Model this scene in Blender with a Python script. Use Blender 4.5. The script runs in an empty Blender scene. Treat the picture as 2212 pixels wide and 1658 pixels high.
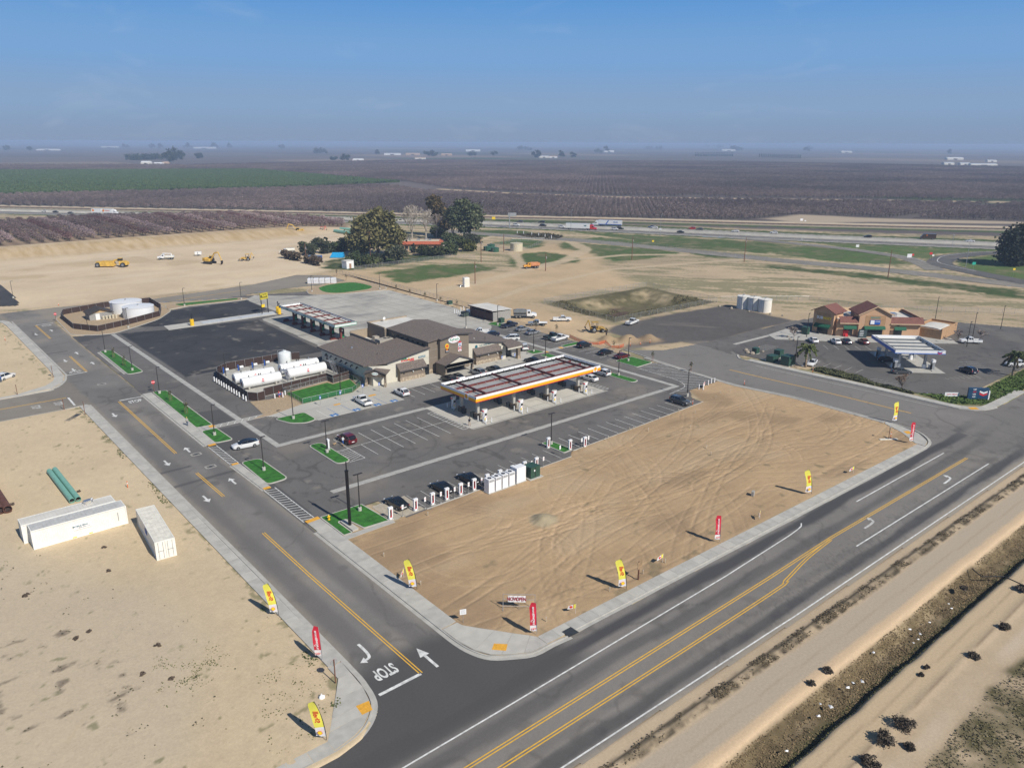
import bpy,math,random
import numpy as np
from mathutils import Vector,Matrix
R=math.radians
random.seed(7)
scene=bpy.context.scene
C=scene.collection

# ------------------------------------------------------------------ camera
# site frame: X runs along the main road, Y along the side street, metres; drone hovers above the origin
PHI,PITCH,ROLL=R(40.5),math.atan(521/1660),0.004
def rotz(v,a):return Vector((v[0]*math.cos(a)-v[1]*math.sin(a),v[0]*math.sin(a)+v[1]*math.cos(a),v[2]))
_r,_u,_f=Vector((1,0,0)),Vector((0,math.sin(PITCH),math.cos(PITCH))),Vector((0,math.cos(PITCH),-math.sin(PITCH)))
_right=_r*math.cos(ROLL)+_u*math.sin(ROLL);_up=_u*math.cos(ROLL)-_r*math.sin(ROLL)
_right,_up,_f=[rotz(q,-PHI)for q in(_right,_up,_f)]
cd=bpy.data.cameras.new('camera');cam=bpy.data.objects.new('camera',cd);C.objects.link(cam)
cd.sensor_width=36;cd.lens=36*1660/2212;cd.clip_start=1;cd.clip_end=120000
cam.matrix_world=Matrix(((_right.x,_up.x,-_f.x,0),(_right.y,_up.y,-_f.y,0),(_right.z,_up.z,-_f.z,54.5),(0,0,0,1)))
scene.camera=cam

# ------------------------------------------------------------------ sky and sun
SUN_EL,SUN_AZ=R(41),R(-86)
w=bpy.data.worlds.new('World');scene.world=w;w.use_nodes=True
nt=w.node_tree;bg=nt.nodes['Background']
sky=nt.nodes.new('ShaderNodeTexSky');sky.sky_type='NISHITA';sky.sun_disc=False
sky.sun_elevation=SUN_EL;sky.sun_rotation=math.pi/2-SUN_AZ
sky.altitude=0;sky.air_density=1.0;sky.dust_density=0.25;sky.ozone_density=3.5
# thin cirrus streaks in the sky dome
tc=nt.nodes.new('ShaderNodeTexCoord');mp=nt.nodes.new('ShaderNodeMapping');nz=nt.nodes.new('ShaderNodeTexNoise')
mp.inputs['Rotation'].default_value=(0,0,R(-49));mp.inputs['Scale'].default_value=(5,1.6,13)
nt.links.new(tc.outputs['Generated'],mp.inputs[0]);nt.links.new(mp.outputs[0],nz.inputs['Vector'])
nz.inputs['Scale'].default_value=1.7;nz.inputs['Detail'].default_value=7;nz.inputs['Roughness'].default_value=.62;nz.inputs['Distortion'].default_value=.5
cr=nt.nodes.new('ShaderNodeValToRGB');cr.color_ramp.elements[0].position=.57;cr.color_ramp.elements[0].color=(0,0,0,1)
cr.color_ramp.elements[1].position=.85;cr.color_ramp.elements[1].color=(.2,.2,.2,1)
nt.links.new(nz.outputs['Fac'],cr.inputs[0])
mx=nt.nodes.new('ShaderNodeMix');mx.data_type='RGBA';mx.inputs[7].default_value=(11,12.2,14,1)
# hazy winter sky: the lowest degrees all round are a dull grey blue that clears to deep blue above
se=nt.nodes.new('ShaderNodeSeparateXYZ');nt.links.new(tc.outputs['Generated'],se.inputs[0])
hr=nt.nodes.new('ShaderNodeValToRGB');K=1/.055;hr.color_ramp.interpolation='EASE'
for i,(p_,c_)in enumerate(((0,(.235,.325,.485)),(.045,(.24,.37,.58)),(.10,(.19,.375,.675)),(.17,(.115,.32,.675)),(.45,(.04,.13,.36)))):
    e=hr.color_ramp.elements[i]if i<2 else hr.color_ramp.elements.new(p_);e.position=p_;e.color=(*c_,1)
nt.links.new(se.outputs['Z'],hr.inputs[0]);sc=nt.nodes.new('ShaderNodeVectorMath');sc.operation='SCALE';sc.inputs[3].default_value=K;nt.links.new(hr.outputs[0],sc.inputs[0])
fm=nt.nodes.new('ShaderNodeMapRange');fm.inputs[1].default_value=.2;fm.inputs[2].default_value=.8;fm.inputs[3].default_value=.95;fm.inputs[4].default_value=0;nt.links.new(se.outputs['Z'],fm.inputs[0])
m0=nt.nodes.new('ShaderNodeMix');m0.data_type='RGBA';nt.links.new(fm.outputs[0],m0.inputs[0]);nt.links.new(sky.outputs[0],m0.inputs[6]);nt.links.new(sc.outputs[0],m0.inputs[7])
nt.links.new(cr.outputs[0],mx.inputs[0]);nt.links.new(m0.outputs[2],mx.inputs[6]);nt.links.new(mx.outputs[2],bg.inputs[0])
bg.inputs[1].default_value=0.055
sl=bpy.data.lights.new('sun','SUN');sun=bpy.data.objects.new('sun',sl);C.objects.link(sun)
sl.energy=4.8;sl.angle=R(0.5);sl.color=(1.0,.95,.87)
sun.rotation_euler=Vector((math.cos(SUN_EL)*math.cos(SUN_AZ),math.cos(SUN_EL)*math.sin(SUN_AZ),math.sin(SUN_EL))).to_track_quat('Z','Y').to_euler()
vs=scene.view_settings;vs.view_transform='Standard';vs.look='None';vs.exposure=0.0;vs.gamma=1.0;vs.use_curve_mapping=False
scene.cycles.volume_bounces=1;scene.cycles.max_bounces=6;scene.cycles.transparent_max_bounces=12

# ------------------------------------------------------------------ materials
MATS={}
def nodes_of(m):
    m.use_nodes=True;n=m.node_tree.nodes
    return n,m.node_tree.links,n['Principled BSDF']
def mat(name,col=(.5,.5,.5),rough=.6,metal=0.0,var=.12,scale=1.5,bump=0.0,coat=0.0,wave=None,emit=None):
    if name in MATS:return MATS[name]
    m=bpy.data.materials.new(name);n,l,b=nodes_of(m)
    b.inputs['Roughness'].default_value=rough;b.inputs['Metallic'].default_value=metal
    if coat:b.inputs['Coat Weight'].default_value=coat;b.inputs['Coat Roughness'].default_value=.05
    tc=n.new('ShaderNodeTexCoord');nz=n.new('ShaderNodeTexNoise');nz.inputs['Scale'].default_value=scale;nz.inputs['Detail'].default_value=5
    l.new(tc.outputs['Object'],nz.inputs['Vector'])
    mr=n.new('ShaderNodeMapRange');mr.inputs[3].default_value=1-var;mr.inputs[4].default_value=1+var
    mr.inputs[1].default_value=.3;mr.inputs[2].default_value=.7
    l.new(nz.outputs['Fac'],mr.inputs[0])
    vm=n.new('ShaderNodeVectorMath');vm.operation='SCALE';vm.inputs[0].default_value=col;l.new(mr.outputs[0],vm.inputs[3])
    out=vm.outputs[0]
    if wave:   # (axis, period m, darkness) ribbed / course pattern with matching bump
        wv=n.new('ShaderNodeTexWave');wv.wave_type='BANDS';wv.bands_direction=wave[0];wv.inputs['Scale'].default_value=.314/wave[1]*10/10
        l.new(tc.outputs['Object'],wv.inputs['Vector'])
        m2=n.new('ShaderNodeMapRange');m2.inputs[3].default_value=1-wave[2];m2.inputs[4].default_value=1.0;l.new(wv.outputs['Fac'],m2.inputs[0])
        v2=n.new('ShaderNodeVectorMath');v2.operation='SCALE';l.new(out,v2.inputs[0]);l.new(m2.outputs[0],v2.inputs[3]);out=v2.outputs[0]
    l.new(out,b.inputs['Base Color'])
    if bump:
        bp=n.new('ShaderNodeBump');bp.inputs['Strength'].default_value=bump;bp.inputs['Distance'].default_value=.05
        n2=n.new('ShaderNodeTexNoise');n2.inputs['Scale'].default_value=scale*6;n2.inputs['Detail'].default_value=4
        l.new(tc.outputs['Object'],n2.inputs['Vector']);l.new(n2.outputs['Fac'],bp.inputs['Height']);l.new(bp.outputs[0],b.inputs['Normal'])
    if emit:b.inputs['Emission Color'].default_value=(*emit[0],1);b.inputs['Emission Strength'].default_value=emit[1]
    MATS[name]=m
    return m
def vmat(name,rough=.9,grain=3.0,amt=.12,bump=.25,rand=0.0,fine=0.0):
    """surface coloured by its 'Col' attribute, with procedural grain and fine relief"""
    if name in MATS:return MATS[name]
    m=bpy.data.materials.new(name);n,l,b=nodes_of(m);b.inputs['Roughness'].default_value=rough;b.inputs['Specular IOR Level'].default_value=.25
    at=n.new('ShaderNodeAttribute');at.attribute_name='Col'
    ge=n.new('ShaderNodeNewGeometry')
    nz=n.new('ShaderNodeTexNoise');nz.inputs['Scale'].default_value=grain;nz.inputs['Detail'].default_value=6;nz.inputs['Roughness'].default_value=.7
    l.new(ge.outputs['Position'],nz.inputs['Vector'])
    mr=n.new('ShaderNodeMapRange');mr.inputs[1].default_value=.25;mr.inputs[2].default_value=.75;mr.inputs[3].default_value=1-amt;mr.inputs[4].default_value=1+amt
    l.new(nz.outputs['Fac'],mr.inputs[0]);fac=mr.outputs[0]
    if rand:
        oi=n.new('ShaderNodeObjectInfo');m2=n.new('ShaderNodeMapRange');m2.inputs[3].default_value=1-rand;m2.inputs[4].default_value=1+rand
        l.new(oi.outputs['Random'],m2.inputs[0]);mm=n.new('ShaderNodeMath');mm.operation='MULTIPLY';l.new(fac,mm.inputs[0]);l.new(m2.outputs[0],mm.inputs[1]);fac=mm.outputs[0]
    vm=n.new('ShaderNodeVectorMath');vm.operation='SCALE';l.new(at.outputs['Color'],vm.inputs[0]);l.new(fac,vm.inputs[3]);l.new(vm.outputs[0],b.inputs['Base Color'])
    if bump:
        bp=n.new('ShaderNodeBump');bp.inputs['Strength'].default_value=bump;bp.inputs['Distance'].default_value=.08;l.new(nz.outputs['Fac'],bp.inputs['Height']);l.new(bp.outputs[0],b.inputs['Normal'])
    MATS[name]=m
    return m
def mesh_fence_mat(name,col,cover):
    if name in MATS:return MATS[name]
    m=bpy.data.materials.new(name);n,l,b=nodes_of(m);b.inputs['Base Color'].default_value=(*col,1);b.inputs['Metallic'].default_value=.4;b.inputs['Roughness'].default_value=.5
    tr=n.new('ShaderNodeBsdfTransparent');mix=n.new('ShaderNodeMixShader');tc=n.new('ShaderNodeTexCoord');nz=n.new('ShaderNodeTexNoise');nz.inputs['Scale'].default_value=40
    l.new(tc.outputs['Object'],nz.inputs['Vector']);mr=n.new('ShaderNodeMapRange');mr.inputs[3].default_value=cover-.08;mr.inputs[4].default_value=cover+.08;l.new(nz.outputs['Fac'],mr.inputs[0])
    l.new(mr.outputs[0],mix.inputs[0]);l.new(tr.outputs[0],mix.inputs[1]);l.new(b.outputs[0],mix.inputs[2]);l.new(mix.outputs[0],n['Material Output'].inputs[0])
    MATS[name]=m
    return m

WHITE=mat('white_paint',(.80,.80,.78),.45,var=.05)
OFFWHITE=mat('cream_paint',(.72,.69,.60),.5,var=.08)
BLACK=mat('black_plastic',(.018,.018,.02),.5)
RUBBER=mat('rubber',(.02,.02,.021),.85)
STEEL=mat('galvanised_steel',(.42,.43,.44),.45,.6)
ALU=mat('bright_metal',(.6,.6,.62),.3,.8)
DKPOLE=mat('dark_bronze_paint',(.035,.03,.028),.5)
CONC=mat('concrete',(.43,.415,.375),.85,var=.12,scale=.9,bump=.15)
CONC_L=mat('new_concrete',(.48,.46,.41),.85,var=.08,scale=.8,bump=.1)
CONC_D=mat('worn_concrete',(.36,.345,.31),.88,var=.16,scale=.7,bump=.15)
GLASS=mat('dark_glass',(.012,.016,.02),.06,var=.05)
PAINT_W=mat('road_white',(.66,.66,.63),.7,var=.26,scale=1.6)
PAINT_WF=mat('road_white_worn',(.50,.49,.46),.8,var=.28,scale=3)
PAINT_Y=mat('road_yellow',(.76,.43,.04),.7,var=.14,scale=2.5)
PAINT_B=mat('road_blue',(.03,.16,.42),.7,var=.15)
TACT=mat('tactile_yellow',(.75,.38,.04),.7,var=.15,scale=4,bump=.4)
RUST=mat('rusty_steel',(.16,.07,.04),.85,var=.3,scale=3)
RUSTY_POST=mat('brown_post',(.17,.075,.045),.85,var=.25,scale=3)
RED=mat('red_paint',(.62,.02,.03),.4);YELLOW=mat('yellow_paint',(.85,.52,.01),.5);ORANGE=mat('orange_plastic',(.8,.16,.02),.5)
MACH=mat('machine_yellow',(.64,.40,.07),.55,var=.2,scale=1.2)
REDSTEEL=mat('red_oxide_steel',(.17,.04,.032),.6,var=.2)
WOOD=mat('raw_wood',(.30,.20,.11),.8,var=.25,scale=3)
GREENBOX=mat('utility_green',(.028,.075,.05),.5,var=.15)
TURF=mat('artificial_turf',(.03,.15,.014),.9,var=.38,scale=1.1,bump=.9)
MULCH=mat('tan_mulch',(.40,.30,.19),.95,var=.25,scale=4,bump=.4)

# ------------------------------------------------------------------ mesh builder
class MB:
    def __init__(s):s.v=[];s.f=[];s.m=[];s.T=None
    def add(s,vs,fs,mi=0):
        o=len(s.v)
        if s.T is not None:vs=[tuple(s.T@Vector(q))for q in vs]
        s.v+=[tuple(q)for q in vs];s.f+=[tuple(i+o for i in f)for f in fs];s.m+=[mi]*len(fs);return s
    def bx(s,x0,x1,y0,y1,z0,z1,mi=0):
        return s.add([(x0,y0,z0),(x1,y0,z0),(x1,y1,z0),(x0,y1,z0),(x0,y0,z1),(x1,y0,z1),(x1,y1,z1),(x0,y1,z1)],
                     [(0,3,2,1),(4,5,6,7),(0,1,5,4),(1,2,6,5),(2,3,7,6),(3,0,4,7)],mi)
    def box(s,cx,cy,z0,sx,sy,h,rz=0,mi=0):
        c,q=math.cos(rz),math.sin(rz);P=[]
        for z in(z0,z0+h):
            for a,b in((-1,-1),(1,-1),(1,1),(-1,1)):
                x,y=a*sx/2,b*sy/2;P.append((cx+x*c-y*q,cy+x*q+y*c,z))
        return s.add(P,[(0,3,2,1),(4,5,6,7),(0,1,5,4),(1,2,6,5),(2,3,7,6),(3,0,4,7)],mi)
    def prism(s,pts,z0,z1,mi=0):
        if area(pts)<0:pts=pts[::-1]
        n=len(pts)
        return s.add([(x,y,z0)for x,y in pts]+[(x,y,z1)for x,y in pts],[tuple(range(n,2*n)),tuple(range(n-1,-1,-1))]+[(i,(i+1)%n,n+(i+1)%n,n+i)for i in range(n)],mi)
    def flat(s,pts,z,mi=0):
        if area(pts)<0:pts=pts[::-1]
        return s.add([(x,y,z)for x,y in pts],[tuple(range(len(pts)))],mi)
    def tube(s,p,q,r,r2=None,n=8,mi=0,cap=True):
        p,q=Vector(p),Vector(q);d=(q-p);r2=r if r2 is None else r2
        if d.length<1e-6:return s
        d.normalize();a=d.orthogonal().normalized();b=d.cross(a);P=[]
        for c,rr in((p,r),(q,r2)):
            for i in range(n):
                t=2*math.pi*i/n;P.append(c+(a*math.cos(t)+b*math.sin(t))*rr)
        F=[(i,(i+1)%n,n+(i+1)%n,n+i)for i in range(n)]
        if cap:F+=[tuple(range(n-1,-1,-1)),tuple(range(n,2*n))]
        return s.add(P,F,mi)
    def cyl(s,cx,cy,z0,z1,r,r2=None,n=20,mi=0):return s.tube((cx,cy,z0),(cx,cy,z1),r,r2,n,mi)
    def path(s,pts,r,n=6,mi=0):
        for a,b in zip(pts,pts[1:]):s.tube(a,b,r,None,n,mi)
        return s
    def loft(s,rings,mi=0,cap=True):
        n=len(rings[0]);P=[q for r in rings for q in r];F=[]
        for k in range(len(rings)-1):
            for i in range(n):F.append((k*n+i,k*n+(i+1)%n,(k+1)*n+(i+1)%n,(k+1)*n+i))
        if cap:F+=[tuple(range(n-1,-1,-1)),tuple((len(rings)-1)*n+i for i in range(n))]
        return s.add(P,F,mi)
    def text(s,string,size,M,mi=0,bold=.0,two=False):
        vs,fs=text_mesh(string,bold)
        s.add([tuple(M@Vector((x*size,y*size,0)))for x,y in vs],fs,mi);return s
    def build(s,name,mats,parent=None,smooth=None):
        me=bpy.data.meshes.new(name);me.from_pydata(s.v,[],s.f)
        if not isinstance(mats,(list,tuple)):mats=[mats]
        for q in mats:me.materials.append(q)
        if len(mats)>1:me.polygons.foreach_set('material_index',s.m)
        me.update()
        if smooth:
            me.polygons.foreach_set('use_smooth',[True]*len(me.polygons));me.set_sharp_from_angle(angle=R(smooth))
        o=bpy.data.objects.new(name,me);C.objects.link(o)
        if parent is not None:o.parent=parent
        return o
_TX={}
def text_mesh(string,bold):
    k=(string,bold)
    if k not in _TX:
        cu=bpy.data.curves.new('lettering','FONT');cu.body=string;cu.size=1;cu.align_x='CENTER';cu.align_y='CENTER';cu.offset=bold;cu.resolution_u=3
        ob=bpy.data.objects.new('lettering',cu)
        me=ob.to_mesh()
        _TX[k]=([(v.co.x,v.co.y)for v in me.vertices],[tuple(p.vertices)for p in me.polygons])
        bpy.data.objects.remove(ob);bpy.data.curves.remove(cu)
    return _TX[k]
def frame(origin,xdir,ydir):
    x,y=Vector(xdir).normalized(),Vector(ydir).normalized();z=x.cross(y)
    return Matrix(((x.x,y.x,z.x,origin[0]),(x.y,y.y,z.y,origin[1]),(x.z,y.z,z.z,origin[2]),(0,0,0,1)))
def area(p):return sum(p[i][0]*p[(i+1)%len(p)][1]-p[(i+1)%len(p)][0]*p[i][1]for i in range(len(p)))/2
def tag(o,label,cat,group=None):
    o['label']=label;o['category']=cat
    if group:o['group']=group
    return o
def struct(o):o['kind']='structure';return o
def stuff(o):o['kind']='stuff';return o
def thing(name,loc,rz,label,cat,group=None):
    o=bpy.data.objects.new(name,None);C.objects.link(o);o.location=(*loc,0)[:3]if len(loc)==2 else loc
    o.rotation_euler=(0,0,rz);o.empty_display_size=.2;return tag(o,label,cat,group)
def dup(root,loc,rz,label=None,group=None,mats=None,scale=None):
    r=root.copy();C.objects.link(r);r.location=(*loc,0)[:3]if len(loc)==2 else loc;r.rotation_euler=(0,0,rz)
    if scale:r.scale=(scale,)*3 if not isinstance(scale,tuple)else scale
    if label:r['label']=label
    if group:r['group']=group
    for ch in bpy_children(root):
        c=ch.copy();C.objects.link(c);c.parent=r
        if mats and ch.name.split('.')[0]in mats:recolour(c,mats[ch.name.split('.')[0]])
        for g in bpy_children(ch):
            d=g.copy();C.objects.link(d);d.parent=c
    return r
_CH={}
def bpy_children(o):
    if o.name not in _CH:_CH[o.name]=list(o.children)
    return _CH[o.name]
def recolour(o,m):o.material_slots[0].link='OBJECT';o.material_slots[0].material=m
def off(pts,d):
    """offset an open polyline to its left by d"""
    P=[Vector(p)for p in pts];out=[]
    for i,p in enumerate(P):
        a=(P[i]-P[i-1]).normalized()if i>0 else(P[1]-P[0]).normalized()
        b=(P[i+1]-P[i]).normalized()if i<len(P)-1 else a
        n=Vector((-(a.y+b.y),a.x+b.x));n.normalize();k=max(.4,n.dot(Vector((-a.y,a.x))))
        out.append((p.x+n.x*d/k,p.y+n.y*d/k))
    return out
def ribbon(pts,l,r):return off(pts,l)+off(pts,r)[::-1]
def smooth_line(pts,n=6):
    out=[];P=[pts[0]]+list(pts)+[pts[-1]]
    for i in range(1,len(P)-2):
        p0,p1,p2,p3=[np.array(q,float)for q in P[i-1:i+3]]
        for k in range(n):
            t=k/n;out.append(tuple(.5*((2*p1)+(-p0+p2)*t+(2*p0-5*p1+4*p2-p3)*t*t+(-p0+3*p1-3*p2+p3)*t**3)))
    out.append(tuple(pts[-1]));return out
def roundpoly(pts,r,n=5):
    """round the corners of a closed polygon"""
    out=[];m=len(pts)
    for i in range(m):
        p=Vector(pts[i]);a=Vector(pts[i-1])-p;b=Vector(pts[(i+1)%m])-p
        d=min(r,a.length*.48,b.length*.48);a.normalize();b.normalize()
        s,e=p+a*d,p+b*d
        for k in range(n+1):
            t=k/n;q=s*(1-t)**2+p*2*t*(1-t)+e*t*t;out.append((q.x,q.y))
    return out
def inset(pts,d):
    P=pts if area(pts)>0 else pts[::-1]
    m=len(P);out=[]
    for i in range(m):
        p=Vector(P[i]);a=(p-Vector(P[i-1]));b=(Vector(P[(i+1)%m])-p)
        if a.length<1e-6:a=b
        if b.length<1e-6:b=a
        a.normalize();b.normalize();n=Vector((-(a.y+b.y),a.x+b.x));n.normalize();k=max(.5,n.dot(Vector((-a.y,a.x))));out.append((p.x+n.x*d/k,p.y+n.y*d/k))
    return out

# ------------------------------------------------------------------ numpy field helpers (soil colour and relief)
_rt=np.random.RandomState(3).rand(256,256)
_rf=np.pad(_rt,((0,1),(0,1)),'wrap').astype(np.float32).ravel()
def vnoise(x,y):
    x=np.asarray(x,np.float32);y=np.asarray(y,np.float32);fx=np.floor(x);fy=np.floor(y);xi=fx.astype(np.int32)& 255;yi=fy.astype(np.int32)& 255;fx=x-fx;fy=y-fy
    fx=fx*fx*(3-2*fx);fy=fy*fy*(3-2*fy);k=xi*257+yi
    a=_rf[k];b=_rf[k+257];c=_rf[k+1];d=_rf[k+258];a=a+(b-a)*fx;return a+((c+(d-c)*fx)-a)*fy
def fbm(x,y,s,o=4,rough=.5):
    t=0;a=1;n=0
    for k in range(o):t=t+a*vnoise(x/s+17*k,y/s+31*k);n+=a;a*=rough;s /= 2.07
    return t/n-.5
def sm(a,b,x):t=np.clip((x-a)/(b-a),0,1);return t*t*(3-2*t)
def sdf(X,Y,poly):
    """signed distance, positive inside"""
    out=np.full(X.shape,-50.0);P=np.array(poly,float)
    bb=(X>P[:,0].min()-25)&(X<P[:,0].max()+25)&(Y>P[:,1].min()-25)&(Y<P[:,1].max()+25)
    x=X[bb];y=Y[bb];d2=np.full(x.shape,1e12);ins=np.zeros(x.shape,bool)
    for i in range(len(P)):
        a=P[i-1];b=P[i];e=b-a;L=max(e@e,1e-9)
        t=np.clip(((x-a[0])*e[0]+(y-a[1])*e[1])/L,0,1);dx=x-a[0]-t*e[0];dy=y-a[1]-t*e[1];d2=np.minimum(d2,dx*dx+dy*dy)
        c=(a[1]>y)!=(b[1]>y)
        if b[1]!=a[1]:ins ^= c &(x<(b[0]-a[0])*(y-a[1])/(b[1]-a[1])+a[0])
    d=np.sqrt(d2);out[bb]=np.where(ins,d,-d);return out
def dline(X,Y,pts):
    d2=np.full(X.shape,1e12)
    for a,b in zip(pts,pts[1:]):
        a=np.array(a,float);b=np.array(b,float);e=b-a;L=max(e@e,1e-9)
        t=np.clip(((X-a[0])*e[0]+(Y-a[1])*e[1])/L,0,1);d2=np.minimum(d2,(X-a[0]-t*e[0])**2+(Y-a[1]-t*e[1])**2)
    return np.sqrt(d2)
def mixc(c,col,m):return c*(1-m[...,None])+np.array(col,float)*m[...,None]
def sheet(name,xs,ys,keep,Z,col,m):
    nx,ny=len(xs),len(ys);X,Y=np.meshgrid(xs,ys,indexing='ij')
    co=np.stack([X,Y,Z],-1).reshape(-1,3).astype(np.float32)
    i,j=np.meshgrid(np.arange(nx-1),np.arange(ny-1),indexing='ij');q=(i*ny+j)
    F=np.stack([q,q+ny,q+ny+1,q+1],-1).reshape(-1,4)
    if keep is not None:
        F=F[keep.reshape(-1)];used=np.unique(F);remap=np.zeros(len(co),int);remap[used]=np.arange(len(used));F=remap[F];co=co[used];col=col.reshape(-1,3)[used]
    else:col=col.reshape(-1,3)
    me=bpy.data.meshes.new(name);me.vertices.add(len(co));me.vertices.foreach_set('co',co.ravel())
    me.loops.add(F.size);me.loops.foreach_set('vertex_index',F.astype(np.int32).ravel());me.polygons.add(len(F))
    me.polygons.foreach_set('loop_start',np.arange(0,F.size,4,dtype=np.int32));me.polygons.foreach_set('use_smooth',np.ones(len(F),bool))
    me.update(calc_edges=True);set_col(me,col);me.materials.append(m)
    o=bpy.data.objects.new(name,me);C.objects.link(o);return o
def set_col(me,col):
    at=me.color_attributes.new('Col','FLOAT_COLOR','POINT');c4=np.ones((len(me.vertices),4),np.float32);c4[:,:3]=np.clip(col,0,1);at.data.foreach_set('color',c4.ravel())
def pave(name,poly,cell,colfn,z=.02,m=None):
    P=np.array(poly);xs=np.arange(P[:,0].min(),P[:,0].max()+cell,cell);ys=np.arange(P[:,1].min(),P[:,1].max()+cell,cell)
    X,Y=np.meshgrid(xs,ys,indexing='ij');xc=X[:-1,:-1]+cell/2;yc=Y[:-1,:-1]+cell/2
    keep=sdf(xc,yc,poly)>0
    return struct(sheet(name,xs,ys,keep,np.full(X.shape,z),colfn(X,Y),m or vmat('asphalt',.85,4,.10,.15)))
# ================================================================== GROUND
HWY=smooth_line([(-360,1330),(121,722),(169,658),(238,575),(284,513),(342,428),(391,341),(432,262),(465,203),(497,147),(640,-110)],4)
RAIL=smooth_line([(-330,1345),(103,795),(256,612),(308,550),(369,470),(439,384),(497,305),(545,243),(601,175),(760,-20)],4)
GAP=[(560,790),(577,678),(631,553),(727,447),(888,264),(1100,20)]
LEFTROAD=[(32.5,52),(43.9,52),(43.7,120),(43.5,180),(43.7,272),(45.5,279),(50,289.5),(76,286.5),(104,277),(113,282),(152,284),(153,300),(143,310),(120,299.5),(78,293),(50,298.5),(-60,302),(-60,287),(31,286.5),(33.6,282),(33.8,215),(33.5,206),(32,200.5),(28.7,196.4),(21,195.3),(-60,194.5),(-60,178.3),(27,178.8),(32,179.4),(32.8,170),(32.6,100)]
FRONTROAD=[(-60,39.5),(40,39.2),(77,38.2),(153,36.7),(320,33),(320,49.6),(182.4,51.5),(176.9,53.6),(175.2,56.5),(174.8,78),(173.8,92),(173.3,109),(177,113),(181,119),(178,127),(165,129),(157,136),(155.5,128),(153.8,112),(152.6,97),(155.2,84),(154.6,62),(150.4,52.4),(146.5,51.5),(117,51.9),(75.5,53),(54.6,53.5),(49.4,53.7),(47,55),(44.4,58),(43.8,61),(32.4,61),(31.2,57),(28.1,55.1),(25.3,54.5),(-60,56)]
LOT=[(43.4,91.5),(44,98.5),(56,98.3),(56.2,90.5),(92.5,91.6),(94.5,93.3),(136.6,95.1),(136.9,98),(141,102),(152.1,102),(154,111.5),(152.9,122.5),(153.2,176),(150.6,186),(152,197),(154,254),(139,257),(131,262),(128.5,272),(104,279),(78,269),(70.5,257.5),(54.3,246),(43.7,249)]
CHEV=[(177,113),(181,119),(231,121.5),(262,99),(275,71),(235,55),(223,58.8),(196.3,59.3),(186.5,59.5),(179.7,68),(179,77),(182,82),(182,93),(179.4,98)]
ALLEY=[(176,114.5),(178,127),(226,125.6),(240,123),(232,119),(181,118)]
FRONTAGE=ribbon(smooth_line([(290,420),(312,352),(326,318),(336,264),(344,206),(355,155),(359,101),(362,40),(365,-60)],4),6.5,-6.5)
RAMP=ribbon(smooth_line([(406,300),(411,238),(412,205),(405,172),(392,156),(372,140)],5),4.5,-4.5)
LOOP=ribbon(smooth_line([(366,100),(378,124),(392,145),(410,152),(430,153),(456,146),(480,128),(500,100)],5),5.5,-5.5)
HWYP=ribbon(HWY,19.5,-19)
BASIN=[(183,197),(238,196.5),(233,159.5),(180,160.5)]
GRAVEL=[(177.11,157.45),(208.88,156.89),(190.23,158.39),(231.42,154.71),(226.72,126.16),(177.77,126.04),(176.69,132.11),(167.11,134.01),(156.96,135.82),(168.26,143.52),(169.98,153.33)]
GREENS=[
 ([(171.76,294.36),(185.12,293.85),(202.93,296.98),(221.86,286.26),(221.45,268.66),(192.13,264.06),(168.41,263.36),(169.24,275.2)],1.0),
 ([(273.46,338.88),(298.5,350.14),(307.85,331.88),(292.97,316.72),(279.26,311.99),(282.7,331.48)],.9),
 ([(247.39,290.04),(263.75,298.21),(274.18,295.44),(276.12,282.74),(270.47,266.33),(261.03,259.28),(246.23,259.65),(240.23,269.08),(230.46,270.17)],.85),
 ([(298.51,312.28),(313.52,320.34),(318.38,302.91),(324.15,282.16),(330.01,250.52),(318.42,245.94),(292.05,246.39),(281.75,252.22),(291.81,284.11),(288.69,298.36)],.95),
 ([(332.99,322.63),(345.92,323.54),(347.03,311.42),(345.56,277.84),(336.83,276.42),(331.32,306.11)],1.0),
 ([(355.11,352.47),(404.79,245.98),(401.42,236.42),(359.91,218.01),(340.53,275.38),(352.45,307.1)],.9),
 ([(400.97,243.53),(407.73,211.98),(405.04,178.89),(384.64,154.55),(371.7,158.05),(362.75,181.85),(361.91,219.19)],1.0),
 ([(424.24,238.89),(437.82,214.04),(448.1,179.59),(480.48,144.31),(432.4,162.44),(412.07,157.15),(405.55,157.27),(413.94,183)],1.1),
 ([(476.67,126.8),(432.67,145.79),(409.35,144.19),(394.66,137.17),(374.74,119.45),(370.99,96.47)],1.1),
 (ribbon(RAIL,-5,-22),.8),(ribbon(HWY,17,30),.7),(ribbon(HWY,-17,-24),.9),
 ([(178.29,73.12),(179.73,67.94),(186.3,59.7),(200.4,58.25),(231.01,56.29),(211.08,50.57),(185.62,52.33),(176.8,60.71),(177.18,68.4)],1.15),
 ([(329.62,199.07),(337.98,145.43),(346.06,96.74),(327.28,90.96),(328.1,138.54),(320.06,193.11)],.7),
 ([(332.94,245.32),(337.73,214.57),(327.07,230.96)],.8),
 ([(169.75,337.86),(199.96,344.1),(229.43,314.97),(194.44,308.45),(167.89,307.83),(160.65,317.96)],.55),
 ([(306.65,403.89),(331.38,388.73),(333.09,341.46),(317.36,335.09),(288.14,377.25)],.8)]
CITRUS=[(60,985),(386,932),(606,960),(640,1540),(236,1743),(-160,1900),(-200,1300)]
PAVED=[(LEFTROAD,.8),(FRONTROAD,.8),(LOT,.8),(CHEV,.8),(ALLEY,1.2),(FRONTAGE,2.5),(RAMP,2.5),(LOOP,2.5),(HWYP,4)]
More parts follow.
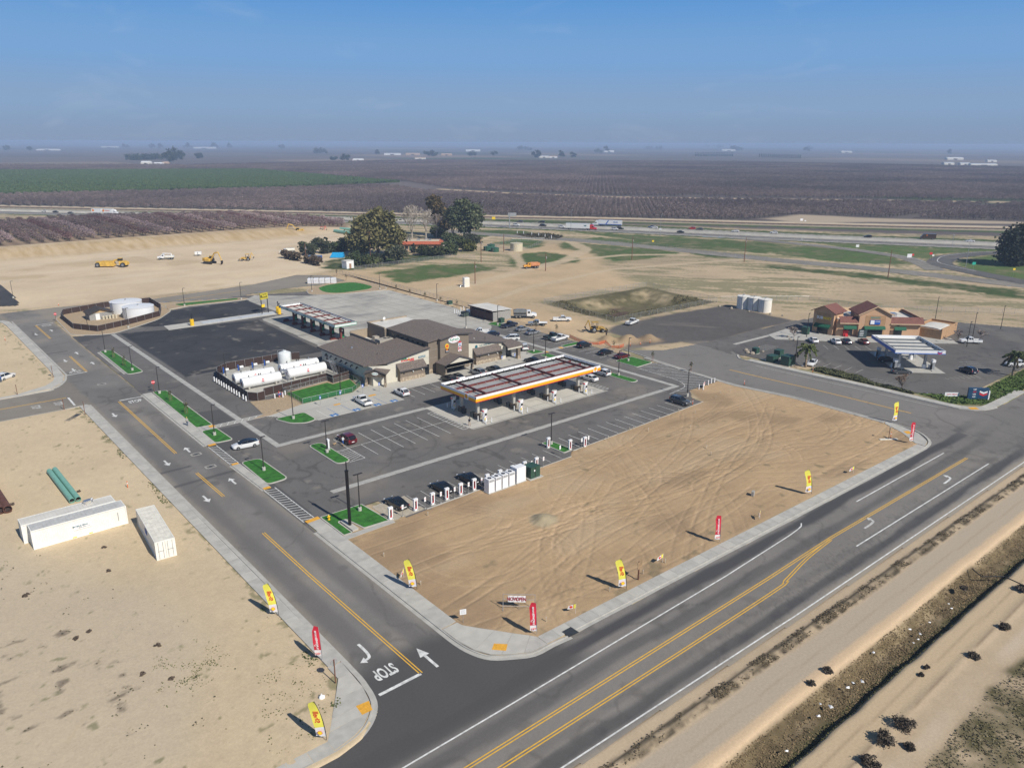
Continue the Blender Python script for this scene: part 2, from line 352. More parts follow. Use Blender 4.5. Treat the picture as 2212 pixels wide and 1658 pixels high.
def grow(a,b,d0,ratio,dmax=1e9):
    out=[a];d=d0
    while(out[-1]<b if b>a else out[-1]>b):
        out.append(out[-1]+(d if b>a else-d));d=min(d*ratio,dmax)
    return out
xs=np.array(grow(-4,-26000,.5,1.16)[:0:-1]+list(np.arange(-4,44,.3))+list(np.arange(44,157,.25))+grow(157,300,.5,1.03,1.1)[:-1]+grow(300,620,1.2,1.02,3)[:-1]+grow(620,45000,3,1.09))
ys=np.array(grow(13,-20000,.5,1.22)[:0:-1]+list(np.arange(13,54,.3))+list(np.arange(54,95,.2))+grow(95,182,.4,1.01,.6)[:-1]+grow(182,480,.6,1.02,1.4)[:-1]+grow(480,1000,1.5,1.03,4)[:-1]+grow(1000,45000,4,1.09))
X,Y=np.meshgrid(xs,ys,indexing='ij')
def front_band(X,Y):return Y+.02*(X-70)
def ground_fields(X0,Y0):
    """soil colour and relief; every region is worked out only where it lies"""
    X=X0.ravel().astype(np.float32);Y=Y0.ravel().astype(np.float32)
    near=(np.hypot(X,Y)<900)&(X>-60)&(Y>-60)
    def on(f,d=0.0):o=np.full(X.shape,d,np.float32);o[near]=f(X[near],Y[near]);return o
    n1=on(lambda x,y:fbm(x,y,40,4));n2=on(lambda x,y:fbm(x+500,y,9,4));n3=on(lambda x,y:fbm(x,y+300,2.2,3));hi=on(lambda x,y:fbm(x+90,y,.9,2))
    Z=np.zeros(X.shape,np.float32);c=np.zeros(X.shape+(3,),np.float32)
    class L:pass
    def loc(x0,x1,y0,y1):
        i=np.nonzero((X>x0)&(X<x1)&(Y>y0)&(Y<y1))[0];q=L();q.i=i;q.x=X[i];q.y=Y[i];q.n1=n1[i];q.n2=n2[i];q.n3=n3[i];q.hi=hi[i];return q
    def bb(poly,g=12):P=np.array(poly);return loc(P[:,0].min()-g,P[:,0].max()+g,P[:,1].min()-g,P[:,1].max()+g)
    def base(q,col,k):return np.array(col,np.float32)*(1+k)[:,None]
    def put(q,m,s):c[q.i]=c[q.i]*(1-m[:,None])+s*m[:,None]
    # far farmland: orchard floor in rectangular parcels
    q=loc(-1e9,1e9,-1e9,1e9);px=np.floor(X/420+.3*np.floor(Y/800)).astype(int);py=np.floor(Y/800).astype(int);pc=_rt[px & 255,py & 255]
    far=np.ones(X.shape+(3,))*np.array((.13,.108,.10))*(.82+.4*pc[:,None]);far=mixc(far,(.07,.085,.045),sm(.86,.9,pc));far=mixc(far,(.26,.20,.15),sm(.15,.1,pc)*.8)
    c[:]=far
    # dry field and general bare soil close to the site
    q=loc(-220,660,-70,1150);x,y=q.x,q.y;dA=x*.57-y*.82;dB=x*.82+y*.57
    st=fbm(dA/9,dB/1.5,3.0,4)+.5*fbm(dA/4,dB*1.1,1.3,2);s=base(q,(.47,.365,.235),.55*q.n1+.25*q.n2+.12*q.hi);s=mixc(s,(.215,.20,.105),sm(-.05,.13,st+.5*q.n1)*.85)
    put(q,sm(-10,10,sdf(x,y,[(100,0),(600,-60),(640,60),(520,200),(440,330),(300,520),(245,590),(100,760),(-200,1140),(-200,0)])+8*q.n2),s)
    # tan graded soil between the fence and the dry field
    T=[(150,300),(165,312),(215,262),(240,262),(262,300),(300,330),(318,300),(262,238),(236,200),(182,200),(178,158),(154,150),(150,240)];q=bb(T,30)
    put(q,sm(-6,9,sdf(q.x,q.y,T)+14*q.n1+6*q.n2),base(q,(.50,.37,.225),.35*q.n1+.3*q.n2+.14*q.hi))
    # construction site, with a low bank below the orchard
    T=[(-300,296),(33,305),(50,300),(120,300),(158,311),(182,327),(215,350),(262,420),(268,470),(252,462),(190,472),(110,474),(55,470),(-300,480)];q=bb(T);x,y=q.x,q.y
    m=sm(-3,3,sdf(x,y,T)+2*q.n2);s=base(q,(.60,.475,.32),.28*q.n1+.22*q.n2+.10*q.hi);s=mixc(s,(.45,.34,.20),sm(.1,.25,fbm(x,y+77,24,3))*.55);s=mixc(s,(.64,.53,.38),sm(.02,.3,fbm(x*.5+33,y*2,16,3))*.7)
    s=mixc(s,(.42,.30,.155),np.clip(sm(26,6,np.abs(y-452+12*q.n2-.02*x))*sm(250,200,x)*(.5+1.1*np.clip(fbm(x*2.2,y*.35,4,3)+.2,0,1)),0,1));put(q,m,s);Z[q.i]+=m*.12*q.n2
    q=loc(-400,275,430,645);Z[q.i]+=3.0*sm(438,462,q.y+4*q.n2)*sm(640,540,q.y)*sm(270,215,q.x)*sm(0,1,(q.x+400)/400)
    # near orchard floor
    T=[(-300,474),(55,468),(111,471),(191,470),(250,459),(273,500),(222,560),(150,640),(105,640),(60,625),(-300,960)];q=bb(T);put(q,sm(-2,3,sdf(q.x,q.y,T)+2*q.n2),base(q,(.27,.195,.13),.3*q.n2)*(.95+.15*np.cos((q.x-56)/6.4*2*np.pi))[:,None])
    for poly,k in GREENS:
        q=bb(poly);g=base(q,np.array((.072,.112,.030))*k,.7*q.n2+.6*q.n3);g=mixc(g,(.20,.175,.085),sm(.10,.3,fbm(q.x+60,q.y+11,7,3))*.6)
        put(q,sm(-2.6,1.6,sdf(q.x,q.y,poly)+7*q.n2+5*q.n3)*np.clip(.97+.9*q.n2+.5*q.n3,.4,1),g)
    for pts,wd in(([(150,240),(190,245),(228,258),(262,268),(300,290),(318,322),(300,360)],4.5),([(262,268),(300,262),(325,245)],3.5),([(228,258),(265,310),(262,352),(300,368)],3.5),([(150,205),(200,225),(260,235),(335,215)],3)):
        q=bb(pts);put(q,sm(wd,wd-2,dline(q.x,q.y,pts)+2.5*q.n2+1.2*q.n3)*.85,base(q,(.52,.41,.27),.2*q.n2+.15*q.hi))
    # ballast, sandy strip before the far orchard, gap track
    q=loc(-340,900,-40,1400);d=dline(q.x,q.y,RAIL);s=c[q.i];s=mixc(s,(.42,.34,.24),sm(13,9,d)*.8);s=mixc(s,(.085,.08,.078),sm(4.5,3,d));Z[q.i]+=.5*sm(5,2.5,d)
    s=mixc(s,(.55,.45,.32),sm(9,5,dline(q.x,q.y,off(RAIL,16))+5*q.n2)*.9);c[q.i]=s
    q=bb(GAP,25);c[q.i]=mixc(c[q.i],(.48,.36,.23),sm(9,5,dline(q.x,q.y,GAP)+9*q.n1+5*q.n2))
    T=[(530,330),(586.17,329.63),(608.76,272.94),(662.29,194.09),(678.85,170.18),(647.71,161.91),(645.59,188.95),(572.5,264.69),(526.31,293.45)];q=bb(T,25);c[q.i]=mixc(c[q.i],(.48,.385,.27),sm(-6,6,sdf(q.x,q.y,T)+10*q.n1)*.85)
    # gravel lot
    q=bb(GRAVEL);x,y=q.x,q.y;g=base(q,(.112,.102,.094),.35*q.n1+.25*q.n2+.25*q.hi);g=mixc(g,(.25,.22,.18),sm(.08,.28,fbm((x*.57-y*.82)*.4,(x*.82+y*.57)*1.2,8,3))*.6);put(q,sm(-1.2,.8,sdf(x,y,GRAVEL)+2.2*q.n2+.8*q.n3),g)
    # drainage basin
    q=bb(BASIN);x,y=q.x,q.y;d=sdf(x,y,BASIN);Z[q.i]+=-3.0*sm(3,15,d+2*q.n2)+.35*q.n2*sm(0,4,d);b=base(q,(.125,.11,.056),.8*q.n2+.5*q.n3)
    b=mixc(b,(.44,.345,.215),np.clip(sm(2.5,6,d)*sm(14,10,d)*sm(165,182,y)*sm(190,200,x)*(.18+1.6*q.n2+1.5*q.n3),0,1));b=mixc(b,(.10,.065,.048),sm(11,14,d)*sm(-.05,.15,fbm(x,y+5,5,3))*sm(225,200,x));put(q,sm(-.5,1.5,d+1.5*q.n2),b)
    # left sandy lots
    T=[(-400,54),(31,54),(33,120),(33,290),(-400,303)];q=loc(-420,36,50,306);x,y=q.x,q.y;ml=sm(-1,.5,sdf(x,y,T));s=base(q,(.565,.45,.295),.24*q.n1+.16*q.n2+.12*q.hi)
    s=mixc(s,(.44,.385,.31),sm(-4,4,sdf(x,y,[(2,60),(16,62),(24,80),(23,97),(12,108),(6,130),(-20,130),(-20,70)])+9*q.n1+5*q.n2)*.38)
    s=mixc(s,(.17,.135,.10),sm(.20,.34,fbm(x*1.4+7,y*1.9,2.6,4)+.22*sm(0,8,sdf(x,y,[(4,69),(19,69),(23,77),(21,86),(14,96),(2,108),(-14,108),(-8,78)]))-.12+.2*q.n1)*.8)
    s=mixc(s,(.12,.13,.05),sm(.25,.36,fbm(x*1.3+70,y*1.3+9,1.6,3)+.25*sm(2.5,.2,31-x+1.5*q.n2)*sm(0,.6,31-x+.3))*.6)
    for cx,cy,rr in((14,62,9),(18,66,13),(10,66,16),(23,118,5),(26,64,11)):s=mixc(s,(.50,.385,.25),sm(.3,.1,np.abs(np.hypot(x-cx,y-cy)-rr))*.3*sm(-.1,.1,q.n2))
    Z[q.i]+=ml*(.13*sm(0,4,31-x)+.05*q.n2+.02*q.n3);put(q,ml,s)
    # front dirt lot with wheel marks
    T=[(44.5,92.5),(46.2,60),(51.5,55.3),(97,55.0),(147.5,53.5),(155,61),(155.6,84),(152.5,97),(153.5,110),(150,103),(141,101.5),(137,95),(94,93),(92,91.4),(56,91),(54,90)];q=bb(T,3);x,y=q.x,q.y;md=sm(-.9,.3,sdf(x,y,T))
    streak=fbm(x/16,y,.55,3)+.6*fbm(x/30+7,y*1.1,.22,2);s=base(q,(.42,.293,.168),.30*q.n1+.18*q.n2+.16*q.hi+.2*streak)
    s=mixc(s,(.47,.355,.225),sm(.0,.3,fbm(x/2.2+9,y,7,3))*.5);s=mixc(s,(.27,.185,.11),sm(.06,.28,fbm(x/1.6+90,y+40,8,3))*.6)
    lum=np.zeros(x.shape);dep=np.zeros(x.shape);rg=random.Random(11)
    def rut(d,k,on_):
        for g in(-.95,.95):
            e=np.abs(d-g);lum[:]+=on_*(k*sm(.32,.10,e)*np.clip(.75+2.2*q.n3+1.5*q.n2,0,1.3)-.5*k*sm(.16,.04,np.abs(e-.36)));dep[:]-=on_*.04*sm(.34,.12,e)
    for k in range(46):      # long passes along the frontage
        x0,y0=rg.uniform(48,150),rg.uniform(57,92);a=rg.gauss(0,.16)if k % 3 else rg.uniform(-1.2,1.2);Ln=rg.uniform(10,38)
        u=(x-x0)*math.cos(a)+(y-y0)*math.sin(a);v=-(x-x0)*math.sin(a)+(y-y0)*math.cos(a)+.012*u*u*rg.uniform(-1,1);rut(v,rg.uniform(.06,.2),sm(Ln,Ln-4,np.abs(u)))
    for cx,cy,rr,a0,a1 in((69,65,9,-3.1,1.2),(72,66,7,1,4.5),(61,71,8,-1,1.6),(64,72,6,-1.5,1),(86,79,9,2,5),(80,80,12,-1,.8),(104,84,10,2.6,4.6),(92,66,12,.4,2),(118,72,9,-1.2,1.0),(139,78,10,-.8,1.2),(141,79,7,-.6,1.4),(56,64,7,-1,.8),(110,62,14,.6,2.2),(78,60,16,.9,2.3))+tuple((rg.uniform(52,148),rg.uniform(58,92),rg.uniform(4,15),(a_ :=rg.uniform(-3,3)),a_+rg.uniform(.6,2.6))for _ in range(26)):
        w_=np.mod(np.arctan2(y-cy,x-cx)-a0,2*np.pi);rut(np.hypot(x-cx,y-cy)-rr,.16,sm(0,.25,w_)*sm(a1-a0,a1-a0-.25,w_))
    s=s*(1+.55*np.clip(lum,-.3,0))[:,None];s=mixc(s,(.55,.395,.245),np.clip(lum,0,.6)*1.15);s=mixc(s,(.17,.145,.085),sm(.26,.4,fbm(x+31,y+8,2.2,3)+.12*sm(60,56,y))*.6)
    put(q,md,s);Z[q.i]+=md*(.105+.035*q.n2+.02*q.n3+dep)
    # spoil heaps
    for cx,cy,rr,hh in((71.8,76.6,2.0,.75),(165.5,142,4.2,1.9),(171.5,139.5,3.8,1.6),(161.5,146.5,3.4,1.5)):
        q=loc(cx-9,cx+9,cy-9,cy+9);d=np.hypot(q.x-cx,q.y-cy)*(1+.5*fbm(q.x+cx,q.y,2.5,3));Z[q.i]+=hh*sm(rr,.2,d);c[q.i]=mixc(c[q.i],(.34,.30,.20)if hh<1 else(.36,.255,.15),sm(rr*1.25,rr*.7,d)*.75)
    # south verge bands, parallel to the main road
    q=loc(-60,500,-60,42);x,y=q.x,q.y;b=front_band(x,y)+.5*q.n2+.25*q.n3;ms=sm(39.2,38.6,front_band(x,y)+.25*q.n3)*sm(500,300,x);n3_,hi_,n2_=q.n3,q.hi,q.n2
    v=base(q,(.47,.365,.245),.2*q.n1+.14*n2_+.12*hi_);bf=front_band(x,y)+.2*n2_+.35*n3_;v=mixc(v,(.22,.175,.115),sm(35.5,36,bf)*sm(37.2,36.7,bf)*np.clip(.7+1.5*n3_+1.5*hi_,0,1));v=mixc(v,(.055,.045,.03),sm(.3,.12,np.abs(bf-36.85))*.8+sm(.5,.1,np.abs(bf-35.9))*np.clip(.4+2.5*hi_+n3_,0,.9))
    v=mixc(v,(.42,.35,.265),sm(31.6,32.2,b)*sm(35.6,35.0,b)*.9);v=mixc(v,(.58,.43,.275),sm(30.2,30.7,b)*sm(32.1,31.6,b))
    wd=base(q,(.145,.11,.06),.9*n3_+.5*n2_+.5*hi_);wd=mixc(wd,(.40,.31,.19),sm(.08,.3,fbm(x+3,y*1.5,2.4,3))*.55);wd=mixc(wd,(.085,.08,.035),sm(28.4,27.2,b)*.75)
    mm=sm(30.7,30.1,b)*sm(26.2,26.8,b);v=v*(1-mm[:,None])+wd*mm[:,None];v=mixc(v,(.50,.385,.245),sm(22.6,23.1,b)*sm(26.4,26.0,b))
    v=mixc(v,(.30,.22,.14),sm(.22,.05,np.abs(b-24.5))*.5+sm(.16,.04,np.abs(b-22.7))*.8+sm(.2,.05,np.abs(b-33.4))*.3);v=mixc(v,(.56,.47,.36),sm(18.6,20,b)*sm(21,20.2,b)*np.clip(.5+2*n2_,0,1))
    mw=sm(18.9,17.9,b+1.6*n2_);mw=mw*np.clip(.6+2.2*fbm(x+40,y,3.2,3)+n3_,.1,1);v=v*(1-mw[:,None])+wd*mw[:,None];put(q,ms,v)
    Z[q.i]+=ms*(.16*np.exp(-((b-36.4)/.5)**2)*(1+2*n3_)+.05*n2_-1.1*sm(31.2,29.0,b)*sm(25.9,27.0,b)+.12*np.exp(-((b-22.6)/.4)**2)+.1*mw*n3_)
    # sunk under pavements
    for poly,e in PAVED:q=bb(poly,1);Z[q.i]-=.45*sm(0,e,sdf(q.x,q.y,poly))
    return Z.reshape(X0.shape),c.reshape(X0.shape+(3,))
Z,col=ground_fields(X,Y)
hid=np.zeros(X.shape,bool)       # nothing is laid under the pavements
for poly,e in PAVED:hid |= sdf(X,Y,poly)>e+.5
ground=struct(sheet('ground',xs,ys,~(hid[:-1,:-1]& hid[1:,:-1]& hid[:-1,1:]& hid[1:,1:]),Z,col,vmat('soil',.95,3.5,.14,.35)))

# ------------------------------------------------------------------ paved surfaces
def asph(base,patch=.18,sand=0.0):
    def f(X,Y):
        c=np.ones(X.shape+(3,))*np.array(base);n=fbm(X,Y,14,4);n2=fbm(X+40,Y,3,4)
        c=c*(1+patch*2*n+patch*n2)[...,None]
        c=mixc(c,np.array(base)*.55,sm(.17,.30,fbm(X+71,Y+13,2.6,4))*.5);c=c*(1+.16*fbm(X*3,Y*3,1.1,3))[...,None]
        c=mixc(c,np.array(base)*.4,sm(.014,.004,np.abs(fbm(X+5,Y*.9+40,11,3)))*.45)
        if sand:c=mixc(c,(.36,.31,.24),np.clip(sm(.02,.35,fbm(X+9,Y+4,11,4))*sand,0,1))
        return c
    return f
def col_left(X,Y):
    c=asph((.195,.183,.168),.2,.35)(X,Y)
    for x0 in(35.0,40.9):c=mixc(c,(.14,.132,.125),sm(1.9,.5,np.abs(X-x0)+1.2*fbm(X,Y/6,2,3))*.75*sm(180,150,Y))
    c=mixc(c,(.082,.079,.077),sm(67,62,Y+3.5*fbm(X,Y,5,3))*.95)                       # fresh mat at the junction
    c=mixc(c,(.30,.26,.20),sm(1.3,.1,np.minimum(X-32.6,43.7-X)+.9*fbm(X,Y,3,3))*.5*sm(62,68,Y))    # silt in the gutters
    for y0,x0,x1 in((124.5,33,44),(131.5,33,38),(232,33.5,39)):c=mixc(c,(.08,.078,.078),sm(.55,.35,np.abs(Y-y0-.02*(X-38)))*sm(x0-.2,x0,X)*sm(x1+.2,x1,X)*.7)
    return mixc(c,(.10,.096,.092),sm(9,4,np.abs(np.hypot(X-40,Y-192)-9)+3*fbm(X,Y,4,3))*.3)
def col_front(X,Y):
    b=Y+.012*(X-60)*(X<160);c=asph((.205,.19,.172),.14,.1)(X,Y)
    n=fbm(X/8,Y,1.2,3)
    for y0,wd,k in((47.4,1.3,.62),(51.4,1.35,.95),(40.6,1.1,.9),(42.6,.6,.25)):c=mixc(c,(.066,.065,.067),sm(wd,wd*.35,np.abs(b-y0)+1.2*n)*k*sm(175,150,X))
    c=mixc(c,(.082,.079,.077),sm(57,51,X+4*fbm(X,Y,6,3))*sm(48.6,50.4,Y+.8*n)*.95)
    c=mixc(c,(.24,.22,.185),sm(.3,.12,np.abs(fbm(X*1.2,Y*1.2,4,4)))*sm(49,46,Y)*sm(39,41,Y)*.16)
    c=mixc(c,(.09,.088,.086),sm(150,158,X)*sm(60,40,Y)*.3)
    ck=np.minimum(np.abs(fbm(X+7,Y*.8,1.7,4)),np.abs(fbm(X*.9+70,Y+9,2.1,4)));c=mixc(c,(.05,.048,.046),sm(.022,.006,ck)*sm(45.5,43.5,b)*sm(38.8,40,b)*sm(52,78,X)*.3)
    c=mixc(c,(.36,.31,.24),sm(1.2,-.3,b-38.6+.9*fbm(X,Y,4,3))*.8)
    c=mixc(c,(.20,.19,.175),sm(56,62,Y)*sm(150,155,X)*.45)
    return c
def col_lot(X,Y):
    c=asph((.140,.132,.124),.2,.28)(X,Y)
    dark=asph((.046,.046,.049),.35,.12)(X,Y)
    m=np.maximum(sm(-.2,.2,sdf(X,Y,[(55.6,244.5),(55.6,187),(92.5,187.5),(94.6,236.3),(70,240)])),sm(-.2,.2,sdf(X,Y,[(62,250),(68,246.5),(98,246),(103.8,250),(104.5,270),(76,268)])))
    c=c*(1-m[...,None])+dark*m[...,None]
    m=sm(-.3,.3,sdf(X,Y,[(44,240),(53.2,244),(60,251),(68,258),(62,262),(44,252)]));c=mixc(c,(.06,.06,.062),m*.7)
    for p in([(44.5,148),(53,149.5),(53,158),(46.5,160)],[(44.5,134),(53,136),(53,146),(44.5,147)],[(44,101),(46,101),(46.4,126),(44.4,126)]):c=mixc(c,(.072,.071,.071),sm(-.2,.2,sdf(X,Y,p))*.75)
    for cx,cy,rr in((80,112,11),(70,118,9),(134,113,9),(60,136,7)):c=mixc(c,(.075,.072,.07),sm(.35,.1,np.abs(np.hypot(X-cx,Y-cy)-rr))*.35)
    c=mixc(c,(.26,.235,.2),sm(.2,.33,fbm(X+5,Y+55,3.5,4))*.55)
    oil=sm(.30,.36,fbm(X+300,Y+55,1.6,3));return mixc(c,(.05,.048,.046),oil*.5)
left_road=pave('side_street',LEFTROAD,.3,col_left,.02)
front_road=pave('main_road',FRONTROAD,.3,col_front,.015)
lot=pave('parking_lot',LOT,.36,col_lot,.025)
dark_plot=pave('paved_plot',[(18.47,397.92),(41.56,360),(42.12,338.99),(40.98,315.9),(39.63,309.98),(13.07,322.34)],.8,asph((.07,.068,.068),.3,.1),.16)
chev_lot=pave('store_lot',CHEV,.6,asph((.125,.118,.11),.2,.15),.02)
alley=pave('alley',ALLEY,.8,asph((.14,.13,.12),.2,.2),.03)
frontage=pave('frontage_road',FRONTAGE,1.0,asph((.24,.22,.19),.2,.2),.04)
ramp=pave('exit_ramp',RAMP,.9,asph((.21,.195,.17),.2,.2),.06)
loop=pave('loop_ramp',LOOP,.9,asph((.12,.115,.11),.2,.1),.08)
def col_hwy(X,Y):
    c=asph((.185,.175,.16),.1)(X,Y);d=dline(X,Y,HWY)
    return mixc(c,(.38,.35,.30),np.maximum(sm(14.5,16.5,d),sm(3.6,2.4,d)))
highway=pave('highway',[p for p in HWYP if p[1]>-120 and p[1]<1340],2.0,col_hwy,.10)
def col_tc(X,Y):
    c=np.ones(X.shape+(3,))*np.array((.44,.42,.37))*(1+.4*fbm(X,Y,9,4)+.2*fbm(X,Y,2,3))[...,None]
    c=mixc(c,(.24,.23,.22),sm(.03,.3,fbm(X*.7,Y*1.3,7,4))*.75)
    j=np.minimum(np.abs(np.mod(X,5)-2.5),np.abs(np.mod(Y,5)-2.5));return mixc(c,(.22,.21,.19),sm(.25,.05,j)*.35)
truck_conc=pave('truck_court',[(98.4,187.6),(94,187.6),(95.8,236.5),(104.3,238.5),(104.8,271),(110,276.5),(126,263),(139,257),(154.6,254.6),(154.2,203),(152.6,197),(150,186.5),(145.5,180),(143.5,178.5),(118,177.5),(99,178)],.5,col_tc,.035)
fuel_pad=pave('fuel_court',[(87.1,114.4),(126,114.4),(126,131),(87.3,131)],.4,lambda X,Y:mixc(np.ones(X.shape+(3,))*np.array((.50,.475,.42))*(1+.25*fbm(X,Y,6,4))[...,None],(.30,.285,.26),np.minimum(1,sm(.06,.3,fbm(X,Y+4,4,4))*.5+sm(.12,.03,np.minimum(np.abs(np.mod(X,4.87)-2.4),np.abs(np.mod(Y,4.1)-2)))*.5)),.04)
walk_pad=pave('store_forecourt',[(58.8,147.5),(66,138.3),(86.6,138.3),(86.9,144.6),(99,144.6),(128,144.2),(138,150.5),(134.5,152.5),(131,153.5),(103,153.5),(86,158),(85.5,162),(78.5,162),(68,158),(60,149.4)],.4,lambda X,Y:mixc(np.ones(X.shape+(3,))*np.array((.47,.45,.40))*(1+.3*fbm(X,Y,6,4))[...,None],(.30,.28,.25),np.minimum(1,sm(.02,.3,fbm(X*2,Y,5,4))*.5*sm(145,143,Y)+sm(.12,.03,np.minimum(np.abs(np.mod(X,3)-1.5),np.abs(np.mod(Y,3)-1.5)))*.3)),.05)
TURFY={}
def slab(name,pts,z0,z1,m,parent):return MB().prism(pts,z0,z1).build(name,m,parent)
# pale concrete valley gutters let into the asphalt, cast in bays
def gutter(x0,x1,y0,y1,parent):
    lx,ly=x1-x0,y1-y0;n=max(1,round(max(lx,ly)/3.0));me=None
    for k in range(n):
        w_,h_=(lx/n-.03,ly)if lx>ly else(lx,ly/n-.03)
        cx,cy=(x0+(k+.5)*lx/n,(y0+y1)/2)if lx>ly else((x0+x1)/2,y0+(k+.5)*ly/n)
        if me is None:o=MB().bx(-w_/2,w_/2,-h_/2,h_/2,0,.022).build('gutter_slab',mat('gutter_concrete',(.40,.39,.36),.85,var=.16,scale=.6,bump=.1),parent);me=o.data
        else:o=bpy.data.objects.new('gutter_slab',me);C.objects.link(o);o.parent=parent
        o.location=(cx,cy,.028)
gutter(53.2,54.35,131.35,245,lot);gutter(53.2,87.1,130.0,131.3,lot);gutter(51.9,141.9,105.4,106.6,lot);gutter(140.6,141.95,106.65,178,lot);gutter(99,104,178,179.2,lot)
MB().flat([(87.1,113.8),(126.5,113.8),(126.5,114.35),(87.1,114.35)],.034).build('pad_edge',CONC_D,lot)

# ------------------------------------------------------------------ kerbs, sidewalks
def kerb(name,pts,parent,side=1,gut=.5,h=.15,m=None):
    """kerb of 0.15 m with a gutter pan on the road side (left of the path when side=1)"""
    b=MB();a0=off(pts,0);a1=off(pts,-.16*side);g=off(pts,gut*side)
    for i in range(len(pts)-1):
        q=[a0[i],a0[i+1],a1[i+1],a1[i]];b.prism(q,-.1,h)
        if gut:b.prism([g[i],g[i+1],a0[i+1],a0[i]],-.1,.034)
    return b.build(name,m or CONC,parent)
def sidewalk(name,pts,width,parent,step=2.2,z=.146,m=None,side=-1):
    """walk made of separate slabs between the line pts and its offset"""
    P=[Vector(p)for p in pts];Q=[Vector(p)for p in off(pts,width*side)];cum=[0]
    for a,b in zip(P,P[1:]):cum.append(cum[-1]+(b-a).length)
    def at(L,d):
        for i in range(len(cum)-1):
            if d<=cum[i+1]+1e-6:t=(d-cum[i])/max(cum[i+1]-cum[i],1e-6);return L[i].lerp(L[i+1],t)
        return L[-1]
    n=max(1,round(cum[-1]/step));g=.02/step
    base=struct(MB().prism([tuple(p)for p in P]+[tuple(q)for q in Q[::-1]],-.1,z-.02).build(name,CONC_D))
    for k in range(n):
        s,e=(k+g)*cum[-1]/n,(k+1-g)*cum[-1]/n
        mids=[c_ for c_ in cum if s+.05<c_<e-.05];ds=[s]+mids+[e]
        pl=[tuple(at(P,d))for d in ds]+[tuple(at(Q,d))for d in ds[::-1]]
        MB().prism(pl,z-.019,z+random.uniform(-.004,.004)).build('slab',[CONC,CONC_L,CONC][k % 3]if m is None else m,base)
    return base
# west side of the street
WL=[(32.35,178.9),(32.35,162),(32.35,120),(32.4,90),(32.3,66),(32.05,61.2),(31.5,58.6),(30.5,57.1),(29.2,56),(27.8,55.35),(25.5,54.9),(20,55.0),(-20,55.8)]
kerb('kerb',smooth_line(WL[3:11],3),left_road,1);kerb('kerb',WL[:4],left_road,1);kerb('kerb',WL[10:],front_road,1)
sidewalk('sidewalk',[(32.19,179),(32.19,66.5)],1.55,left_road)
corner=struct(MB().prism([(32.15,66.3),(31.9,61.2),(31.3,58.7),(30.3,57.3),(29.1,56.25),(27.7,55.6),(25.4,55.1),(25.4,56.57),(30.55,63.9),(30.55,66.3)],-.1,.126).build('corner_walk',CONC_D))
for pl in([(32.15,66.28),(30.55,66.28),(30.55,64.0),(32.0,64.0)],[(32.0,63.96),(30.52,63.96),(28.7,61.2),(31.85,61.2)],[(31.8,61.16),(28.68,61.16),(27.2,59.05),(31.35,59.05)],[(31.3,59.0),(27.17,59.0),(26.2,57.6),(30.5,57.6)],[(30.45,57.56),(26.17,57.56),(25.42,56.55),(25.42,55.14),(27.7,55.62),(29.1,56.27)]):slab('slab',pl,.127,.147,random.choice([CONC,CONC_L]),corner)
slab('tactile_pad',[(31.3,58.95),(29.9,59.1),(29.75,57.6),(30.9,57.55)],.148,.156,TACT,corner)
sidewalk('sidewalk',[(25.4,55.06),(-20,55.9)],1.5,front_road,2.2,side=-1)
sidewalk('sidewalk',[(31.9,286.2),(33.2,283),(33.6,277),(33.55,215),(33.2,206.5)],2.0,left_road,3,side=-1)
nw=[(33.75,283),(33.75,214),(33.35,206),(31.9,200.8),(28.7,196.6),(21.9,195.5),(-40,194.8)]
kerb('kerb',smooth_line(nw,3),left_road,1,.35)
cw2=struct(MB().prism([(33.2,206.4),(31.8,201),(28.6,196.8),(21.9,195.65),(-20,195.2),(-20,196.4),(21.7,196.8),(28.2,200.2),(30.3,203.2),(31.1,206.4)],-.1,.145).build('corner_walk',CONC_L))
kerb('kerb',[(-40,178.2),(27.8,178.7),(32.2,179.2)],left_road,-1,0)
# east side, by the front lot
EL=[(43.75,95.2),(43.8,80),(43.85,66),(43.9,61),(44.35,58.3),(45.3,56.4),(47.1,55.05),(49.3,53.85),(52,53.75),(54.7,53.5)]
kerb('kerb',smooth_line(EL,3),left_road,-1)
sidewalk('sidewalk',[(43.92,98.6),(43.96,80),(44.0,64.2)],2.2,left_road,2.2,side=1)
c3_=struct(MB().prism([(44.05,64),(44.1,61),(44.55,58.5),(45.5,56.7),(47.2,55.35),(49.4,54.1),(51.6,54.0),(51.6,55.84),(51.1,56.57),(49.85,58.2),(46.3,63.2),(46.2,64)],-.1,.126).build('corner_walk',CONC_D))
for pl in([(44.1,63.9),(44.15,61.4),(47.4,61.4),(46.3,63.2),(46.2,63.9)],[(44.17,61.36),(44.6,58.6),(46,59.0),(48.6,59.9),(47.43,61.36)],[(44.63,58.55),(45.5,56.8),(46.4,56.0),(49.8,58.1),(48.65,59.86),(46,58.95)],[(46.45,55.95),(47.2,55.4),(48.6,54.6),(51.1,56.5),(49.83,58.06)],[(48.65,54.55),(49.4,54.15),(51.55,54.05),(51.55,55.8),(51.13,56.46)]):slab('slab',pl,.127,.147,random.choice([CONC,CONC_L]),c3_)
slab('tactile_pad',[(46.1,57.3),(47.2,56.1),(48.1,56.9),(47.0,58.0)],.148,.156,TACT,c3_)
fy=lambda x:53.95-.0225*(x-55)
sidewalk('sidewalk',[(51.6,fy(51.6)+.12),(75.4,fy(75.4)+.12),(147,fy(147)-.05)],1.6,front_road,2.1,side=1)
kerb('kerb',[(54.6,fy(54.6)),(75.5,53.4),(117,52.3),(146.4,51.75)],front_road,-1,.45)
